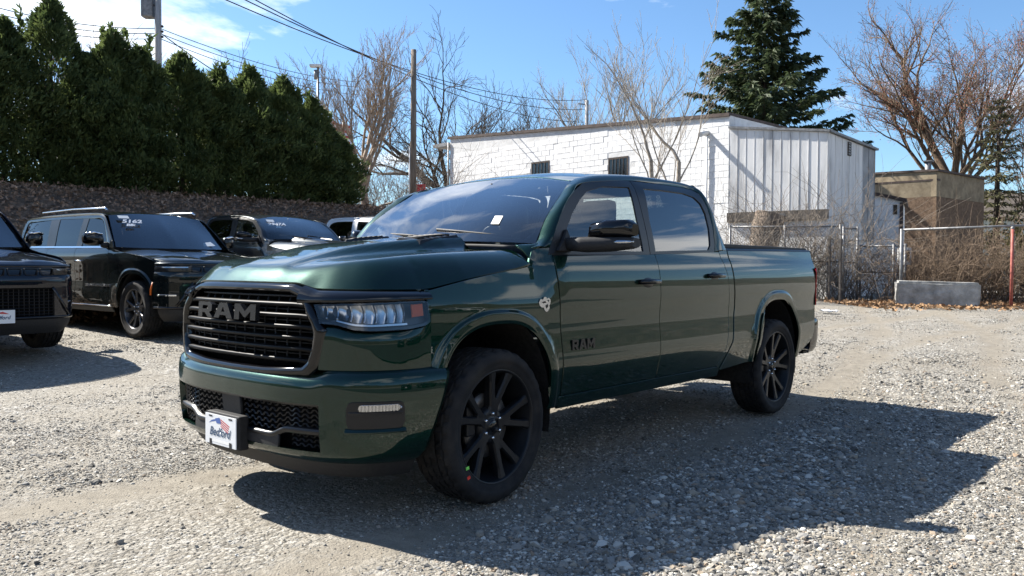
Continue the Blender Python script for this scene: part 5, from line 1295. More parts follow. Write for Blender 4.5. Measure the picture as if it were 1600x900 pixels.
def mesh_np(name, V, F4, smooth=False):
    "fast mesh from quads (numpy)"
    me = bpy.data.meshes.new(name); V = np.asarray(V, np.float32); F4 = np.asarray(F4, np.int32); k = F4.shape[1]
    me.vertices.add(len(V)); me.vertices.foreach_set('co', V.ravel()); me.loops.add(F4.size); me.loops.foreach_set('vertex_index', F4.ravel())
    me.polygons.add(len(F4)); me.polygons.foreach_set('loop_start', np.arange(len(F4), dtype=np.int32)*k); me.polygons.foreach_set('loop_total', np.full(len(F4), k, np.int32))
    if smooth: me.polygons.foreach_set('use_smooth', np.ones(len(F4), bool))
    me.update(calc_edges=True); return me
def sprays(P, dirs, length, width, droop=0.0, r=None):
    "pointed leaf sprays: quads (base, side, tip, side)"
    r = r or nrng; n = len(P); d = dirs/np.linalg.norm(dirs, axis=1, keepdims=True)
    a = np.cross(d, r.normal(0, 1, (n, 3))); a /= np.linalg.norm(a, axis=1, keepdims=True)+1e-9
    L = length*np.exp(r.normal(0, .3, n))[:, None]; Wd = width*np.exp(r.normal(0, .25, n))[:, None]
    mid = P+d*L*.5; tip = P+d*L+np.c_[np.zeros(n), np.zeros(n), -droop*L[:, 0]]
    V = np.stack([P, mid+a*Wd, tip, mid-a*Wd], 1).reshape(-1, 3); return V, np.arange(4*n).reshape(n, 4)

def evergreen_column(name, h, rad, n, seed, mat, spiky=0.0):
    "arborvitae: dense sprays in an uneven column with a pointed top"
    r = np.random.default_rng(seed); rr = random.Random(seed)
    t = r.random(n)**.85; ang = r.random(n)*2*math.pi
    lob = .80+.26*np.sin(ang*3+seed+t*5)+.16*np.sin(ang*7-t*13+seed)
    prof = np.where(t < .16, .78+.22*t/.16, np.where(t < .54, 1.0-.10*(t-.16), np.maximum(0, .962*(1-(np.clip(t, .54, 1)-.54)/.46)**.85)))
    tuft = .86+.14*np.sin(t*34+ang*2+seed)
    R_ = rad*prof*lob*tuft; q = np.where(r.random(n) < .72, r.uniform(.82, 1.04, n), r.uniform(.35, .85, n))
    x = R_*q*np.cos(ang); y = R_*q*np.sin(ang); z = h*t
    d = np.stack([np.cos(ang)*.75, np.sin(ang)*.75, .85+.2*r.random(n)], -1)+r.normal(0, .38, (n, 3))
    V, F = sprays(np.stack([x, y, z], -1), d, .125, .021, .1, r)
    return V, F
def make_column_tree(x, y, z, h, rad, seed, n=17000, label=''):
    T = empty('evergreen_tree', (x, y, z)); V, F = evergreen_column('c', h, rad, n, seed, None)
    # leaders sticking out of the top
    r = np.random.default_rng(seed+99); ex = []
    for k in range(5):
        a = r.random()*6.28; o = rad*.35*r.random(); hh = h*(.86+.22*r.random()); m = 90; tt = r.random(m)
        P = np.stack([o*math.cos(a)+r.normal(0, .05, m)*(1.15-tt), o*math.sin(a)+r.normal(0, .05, m)*(1.15-tt), h*.72+(hh-h*.72)*tt], -1)
        d = np.stack([r.normal(0, .6, m), r.normal(0, .6, m), np.full(m, .8)], -1); V2, F2 = sprays(P, d, .15, .03, 0, r); F = np.vstack([F, F2+len(V)]); V = np.vstack([V, V2])
    obj('crown', mesh_np('crown', V, F), T, MT['arbor'])
    tb = MB(); tb.tube([(0, 0, -.1), (0, 0, h*.5), (0.02, 0, h*.92)], [.07, .045, .01], 6); tb.build('trunk', MT['bark_dark'], T)
    return T
hedge = [(-60, 17.7, 4.2, 1.35), (8, 18.4, 3.75, 1.2), (82, 18.9, 4.35, 1.25), (135, 19.3, 3.2, 1.0), (178, 19.6, 3.85, 1.15), (220, 20.0, 3.55, 1.1), (285, 20.7, 3.6, 1.2), (342, 21.3, 3.35, 1.15), (392, 21.9, 3.55, 1.15), (442, 22.5, 3.45, 1.05), (487, 23.1, 3.0, 1.0), (522, 23.6, 2.1, .85)]
for k, (u, d, h, rad) in enumerate(hedge):
    x, y = on_depth(u, d); t = make_column_tree(x, y, bank_z(x, y)-.05, h, rad*1.2, 20+k)
    lab = 'dense dark evergreen in the hedge row on the bank' if k not in (2, len(hedge)-1) else ('tallest dark evergreen of the hedge with a thin spire top' if k == 2 else 'short rounded evergreen at the end of the hedge row')
    lab = {1: 'dark evergreen of the hedge just beside the tallest spire-topped one', 5: 'dark evergreen of the hedge right beside the transformer pole', 8: 'dark evergreen of the hedge in front of the gnarled leafless tree', 10: 'dark evergreen of the hedge in front of the street lamp'}.get(k, lab)
    tag(t, lab, 'tree', 'evergreens of the hedge')

def spruce(x, y, z, h, rad, seed, name, label, mat, whorls=26, per=7, dens=42, bare_low=.12, leaf=(.20, .038), droop=.35):
    T = empty(name, (x, y, z)); r = np.random.default_rng(seed); Vs = []; Fs = []; nb = 0; tb = MB()
    tb.tube([(0, 0, -.2), (.03, .02, h*.5), (0, 0, h)], [h*.022, h*.013, .01], 8)
    trunk = tb.build('trunk', MT['bark_dark'], T); br = MB()
    for w in range(whorls):
        t = bare_low+(1-bare_low)*(w+.5*r.random())/whorls; zz_ = h*t
        for k in range(per):
            a = 2*math.pi*k/per+r.random()*.9+w*.7; L = rad*(1-t)**.70*(.50+.70*r.random())+.15
            pts = []; m = 9
            for i in range(m):
                q = i/(m-1); pts.append((L*q*math.cos(a)+.06*math.sin(q*7+w), L*q*math.sin(a), zz_-droop*L*q*(1-.75*q)+.12*L*q*q))
            pts = np.array(pts); br.tube([tuple(p) for p in pts], list(np.linspace(.035, .008, m)*(.4+L/rad)), 4, cap=False)
            nl = int(dens*(.4+L)); q = r.random(nl)**.65; i0 = np.clip((q*(m-1)).astype(int), 0, m-2); f = (q*(m-1)-i0)[:, None]
            P = pts[i0]*(1-f)+pts[i0+1]*f; side = np.array([-math.sin(a), math.cos(a), 0]); out = np.array([math.cos(a), math.sin(a), .05])
            sd = r.normal(0, 1, (nl, 1)); off = sd*side*(.13*L*(1.05-q[:, None]))+r.normal(0, .03, (nl, 3))
            d = out*.6+side*np.sign(sd)*.7+np.stack([r.normal(0, .25, nl), r.normal(0, .25, nl), r.normal(-.12, .3, nl)], -1)
            V2, F2 = sprays(P+off, d, leaf[0], leaf[1], .25, r); Vs.append(V2); Fs.append(F2+nb); nb += len(V2)
    br.build('branches', MT['bark_dark'], T, fixn=False); obj('crown', mesh_np('crown', np.vstack(Vs), np.vstack(Fs)), T, mat)
    return tag(T, label, 'tree')

class Branches:
    def __init__(s): s.V = []; s.F = []; s.n = 0; s.tips = []
    def seg(s, pts, rads, k):
        pts = np.asarray(pts); m = len(pts); t = np.gradient(pts, axis=0); t /= np.linalg.norm(t, axis=1, keepdims=True)+1e-9
        ref = np.array([0, 0, 1.]) if abs(t[0, 2]) < .8 else np.array([1., 0, 0]); a = np.cross(t, ref); a /= np.linalg.norm(a, axis=1, keepdims=True)+1e-9; b = np.cross(t, a)
        an = np.arange(k)*2*math.pi/k; ring = pts[:, None]+(a[:, None]*np.cos(an)[None, :, None]+b[:, None]*np.sin(an)[None, :, None])*np.asarray(rads)[:, None, None]
        s.V.append(ring.reshape(-1, 3)); i = np.arange(m-1)[:, None]*k; j = np.arange(k)[None]
        s.F.append((np.stack([i+j, i+(j+1) % k, i+k+(j+1) % k, i+k+j], -1).reshape(-1, 4))+s.n); s.n += m*k
    def mesh(s, nm): return mesh_np(nm, np.vstack(s.V), np.vstack(s.F), True)
def grow(B, r, p, d, L, rad, lvl, maxl, up=.25, spread=.6, kids=(3, 5), wig=.12, ratio=.62, start=.3, tipr=.004):
    m = 7 if lvl < 2 else 5; pts = [p]; dd = d/np.linalg.norm(d)
    for i in range(m-1):
        dd = dd+r.normal(0, wig, 3)+np.array([0, 0, up*.18]); dd /= np.linalg.norm(dd); pts.append(pts[-1]+dd*L/(m-1))
    pts = np.array(pts); end = max(tipr, rad*(.42 if lvl < maxl else .3)); rads = np.linspace(rad, end, m); B.seg(pts, rads, 7 if lvl == 0 else (5 if lvl == 1 else (4 if lvl == 2 else 3)))
    if lvl >= maxl: B.tips.append(pts[-1]); B.tips.append(pts[2]); return
    nk = r.integers(kids[0], kids[1]+1)
    for k in range(nk):
        q = start+(1-start)*(k+r.random())/nk; q = min(q, .98); i = int(q*(m-1)); f = q*(m-1)-i; bp = pts[i]*(1-f)+pts[min(i+1, m-1)]*f; ax = pts[min(i+1, m-1)]-pts[i]; ax /= np.linalg.norm(ax)+1e-9
        sd = np.cross(ax, r.normal(0, 1, 3)); sd /= np.linalg.norm(sd)+1e-9; nd = ax*(1-spread*.45)+sd*spread*(.7+.6*r.random())+np.array([0, 0, up])
        grow(B, r, bp, nd, L*ratio*(.75+.5*r.random())*(1.15-.45*q), max(tipr, rads[i]*.62), lvl+1, maxl, up, spread, kids, wig, ratio, .15, tipr)
    if lvl < maxl: grow(B, r, pts[-1], dd+r.normal(0, .12, 3), L*ratio*.95, end, lvl+1, maxl, up, spread, kids, wig, ratio, .1, tipr)
def bare_tree(x, y, z, seed, label, h=8, trunk=.15, levels=4, mat='bark_grey', lean=(0, 0), name='bare_tree', first=.42, buds=0, group=None, cat='tree', stems=1, **kw):
    T = empty(name, (x, y, z)); r = np.random.default_rng(seed); B = Branches(); tr = Branches()
    for s_ in range(stems):
        ang = r.random()*6.28; o = np.array([math.cos(ang), math.sin(ang), 0])*(.12 if stems > 1 else 0)
        d = np.array([lean[0]+(o[0]*.3 if stems > 1 else 0), lean[1]+(o[1]*.3 if stems > 1 else 0), 1.])
        L = h*first; m = 7; pts = [o+np.array([0, 0, -.15])]; dd = d/np.linalg.norm(d)
        for i in range(m-1): dd = dd+r.normal(0, .05, 3); dd /= np.linalg.norm(dd); pts.append(pts[-1]+dd*(L+.15)/(m-1))
        pts = np.array(pts); tr.seg(pts, np.linspace(trunk*1.15, trunk*.72, m)*(1 if stems == 1 else .7), 9)
        nk = kw.get('main', 5); 
        for k in range(nk):
            lo_ = kw.get('low', .55); q = lo_+(1-lo_)*k/max(1, nk-1); i = min(m-2, int(q*(m-1))); f = q*(m-1)-i; bp = pts[i]*(1-f)+pts[i+1]*f; a = 2*math.pi*(k*.382)+r.random()
            sp_ = kw.get('fan', .55); nd = np.array([math.cos(a)*sp_, math.sin(a)*sp_, 1-.45*sp_])+dd*.35
            grow(B, r, bp, nd, h*(1-first)*kw.get('blen', .55)*(.8+.4*r.random()), trunk*(kw.get('thick', .5) if k < nk-1 else .62)*(1 if stems == 1 else .7), 1, levels, kw.get('up', .25), kw.get('spread', .6), kw.get('kids', (3, 5)), kw.get('wig', .12), kw.get('ratio', .62), .25, kw.get('tipr', .006))
    obj('trunk', tr.mesh('trunk'), T, MT[mat]); obj('crown', B.mesh('crown'), T, MT[mat])
    if buds:
        tp = np.array(B.tips); k = r.integers(0, len(tp), buds); P = tp[k]+r.normal(0, .16, (buds, 3)); V, F = sprays(P, r.normal(0, 1, (buds, 3)), .055, .02, 0, r); obj('buds', mesh_np('buds', V, F), T, MT['buds'])
    return tag(T, label, cat, group)
def place_bare(u, d, vtop, seed, label, vbase=None, **kw):
    x, y = on_depth(u, d); z = bank_z(x, y) if u < 760 and d < 40 else gz(x, y)
    ztop = float(px(u, vtop, d)[2]); return bare_tree(x, y, z, seed, label, h=ztop-z, **kw)

place_bare(574, 27, 52, 3, 'leafless vase-shaped tree with upright twigs beside the wooden pole', trunk=.13, levels=5, mat='bark_tan', first=.26, main=9, fan=.50, up=.30, spread=.40, kids=(3, 4), ratio=.58, tipr=.0045, blen=.56)
place_bare(402, 42, 36, 5, 'gnarled dark leafless tree rising behind the hedge', trunk=.30, levels=5, mat='bark_dark', first=.56, main=6, fan=.85, up=.10, spread=.75, wig=.24, kids=(3, 4), tipr=.008, blen=.46)
place_bare(714, 50, 84, 8, 'dark leafless tree with spreading limbs left of the white building', trunk=.40, levels=5, mat='bark_dark', first=.30, main=7, fan=.6, up=.16, spread=.6, wig=.15, kids=(3, 4), tipr=.009, blen=.52)
place_bare(790, 56, 128, 9, 'smaller dark leafless tree just above the white roof edge', trunk=.22, levels=4, mat='bark_dark', first=.38, main=6, fan=.65, up=.22, spread=.6, tipr=.010)
place_bare(938, 50, 72, 12, 'pale-barked leafless tree behind the white building', trunk=.24, levels=5, mat='bark_pale', first=.36, main=7, fan=.48, up=.26, spread=.5, kids=(3, 4), tipr=.007, blen=.5)
place_bare(880, 50, 150, 13, 'low pale leafless tree by the short roof-top post', trunk=.14, levels=4, mat='bark_pale', first=.40, main=6, fan=.6, tipr=.009)
place_bare(1030, 22.5, 55, 15, 'spindly leafless tree standing close to the white block wall', trunk=.11, levels=4, mat='bark_pale', first=.52, main=4, fan=.45, up=.24, spread=.50, kids=(2, 4), ratio=.56, tipr=.0045, stems=2, blen=.66, thick=.34)
place_bare(1490, 44, 62, 52, 'large leafless tree with reddish buds behind the brick building', trunk=.46, levels=5, mat='bark_brown', first=.40, main=9, low=.78, fan=.66, up=.13, spread=.56, wig=.13, kids=(3, 5), ratio=.60, tipr=.008, buds=18000, blen=.66, thick=.32)
place_bare(1600, 40, 140, 21, 'leafless tree with pale twigs at the edge of the brick building yard', trunk=.2, levels=4, mat='bark_brown', first=.34, main=6, fan=.6, tipr=.009, buds=1500)
for k, (u, d, vt) in enumerate(((110, 62, 62), (160, 66, 70), (215, 60, 78), (275, 64, 84), (330, 62, 96), (460, 60, 118), (370, 66, 104))):
    place_bare(u, d, vt, 40+k, 'reddish leafless tree in the row behind the hedge', trunk=.25, levels=4, mat='bark_red', first=.40, main=7, fan=.6, up=.28, spread=.5, kids=(4, 5), tipr=.014, group='reddish trees behind the hedge')
x, y = on_depth(1190, 42); spruce(x, y, gz(x, y), float(px(1190, -22, 42)[2])-gz(x, y), 6.6, 31, 'spruce_tree', 'tall dark green spruce behind the metal-clad shed', MT['spruce'], whorls=26, per=7, dens=66, bare_low=.2, leaf=(.30, .055), droop=.12)
x, y = on_depth(1556, 40); spruce(x, y, gz(x, y), float(px(1556, 150, 40)[2])-gz(x, y), 1.9, 33, 'fir_tree', 'thin sparse fir tree in front of the big leafless tree', MT['thin_fir'], whorls=24, per=5, dens=22, bare_low=.1, leaf=(.22, .04), droop=.5)

def brush(x, y, z, seed, label, w, h, n, mat, rad=.012, name='brush', cat='shrub', group=None, arch=.6, depth=None):
    "tangle of thin arching stems"
    T = empty(name, (x, y, z)); r = np.random.default_rng(seed); B = Branches(); depth = depth or w*.6
    ang0 = YAW-math.pi/2
    for k in range(n):
        a = (r.random()-.5)*w; b = (r.random()-.5)*depth; p = np.array([a*_r[0]+b*_oh[0], a*_r[1]+b*_oh[1], -.05]); L = h*(.6+.8*r.random()); d = np.array([r.normal(0, .45), r.normal(0, .45), 1.0]); d /= np.linalg.norm(d)
        pts = [p]; m = 8; g = arch*(.3+r.random())
        for i in range(m-1): d = d+r.normal(0, .13, 3)+np.array([0, 0, -g*.28*i/m]); d /= np.linalg.norm(d); pts.append(pts[-1]+d*L/(m-1))
        pts = np.array(pts); B.seg(pts, np.linspace(rad, rad*.4, m), 3)
        for q in range(3):
            i = r.integers(2, m-1); dd = d+r.normal(0, .8, 3); dd /= np.linalg.norm(dd); p2 = [pts[i]]
            for w_ in range(4): dd = dd+r.normal(0, .2, 3); dd /= np.linalg.norm(dd); p2.append(p2[-1]+dd*L*.10)
            B.seg(np.array(p2), np.linspace(rad*.6, rad*.3, 5), 3)
    obj('stems', B.mesh('stems'), T, MT[mat]); return tag(T, label, cat, group)
for k, (u, d, vt, w) in enumerate(((610, 29, 190, 2.2), (660, 30, 205, 2.6), (690, 31, 225, 2.2), (560, 31, 190, 2.4), (630, 34, 180, 3.0), (600, 26.6, 255, 2.0), (675, 28, 250, 2.2))):
    x, y = on_depth(u, d); z = bank_z(x, y); brush(x, y, z, 60+k, 'tall brown brush growing between hedge and white building', w, (float(px(u, vt, d)[2])-z)*.85, 40, 'bark_grey', .010, group='brush beside the white building', arch=.35)
for k, (u, d, vt, w, n) in enumerate(((1165, 23.6, 325, 1.6, 60), (1225, 23.3, 318, 1.8, 90), (1285, 23.2, 305, 1.6, 90), (1325, 23.0, 330, 1.2, 60))):
    x, y = on_depth(u, d); z = gz(x, y); brush(x, y, z, 80+k, 'bare vines tangled over the chain-link fence by the shed', w, float(px(u, vt, d)[2])-z, n, 'bark_grey', .010, name='vine', group='vines on the fence', arch=1.0, depth=.7)
for k, (u, d, vt, w, n) in enumerate(((1450, 21.5, 372, 1.5, 120), (1500, 21.8, 362, 1.6, 140), (1550, 21.6, 362, 1.6, 140), (1605, 21.4, 365, 1.6, 120), (1385, 22.5, 385, .9, 40))):
    x, y = on_depth(u, d); z = gz(x, y); brush(x, y, z, 90+k, 'tangled brown brush behind the concrete block' if k < 4 else 'small leafless bush beside the white outbuilding', w, float(px(u, vt, d)[2])-z, n, 'bark_brown', .009, group='brush behind the concrete block' if k < 4 else None, arch=.9, depth=1.2)
# creeping stems on top of the bank
for k in range(9):
    i = 8+k*17; x, y = bt2[i]+bn2[i]*1.5; brush(x, y, bank_z(x, y)-.05, 120+k, 'low dead creeper stems sprawled along the brown bank', 2.0, .28, 26, 'bark_brown', .008, name='creeper', group='creepers on the bank', arch=1.6, depth=2.4)
x, y = on_depth(1585, 39); T_ = empty('bush', (x, y, gz(x, y))); V, F = evergreen_column('b', 2.9, 1.1, 2600, 77, None); obj('crown', mesh_np('crown', V, F), T_, leaf_mat('yellow_green_leaves', (.10, .11, .03), (.26, .24, .07), .3)); tb = MB(); tb.tube([(0, 0, 0), (0, 0, 1.5)], .05, 6); tb.build('stem', MT['bark_dark'], T_); tag(T_, 'yellow-green bush at the corner of the brick building yard', 'bush')
# leaf litter along the fence foot
n = 5200; D = nrng.normal(20.3, .9, n); lat = nrng.uniform(8.2, 14.6, n); x = CAM[0]+D*_oh[0]+lat*_r[0]; y = CAM[1]+D*_oh[1]+lat*_r[1]; z = ground_z(x, y)+.012+.02*nrng.random(n)
V, F = sprays(np.stack([x, y, z], -1), np.stack([nrng.normal(0, 1, n), nrng.normal(0, 1, n), nrng.normal(0, .25, n)], -1), .10, .032)
lf = obj('fallen_leaves', mesh_np('fallen_leaves', V, F), None, noisy('dry_leaf', (.16, .085, .04), (.42, .27, .15), 3, .9)); tag(lf, 'dry brown leaves drifted along the fence foot', None, kind='stuff')
n = 30000; i = nrng.integers(0, 180, n); o_ = nrng.uniform(-1.5, 6, n); P = bt2[i]+bn2[i]*o_[:, None]+nrng.normal(0, .2, (n, 2)); z = np.array([bank_z(a, b) for a, b in P])+.03+.08*nrng.random(n)
V, F = sprays(np.c_[P, z], np.stack([nrng.normal(0, 1, n), nrng.normal(0, 1, n), nrng.normal(0, .5, n)], -1), .075, .024)
lf = obj('fallen_leaves', mesh_np('fallen_leaves', V, F), None, noisy('dark_dry_leaf', (.13, .082, .055), (.40, .265, .18), 4, .9)); tag(lf, 'dark dead leaves covering the bank below the hedge', None, kind='stuff')
# ================================================================ buildings
MT['white_block'] = noisy('white_painted_block', (.64, .64, .63), (.78, .78, .77), 3.0, .75, .5, 22, bdist=.012, lo=.3, hi=.6, c3=(.71, .71, .70))
MT['mortar'] = noisy('painted_mortar', (.54, .54, .53), (.68, .68, .67), 4, .85, .3, 30)
MT['coping'] = noisy('brown_coping', (.045, .032, .028), (.09, .065, .055), 5, .7)
MT['dark_pane'] = pbr('dark_window_pane', (.012, .013, .015), .12, coat=.4)
MT['iron'] = noisy('rusty_iron', (.03, .026, .024), (.08, .06, .05), 20, .8)
MT['galv'] = noisy('galvanised_pipe', (.14, .143, .145), (.27, .272, .275), 9, .55, metal=.4)
MT['white_sheet'] = noisy('weathered_white_sheet', (.36, .36, .36), (.72, .72, .71), 1.6, .6, .15, 30, stretch=(1.6, 1.6, .35), lo=.3, hi=.62, c3=(.60, .60, .59))
MT['grey_sheet'] = noisy('grey_sheet', (.20, .21, .22), (.32, .33, .34), 2, .6)
MT['wood_old'] = noisy('weathered_timber', (.07, .063, .056), (.17, .15, .13), 6, .9, .5, 40, stretch=(1, 1, .2))
MT['pole_wood'] = noisy('utility_pole_wood', (.12, .095, .075), (.26, .22, .18), 7, .9, .6, 30, stretch=(3, 3, .25))
MT['pole_grey'] = noisy('grey_pole_wood', (.24, .235, .23), (.42, .41, .40), 7, .9, .5, 30, stretch=(3, 3, .25))
MT['brick_brown'] = noisy('brown_brick', (.10, .065, .042), (.20, .135, .09), 9, .9, .5, 60)
MT['stucco_tan'] = noisy('tan_stucco', (.17, .135, .09), (.30, .245, .165), 2.5, .9, .3, 40)
MT['concrete'] = noisy('rough_concrete', (.20, .195, .18), (.44, .43, .40), 3.2, .95, 1.0, 16, bdist=.03, detail=9, c3=(.31, .305, .285))
MT['red_paint'] = noisy('red_painted_steel', (.24, .055, .045), (.38, .13, .10), 8, .6)
MT['red_sign'] = pbr('red_sign', (.55, .02, .03), .5)

def wall_frame(A, B):
    A = np.asarray(A, float); B = np.asarray(B, float); L = np.linalg.norm(B-A); t = (B-A)/L; n = np.array([t[1], -t[0]])
    if (CAM[:2]-A)@n < 0: n = -n
    return A, t, n, L
def wpt(fr, a, o, z): A, t, n, L = fr; p = A+t*a+n*o; return (p[0], p[1], z)
def wbox(mb, fr, a0, a1, o0, o1, z0, z1, z0b=None, z1b=None):
    z0b = z0 if z0b is None else z0b; z1b = z1 if z1b is None else z1b
    V = [wpt(fr, a0, o0, z0), wpt(fr, a1, o0, z0b), wpt(fr, a1, o1, z0b), wpt(fr, a0, o1, z0), wpt(fr, a0, o0, z1), wpt(fr, a1, o0, z1b), wpt(fr, a1, o1, z1b), wpt(fr, a0, o1, z1)]
    return mb.add(V, [(0, 1, 2, 3), (4, 5, 6, 7), (0, 1, 5, 4), (1, 2, 6, 5), (2, 3, 7, 6), (3, 0, 4, 7)])
# --- white block building: left corner far, right corner near
DL, DR = 36.0, 26.0
WA = px(703, 420, DL)[:2]; WB = px(1137, 420, DR)[:2]; WF = wall_frame(WA, WB); WL = WF[3]
zA = float(px(703, 216, DL)[2]); zB = float(px(1137, 180, DR)[2])
roofz = lambda a: zA+(zB-zA)*a/WL
WBD = empty('white_block_building', (float(WA[0]), float(WA[1]), 0))
def wobj(mb, name, mat, par, **k):
    o = mb.build(name, mat, None, **k); o.parent = par; o.matrix_parent_inverse = par.matrix_world.inverted() if False else Matrix.Translation(-Vector(par.location)); return o
bw_ = MB(); wbox(bw_, WF, 0, WL, -.30, .002, .1, zA-.02, None, zB-.02)
# side + back walls
wbox(bw_, WF, .0, .3, -6.0, -.31, .1, zA-.03); wbox(bw_, WF, WL-.3, WL, -6.0, -.31, .1, zB-.03)
wall = wobj(bw_, 'wall', MT['mortar'], WBD)
rf = MB(); wbox(rf, WF, -.1, WL+.02, -6.2, -.02, zA-.02, zA+.06, zB-.02, zB+.06); wobj(rf, 'roof', MT['coping'], WBD)
cp = MB(); wbox(cp, WF, -.12, WL+.02, -.018, .07, zA-.06, zA+.05, zB-.06, zB+.05); wobj(cp, 'roof_edge', MT['coping'], WBD)
wins = []
for (u0, u1, v0, v1) in ((830, 858, 253, 300), (950, 981, 246, 300)):
    def a_of(u):
        lo, hi = 0., WL
        for _ in range(40):
            m_ = (lo+hi)/2; p = WF[0]+WF[1]*m_; q = np.array([p[0], p[1], 3.])-CAM; uu = 800+FPX*(q@_r2)/(q@_o)
            if uu < u: lo = m_
            else: hi = m_
        return lo
    a0, a1 = a_of(u0), a_of(u1); am = (a0+a1)/2; p = WF[0]+WF[1]*am; dep = (np.array([p[0], p[1], 3.])-CAM)@_o
    zt_ = float(px((u0+u1)/2, v0, dep)[2]); wins.append((a0+.05, a1-.05, zt_-.85, zt_-.04))
for a0, a1, z0, z1 in wins:
    w = MB()
    wbox(w, WF, a0, a1, -.02, .006, z0, z1); wo = wobj(w, 'window', MT['dark_pane'], WBD)
    fr = MB(); e = .05
    wbox(fr, WF, a0-e, a1+e, .0, .022, z1-.02, z1+.05); wbox(fr, WF, a0-e, a1+e, .0, .03, z0-.06, z0); wbox(fr, WF, a0-e, a0, .0, .021, z0, z1-.021); wbox(fr, WF, a1, a1+e, .0, .021, z0, z1-.021)
    f_ = wobj(fr, 'frame', MT['iron'], WBD); f_.parent = wo; f_.matrix_parent_inverse = Matrix()
    for k in range(1, 5):
        b = MB(); a = a0+(a1-a0)*k/5; p0, p1 = wpt(WF, a, .02, z0), wpt(WF, a, .02, z1); b.tube([p0, p1], .011, 5); q = wobj(b, 'bar', MT['iron'], WBD); q.parent = wo; q.matrix_parent_inverse = Matrix()
# blocks: only the courses that show above the cars
BWD, BH = .415, .205; blocks = []
row = 0; z = 2.55
rz_w = math.atan2(WF[1][1], WF[1][0])
while z < zB:
    a = -(row % 2)*BWD/2
    while a < WL:
        b0, b1 = max(a, .0), min(a+BWD-.012, WL)
        if b1-b0 > .08 and z+BH-.01 < roofz((b0+b1)/2)-.06:
            if not any(b1 > w0-.03 and b0 < w1+.03 and z+BH > z0-.04 and z < z1+.04 for w0, w1, z0, z1 in wins): blocks.append((b0, b1, z))
        a += BWD
    z += BH; row += 1
bm_ = MB(); bm_.box((0, 0, 0), (BWD-.011, .04, BH-.011), bev=.005); bme = bm_.mesh('block'); bme.materials.append(MT['white_block'])
blocks.sort(key=lambda q: -q[0]); rest = MB(); cnt = 0; r_ = random.Random(5)
for b0, b1, z in blocks:
    full = abs((b1-b0)-(BWD-.012)) < .01; a = (b0+b1)/2; pr = r_.choice((-.016, -.012, -.011, -.010, -.010, -.009, -.006))
    if full and cnt < 300:
        o = bpy.data.objects.new('block', bme); COL.objects.link(o); o.parent = wall; p = wpt(WF, a, pr, z+BH/2); o.location = p; o.rotation_euler = (r_.gauss(0, .004), r_.gauss(0, .006), rz_w+r_.gauss(0, .006)); o.scale = (1+r_.gauss(0, .006), 1, 1+r_.gauss(0, .012)); cnt += 1
    else: wbox(rest, WF, b0+.001, b1-.001, -.03, pr+.02, z+.002, z+BH-.012)
ro = wobj(rest, 'blocks', MT['white_block'], WBD); ro.parent = wall; ro.matrix_parent_inverse = Matrix(); ro['kind'] = 'stuff'
# downpipe, vent stub, conduit
dp = MB(); p0 = px(1104, 240, DR+.15); a_ = a_of(1105)
dp.tube([wpt(WF, a_, .06, 2.0), wpt(WF, a_, .06, float(px(1105, 212, DR+.3)[2]))], .035, 8); wobj(dp, 'downpipe', MT['white_block'], WBD)
vz = float(px(1106, 208, DR+.2)[2]); vs = MB(); vs.tube([wpt(WF, a_-.02, .0, vz+.05), wpt(WF, a_, .30, vz), wpt(WF, a_+.02, .48, vz-.06)], .085, 12); wobj(vs, 'vent_pipe', MT['white_sheet'], WBD)
vc = MB(); vc.tube([wpt(WF, a_-.25, .02, vz+.10), wpt(WF, a_-.05, .16, vz+.10)], .03, 6); wobj(vc, 'vent_bracket', MT['iron'], WBD)
cd = MB(); a1_ = a_of(790); zc_ = 4.55; cd.tube([wpt(WF, .25, .03, zc_+.25), wpt(WF, a1_-.15, .03, zc_+.35), wpt(WF, a1_, .03, zc_+.15), wpt(WF, a1_, .03, 3.0)], .018, 6); wobj(cd, 'conduit', MT['white_block'], WBD)
ev = MB(); wbox(ev, WF, -1.1, -.13, -1.5, .1, zA-.35, zA-.2); ev.tube([wpt(WF, -.06, .06, zA-.2), wpt(WF, -.06, .06, 3.0)], .04, 6); wobj(ev, 'lean_to_eave', MT['galv'], WBD)
tag(WBD, 'white painted concrete block building with dark coping and two barred windows', 'building')

# --- metal clad shed on the right end
SA = WB+WF[1]*.012; SB_ = px(1291, 420, 24.1)[:2]; SF = wall_frame(SA, SB_); SCo = px(1364, 420, 26.7)[:2]; SF2 = wall_frame(SB_, SCo)
SHD = empty('metal_clad_shed', (float(SA[0]), float(SA[1]), 0))
szA = float(px(1137, 200, 26.0)[2]); szB = float(px(1291, 205, 24.1)[2]); szC = float(px(1364, 234, 26.7)[2]); sbt = float(px(1200, 331, 25.4)[2])
core = MB(); wbox(core, SF, .0, SF[3], -3.0, -.03, .1, szA-.03, None, szB-.03); wobj(core, 'wall', MT['mortar'], SHD)
npan = 11
for k in range(npan):
    a0, a1 = SF[3]*k/npan, SF[3]*(k+1)/npan; p = MB(); zt0 = szA+(szB-szA)*k/npan; zt1 = szA+(szB-szA)*(k+1)/npan; j = r_.uniform(-.002, .004)
    wbox(p, SF, a0+.004, a1-.022, -.028, .004+j, sbt, zt0-.04, None, zt1-.04); wbox(p, SF, a1-.022, a1-.004, -.028, .014+j, sbt, zt1-.04); wobj(p, 'sheet_panel', MT['white_sheet'], SHD)
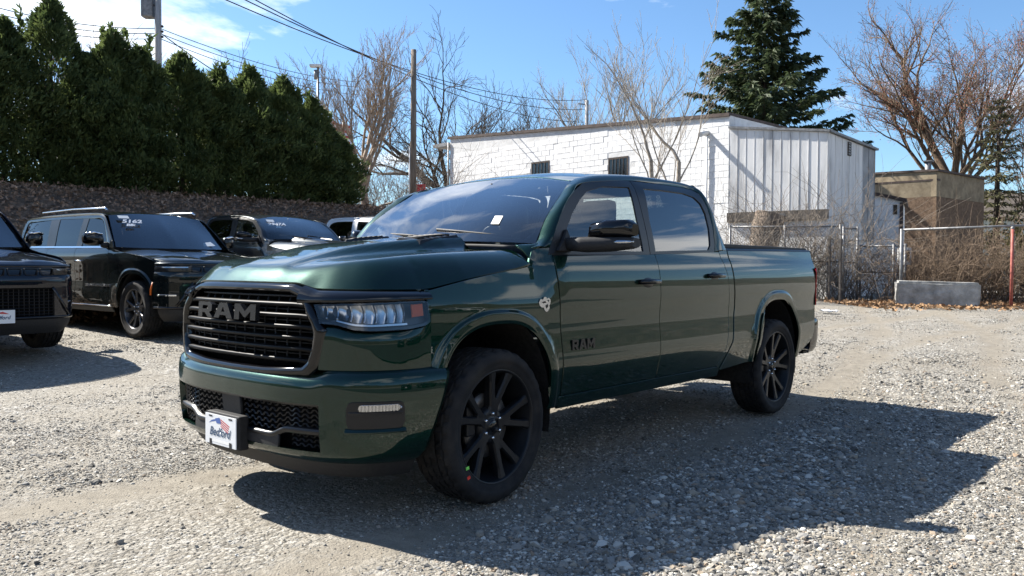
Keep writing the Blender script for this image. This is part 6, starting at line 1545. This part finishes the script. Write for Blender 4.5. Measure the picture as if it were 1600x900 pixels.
for k in range(7):
    a0, a1 = SF2[3]*k/7, SF2[3]*(k+1)/7; p = MB(); zt0 = szB+(szC-szB)*k/7; zt1 = szB+(szC-szB)*(k+1)/7
    wbox(p, SF2, a0+.004, a1-.02, -.05, .004, 2.2, zt0-.05, None, zt1-.05); wbox(p, SF2, a1-.02, a1-.003, -.05, .02, 2.2, zt1-.05); wobj(p, 'sheet_panel', MT['white_sheet'] if k < 5 else MT['grey_sheet'], SHD)
core2 = MB(); wbox(core2, SF2, .02, SF2[3]-.02, -.10, -.055, .1, szB-.06, None, szC-.06); wobj(core2, 'end_wall', MT['mortar'], SHD)
rt = MB(); wbox(rt, SF, -.02, SF[3]+.06, -.10, .07, szA-.04, szA+.03, szB-.04, szB+.03); wobj(rt, 'roof_edge', MT['galv'], SHD)
rt = MB(); wbox(rt, SF2, .0, SF2[3]+.10, -2.6, .09, szB-.035, szB+.032, szC-.035, szC+.032); wobj(rt, 'roof_edge', MT['galv'], SHD)
lg = MB(); wbox(lg, SF, -.02, SF[3]+.04, -.03, .10, sbt-.30, sbt-.01); wobj(lg, 'ledge_beam', MT['wood_old'], SHD)
lw = MB(); wbox(lw, SF, .0, SF[3], -.03, .0, .1, sbt-.31); wobj(lw, 'lower_wall', MT['white_block'], SHD)
vl = MB(); p = SF2[3]*.42; vz0 = float(px(1322, 247, 25.6)[2]); wbox(vl, SF2, p-.12, p+.12, .005, .03, vz0, vz0+.42); lv = wobj(vl, 'louvre_vent', MT['iron'], SHD)
for k in range(5):
    s_ = MB(); wbox(s_, SF2, p-.11, p+.11, .031, .045, vz0+.03+k*.08, vz0+.075+k*.08); q = wobj(s_, 'slat', MT['galv'], SHD)
    q.parent = lv; q.matrix_parent_inverse = Matrix()
tag(SHD, 'weathered white metal-clad shed joined to the block building', 'shed')
# --- small white outbuilding
OA = px(1356, 420, 29.5)[:2]; OB = px(1409, 420, 29.0)[:2]; OF = wall_frame(OA, OB); ox = empty('outbuilding', (float(OA[0]), float(OA[1]), 0))
zo0 = float(px(1356, 300, 29.5)[2]); zo1 = float(px(1409, 313, 29)[2])
q = MB(); wbox(q, OF, 0, OF[3], -3, 0, .2, zo0-.06, None, zo1-.06); wobj(q, 'wall', MT['white_block'], ox)
q = MB(); wbox(q, OF, -.1, OF[3]+.12, -3.1, .10, zo0-.07, zo0+.05, zo1-.07, zo1+.05); wobj(q, 'roof', MT['coping'], ox)
q = MB(); wbox(q, OF, OF[3]-.10, OF[3]+.02, .003, .05, .2, zo1-.08); wobj(q, 'corner_post', MT['coping'], ox)
q = MB(); zw = float(px(1397, 320, 29)[2]); wbox(q, OF, OF[3]*.72, OF[3]*.84, .002, .02, zw-.34, zw); wobj(q, 'window', MT['dark_pane'], ox)
tag(ox, 'small white outbuilding with brown roof edge beside the shed', 'building')
# --- brown brick building behind
BA = px(1345, 420, 37)[:2]; BB = px(1461, 420, 34.5)[:2]; BC = px(1521, 420, 39)[:2]; BF = wall_frame(BA, BB); BF2 = wall_frame(BB, BC); bb = empty('brick_building', (float(BA[0]), float(BA[1]), 0))
zb = float(px(1461, 268, 34.5)[2]); zbA = float(px(1345, 274, 37)[2]); zs_ = float(px(1461, 307, 34.5)[2]); zc2 = float(px(1521, 293, 39)[2])
q = MB(); wbox(q, BF, 0, BF[3], -5, 0, zs_+.002, zbA, None, zb); wobj(q, 'upper_wall', MT['stucco_tan'], bb)
q = MB(); wbox(q, BF, 0, BF[3]-.001, -5, -.01, .2, zs_); wobj(q, 'lower_wall', MT['brick_brown'], bb)
q = MB(); wbox(q, BF, -.1, BF[3]+.08, -5, .06, zbA+.002, zbA+.09, zb+.002, zb+.09); wobj(q, 'roof_edge', MT['coping'], bb)
zsd = float(px(1463, 283, 34.6)[2])
q = MB(); wbox(q, BF2, .03, BF2[3], -3, -.002, zs_, zsd, None, zc2); wobj(q, 'side_upper_wall', MT['stucco_tan'], bb)
q = MB(); wbox(q, BF2, .03, BF2[3], -3, -.012, .2, zs_-.002); wobj(q, 'side_lower_wall', MT['brick_brown'], bb)
q = MB(); wbox(q, BF2, .02, BF2[3]+.1, -3, .05, zsd+.002, zsd+.08, zc2+.002, zc2+.08); wobj(q, 'side_roof_edge', MT['coping'], bb)
for f0, f1 in ((.10, .28), (.48, .64), (.80, .92)):
    q = MB(); wbox(q, BF2, BF2[3]*f0, BF2[3]*f1, -.010, .02, zs_-1.5, zs_-.12); w_ = wobj(q, 'window', MT['dark_pane'], bb)
    q = MB(); wbox(q, BF2, BF2[3]*f0-.06, BF2[3]*f1+.06, -.009, .05, zs_-1.62, zs_-1.502); s_ = wobj(q, 'sill', MT['stucco_tan'], bb); s_.parent = w_; s_.matrix_parent_inverse = Matrix()
q = MB(); p = np.array(wpt(BF2, .9, -.6, zsd)); q.tube([(p[0], p[1], zsd-.2), (p[0], p[1], float(px(1475, 250, 35)[2]))], .13, 10); q.box((p[0], p[1], float(px(1475, 250, 35)[2])), (.36, .36, .05)); wobj(q, 'vent_stack', MT['galv'], bb)
tag(bb, 'brown brick and tan stucco flat-roofed building with a vent stack', 'building')
# far house at the right edge
HX = px(1560, 420, 58)[:2]; hh = empty('house', (float(HX[0]), float(HX[1]), .4), YAW-R(80)); q = MB(); q.box((0, 0, 2.2), (9, 6, 4.4)); q.build('wall', noisy('grey_green_siding', (.34, .38, .36), (.46, .50, .48), 3, .8), hh)
q = MB(); q.add([(-4.8, -3.3, 4.3), (4.8, -3.3, 4.3), (4.8, 3.3, 4.3), (-4.8, 3.3, 4.3), (-4.8, 0, 6.4), (4.8, 0, 6.4)], [(0, 1, 5, 4), (2, 3, 4, 5), (0, 4, 3), (1, 2, 5), (0, 3, 2, 1)]); q.build('roof', noisy('brown_shingle', (.10, .08, .065), (.18, .15, .12), 8, .9), hh)
for x_ in (-3, -.8, 1.6, 3.4):
    q = MB(); q.box((x_, -3.02, 2.6), (.9, .08, 1.3)); w_ = q.build('window', MT['dark_pane'], hh)
tag(hh, 'grey-green house with brown roof beyond the thin fir', 'house')

# ================================================================ fence, block, posts
def fence_run(name, u0, d0, u1, d1, h, label, posts, mesh=True, rail=True, cell=.085):
    A = px(u0, 420, d0)[:2]; B = px(u1, 420, d1)[:2]; fr = wall_frame(A, B); L = fr[3]; T = empty(name, (float(A[0]), float(A[1]), 0)); g0 = gz(*A)
    if rail:
        q = MB(); q.tube([wpt(fr, 0, 0, g0+h), wpt(fr, L, 0, g0+h)], .024, 8); wobj(q, 'top_rail', MT['galv'], T)
        q = MB(); q.tube([wpt(fr, 0, 0, g0+h*.52), wpt(fr, L, 0, g0+h*.52)], .018, 6); wobj(q, 'mid_rail', MT['iron'], T)
    for f in posts:
        q = MB(); q.tube([wpt(fr, L*f, .03, g0-.1), wpt(fr, L*f, .03, g0+h+.05)], .034, 8); wobj(q, 'post', MT['galv'], T)
    if mesh:
        B_ = Branches(); n = int((L+h)/cell); hm = h-.06
        for k in range(n):
            for sg in (-1, 1):
                a = k*cell-(hm if sg > 0 else 0); t0, t1 = 0., hm
                x0, x1 = (a, a+hm) if sg > 0 else (a, a-hm)
                pts = [(x0, .05), (x1, .05+hm)]
                (xa, za), (xb, zb_) = pts; lo, hi = 0., 1.
                for lim, s2 in ((0, 1), (L, -1)):
                    dx = xb-xa
                    if s2*(xa-lim) < 0: lo = max(lo, (lim-xa)/dx)
                    if s2*(xb-lim) < 0: hi = min(hi, (lim-xa)/dx)
                if hi-lo < .02: continue
                P = [np.array(wpt(fr, xa+(xb-xa)*f, .012*sg, g0+za+(zb_-za)*f)) for f in (lo, hi)]; B_.seg(np.array(P), [.0042, .0042], 3)
        me = B_.mesh('chain_link'); o = obj('chain_link', me, T, MT['galv']); o.matrix_parent_inverse = Matrix.Translation(-Vector(T.location)); o['kind'] = 'stuff'
    return tag(T, label, 'fence')
fence_run('chain_link_fence', 1140, 23.4, 1312, 22.8, 2.05, 'chain-link fence overgrown with vines in front of the shed', (0, .5, 1))
gt = fence_run('gate', 1316, 22.7, 1338, 22.9, 2.0, 'narrow chain-link gate with white frame posts', (0, 1)); gt['category'] = 'gate'
fence_run('chain_link_fence', 1345, 22.9, 1415, 21.8, 1.5, 'short chain-link run beside the white outbuilding', (0, .75, 1))
q0 = px(1440, 420, 20.6)[:2]
PR = empty('pipe_fence', (float(q0[0]), float(q0[1]), 0)); zp = float(px(1500, 356, 20)[2]); e0 = px(1408, 420, 20.8)[:2]; e1 = px(1660, 420, 19.2)[:2]
q = MB(); q.tube([(*e0, zp-.02), (*e1, zp+.06)], .028, 8); wobj(q, 'rail', MT['galv'], PR); q = MB(); m0 = px(1408, 420, 20.7)[:2]; q.tube([(*m0, gz(*m0)), (*m0, zp)], .04, 8); wobj(q, 'post', MT['galv'], PR)
tag(PR, 'grey horizontal pipe rail running above the brush', 'fence')
rp = px(1581, 420, 19.6)[:2]; RP = empty('red_post', (float(rp[0]), float(rp[1]), gz(*rp))); q = MB(); q.tube([(0, 0, -.1), (.01, 0, 1.88)], .036, 10); q.build('post', MT['red_paint'], RP); q = MB(); q.lathe([(.038, 0), (.045, .03), (.025, .06), (.0001, .07)], 12, 'z', (.01, 0, 1.87)); q.build('post_cap', MT['galv'], RP); tag(RP, 'red painted steel fence post right of the concrete block', 'post')
# wooden stake by the fence
for u, d, vt, lb in ((1313, 21.6, 376, 'thin weathered wooden stake in front of the fence'), (1296, 22.3, 372, 'dark slender stake among the vines by the fence')):
    p = px(u, 420, d)[:2]; g = gz(*p); T = empty('stake', (float(p[0]), float(p[1]), g)); q = MB(); q.box((0, 0, (float(px(u, vt, d)[2])-g)/2), (.07, .05, float(px(u, vt, d)[2])-g+.1), bev=.008); q.build('stake_body', MT['wood_old'], T); tag(T, lb, 'stake')
# concrete block: rough cast lump
p0 = px(1400, 420, 20.2)[:2]; p1 = px(1530, 420, 19.5)[:2]; L = float(np.linalg.norm(p1-p0)); ang = math.atan2(p1[1]-p0[1], p1[0]-p0[0]); c = (p0+p1)/2
bm = bmesh.new(); bmesh.ops.create_cube(bm, size=1.0)
for v in bm.verts: v.co = Vector((v.co.x*L, v.co.y*.62, v.co.z*.60))
bmesh.ops.bevel(bm, geom=bm.edges[:], offset=.05, segments=2, affect='EDGES'); bmesh.ops.triangulate(bm, faces=bm.faces[:]); bmesh.ops.subdivide_edges(bm, edges=bm.edges[:], cuts=3, use_grid_fill=True)
for v in bm.verts:
    n = mnoise.noise(v.co*3.1)*.035+mnoise.noise(v.co*9)*.018; top = .03*mnoise.noise(Vector((v.co.x*6, v.co.y*6, 3))) if v.co.z > .2 else 0
    v.co += v.co.normalized()*n+Vector((0, 0, top))
me = bpy.data.meshes.new('concrete_block'); bm.to_mesh(me); bm.free(); o = obj('concrete_block', me, None, MT['concrete']); o.location = (float(c[0]), float(c[1]), gz(*c)+.29); o.rotation_euler = (0, R(.8), ang); tag(o, 'rough weathered concrete barrier block on the leaf litter', 'concrete block')
# leaning old trunk wrapped in vines
p = px(1186, 420, 24.0)[:2]; T = empty('tree_trunk', (float(p[0]), float(p[1]), gz(*p))); B_ = Branches(); rr = np.random.default_rng(4); pts = np.array([(0, 0, -.1), (.05, -.03, .8), (.12, -.08, 1.5), (.22, -.14, 2.1), (.30, -.20, 2.45)]); pts = resample(pts, 14); B_.seg(pts, np.linspace(.40, .43, 14)+rr.normal(0, .02, 14), 18); obj('trunk', B_.mesh('trunk'), T, noisy('furrowed_bark', (.09, .07, .055), (.30, .24, .19), 7, .95, 1.0, 14, stretch=(2.2, 2.2, .5), bdist=.06)); cpb = MB(); cpb.lathe([(.0001, .03), (.41, .02), (.43, -.05)], 18, 'z', tuple(pts[-1])); cpb.build('cut_top', MT['bark_pale'], T); tag(T, 'thick leaning cut tree trunk standing before the shed wall', 'tree')
# electric meter box
p = px(1413, 420, 22.2)[:2]; T = empty('meter_box', (float(p[0]), float(p[1]), 0)); zz0 = float(px(1413, 412, 22.2)[2]); q = MB(); q.box((0, 0, zz0+.2), (.30, .2, .46), rz=YAW-math.pi/2, bev=.015); q.build('box', MT['white_sheet'], T); q = MB(); q.box((-.105*math.cos(YAW), -.105*math.sin(YAW), zz0+.22), (.17, .02, .28), rz=YAW-math.pi/2); q.build('box_window', MT['dark_pane'], T); q = MB(); q.tube([(0, 0, .3), (0, 0, zz0)], .05, 8); q.build('post', MT['wood_old'], T); tag(T, 'small white meter box with dark window on a post', 'meter box')
# discarded white scraps on the ground
for u, v, d, sx_, lb in ((1296, 478, 17.0, .22, 'crumpled white plastic scrap lying on gravel near the vines'), (1488, 462, 21.0, .5, 'blue-white sheet of plastic lying beyond the concrete block')):
    p = px(u, 420, d)[:2]; bm = bmesh.new(); bmesh.ops.create_grid(bm, x_segments=10, y_segments=8, size=.5)
    for w_ in bm.verts: w_.co = Vector((w_.co.x*sx_*1.6, w_.co.y*sx_, .05+.05*mnoise.noise(w_.co*4+Vector((u, 0, 0)))))
    me = bpy.data.meshes.new('plastic_scrap'); bm.to_mesh(me); bm.free(); o = obj('plastic_scrap', me, None, pbr('scrap_plastic', (.62, .66, .72), .5)); o.location = (float(p[0]), float(p[1]), gz(*p)); o.rotation_euler = (0, 0, u); tag(o, lb, 'litter')

# ================================================================ poles and wires
def pole(name, u, d, vtop, rad, mat, label, extra=None):
    x, y = on_depth(u, d); z = bank_z(x, y) if u < 760 else gz(x, y); T = empty(name, (x, y, z)); h = float(px(u, vtop, d)[2])-z; q = MB(); q.tube([(0, 0, -.3), (0, 0, h*.5), (0, 0, h)], [rad*1.15, rad*1.05, rad*.92], 12); q.build('shaft', MT[mat], T); tag(T, label, 'utility pole'); return T, h
P1, h1 = pole('utility_pole', 249, 31, -45, .125, 'pole_grey', 'grey utility pole with transformer can rising behind the hedge')
rv = Vector((_r[0], _r[1], 0)); zt_ = float(px(233, 32, 31)[2])-P1.location.z
q = MB(); q.box(tuple(-rv*.36+Vector((0, 0, zt_+.55))), (.42, .42, 1.05), rz=YAW, bev=.05); q.tube([tuple(-rv*.36+Vector((0, 0, zt_+.05))), tuple(-rv*.36+Vector((0, 0, zt_)))], [.15, .10], 10); tr_ = q.build('transformer', MT['galv'], P1); q = MB(); q.tube([tuple(-rv*.2+Vector((0, 0, zt_+.5))), (0, 0, zt_+.5)], .04, 6); q.build('bracket', MT['iron'], P1)
for k, vv in enumerate((44, 52, 60)):
    zi = float(px(249, vv, 31)[2])-P1.location.z; q = MB(); q.lathe([(.0001, -.05), (.035, -.04), (.05, 0), (.035, .04), (.0001, .05)], 10, 'z', tuple(rv*(.16)+Vector((0, 0, zi)))); q.tube([(0, 0, zi), tuple(rv*.16+Vector((0, 0, zi)))], .012, 5); q.build('insulator', MT['iron'], P1)
P2, h2 = pole('utility_pole', 645.5, 26.8, 80, .095, 'pole_wood', 'plain brown wooden pole standing beside the vase-shaped tree')
zq = float(px(640, 230, 26.8)[2])-P2.location.z; q = MB(); q.tube([tuple(-rv*.12+Vector((0, 0, 0))), tuple(-rv*.12+Vector((0, 0, zq)))], .028, 8); q.build('conduit', MT['white_block'], P2)
P3, h3 = pole('utility_pole', 915, 48, 158, .11, 'pole_grey', 'short grey pole showing above the white roof'); q = MB(); q.tube([(0, 0, h3-.25), tuple(-rv*.5+Vector((0, 0, h3-.2)))], .03, 6); q.build('crossarm', MT['iron'], P3)
x, y = on_depth(497, 40); z = bank_z(x, y); SL = empty('street_lamp', (x, y, z)); hz_ = float(px(497, 105, 40)[2])-z; q = MB(); q.tube([(0, 0, 0), (0, 0, hz_)], .06, 8); q.build('post', MT['galv'], SL); q = MB(); q.box(tuple(-rv*.12+Vector((0, 0, hz_))), (.55, .3, .14), rz=YAW-math.pi/2, bev=.04); q.build('lamp_head', MT['white_sheet'], SL); q = MB(); q.tube([tuple(-rv*.10+Vector((0, 0, hz_-.2))), tuple(-rv*.10+Vector((0, 0, hz_-.65)))], .10, 8); q.build('lamp_box', MT['galv'], SL); tag(SL, 'street lamp with boxy head behind the hedge end', 'street lamp')
MT['cable'] = pbr('black_cable', (.02, .02, .022), .6)
def wire(a, b, sag, label, r=.016, n=24):
    a = np.array(a); b = np.array(b); pts = [a+(b-a)*t-np.array([0, 0, sag*4*t*(1-t)]) for t in np.linspace(0, 1, n)]; q = MB(); q.tube([tuple(p) for p in pts], r, 5); o = q.build('overhead_wire', MT['cable']); return tag(o, label, 'wire', 'overhead wires')
e3 = px(914, 164, 48)
for k, (u, v, d, dz) in enumerate(((290, -28, 20, .3), (335, -24, 20, .25), (352, -26, 20.6, .0))):
    wire(px(u, v, d), e3+np.array([0, 0, -.5*k+dz]), .9, ('lowest overhead wire running down to the short grey pole', 'middle overhead wire running down to the short grey pole', 'highest overhead wire running down to the short grey pole')[k])
for k, (v0, v1, ul) in enumerate(((44, 2, -40), (52, 12, -40), (60, 24, -40), (72, 78, -40))):
    pa = px(249, v0, 31); wire(pa, px(ul, v1, 25), .25, ('top', 'second', 'third', 'low slack')[k]+' wire leaving the transformer pole over the hedge')
for k, (v0, v1, d1) in enumerate(((44, 128, 40), (52, 136, 40), (60, 148, 40))):
    wire(px(249, v0, 31), px(560, v1, 52), .4, ('upper', 'middle', 'lower')[k]+' wire from the transformer pole towards the street lamp')
wire(px(249, 50, 31), px(352, 122, 33), .05, 'steep guy wire bracing the transformer pole', .02)
# flag, red sign, pale railing behind the bank
x, y = on_depth(536, 44); z = bank_z(x, y); FL = empty('flag', (x, y, z)); zf_ = float(px(536, 180, 44)[2])-z; q = MB(); q.tube([(0, 0, 0), (0, 0, zf_)], .04, 6); q.build('flagpole', MT['galv'], FL)
def flagpt(a, b): 
    s_ = .12*math.sin(a*4)+.05*math.sin(b*5); return tuple(rv*(a*.9-.6)+Vector((_oh[0]*s_, _oh[1]*s_, zf_-.35-b*1.0-.25*a)))
for k in range(7):
    q = MB(); nn_ = 8; V = [flagpt(i/nn_*1.15, (k+j)/7) for i in range(nn_+1) for j in (0, 1)]; q.add(V, [(2*i, 2*i+2, 2*i+3, 2*i+1) for i in range(nn_)]); q.build('flag_stripe', MT['red_print'] if k % 2 == 0 else MT['white_plastic'], FL)
tag(FL, 'red and white striped flag hanging beyond the hedge end', 'flag')
x, y = on_depth(656, 29); z0 = bank_z(x, y); SG = empty('sign', (x, y, z0)); zs2 = float(px(656, 301, 29)[2])-z0; q = MB(); q.box((0, 0, zs2+.15), (.40, .04, .28), rz=YAW-math.pi/2, bev=.01); q.build('sign_board', MT['red_sign'], SG); q = MB(); q.tube([(0.03, 0.03, -.3), (0.03, 0.03, zs2+.1)], .03, 6); q.build('post', MT['galv'], SG); tag(SG, 'small red sign board beside the wooden pole', 'sign')
a_, b_ = px(592, 322, 25.8), px(655, 306, 25.8); q = MB(); q.tube([tuple(a_), tuple(b_)], .035, 8); RL = empty('handrail', tuple(map(float, a_))); 
o = q.build('rail', MT['bark_pale'], None); o.parent = RL; o.matrix_parent_inverse = Matrix.Translation(-Vector(RL.location)); q = MB()
for f in (.1, .9):
    m_ = a_+(b_-a_)*f; q.tube([(m_[0], m_[1], bank_z(m_[0], m_[1])-.2), tuple(m_)], .03, 6)
o = q.build('posts', MT['bark_pale'], None); o.parent = RL; o.matrix_parent_inverse = Matrix.Translation(-Vector(RL.location)); tag(RL, 'pale timber handrail sloping up behind the pickup', 'railing')
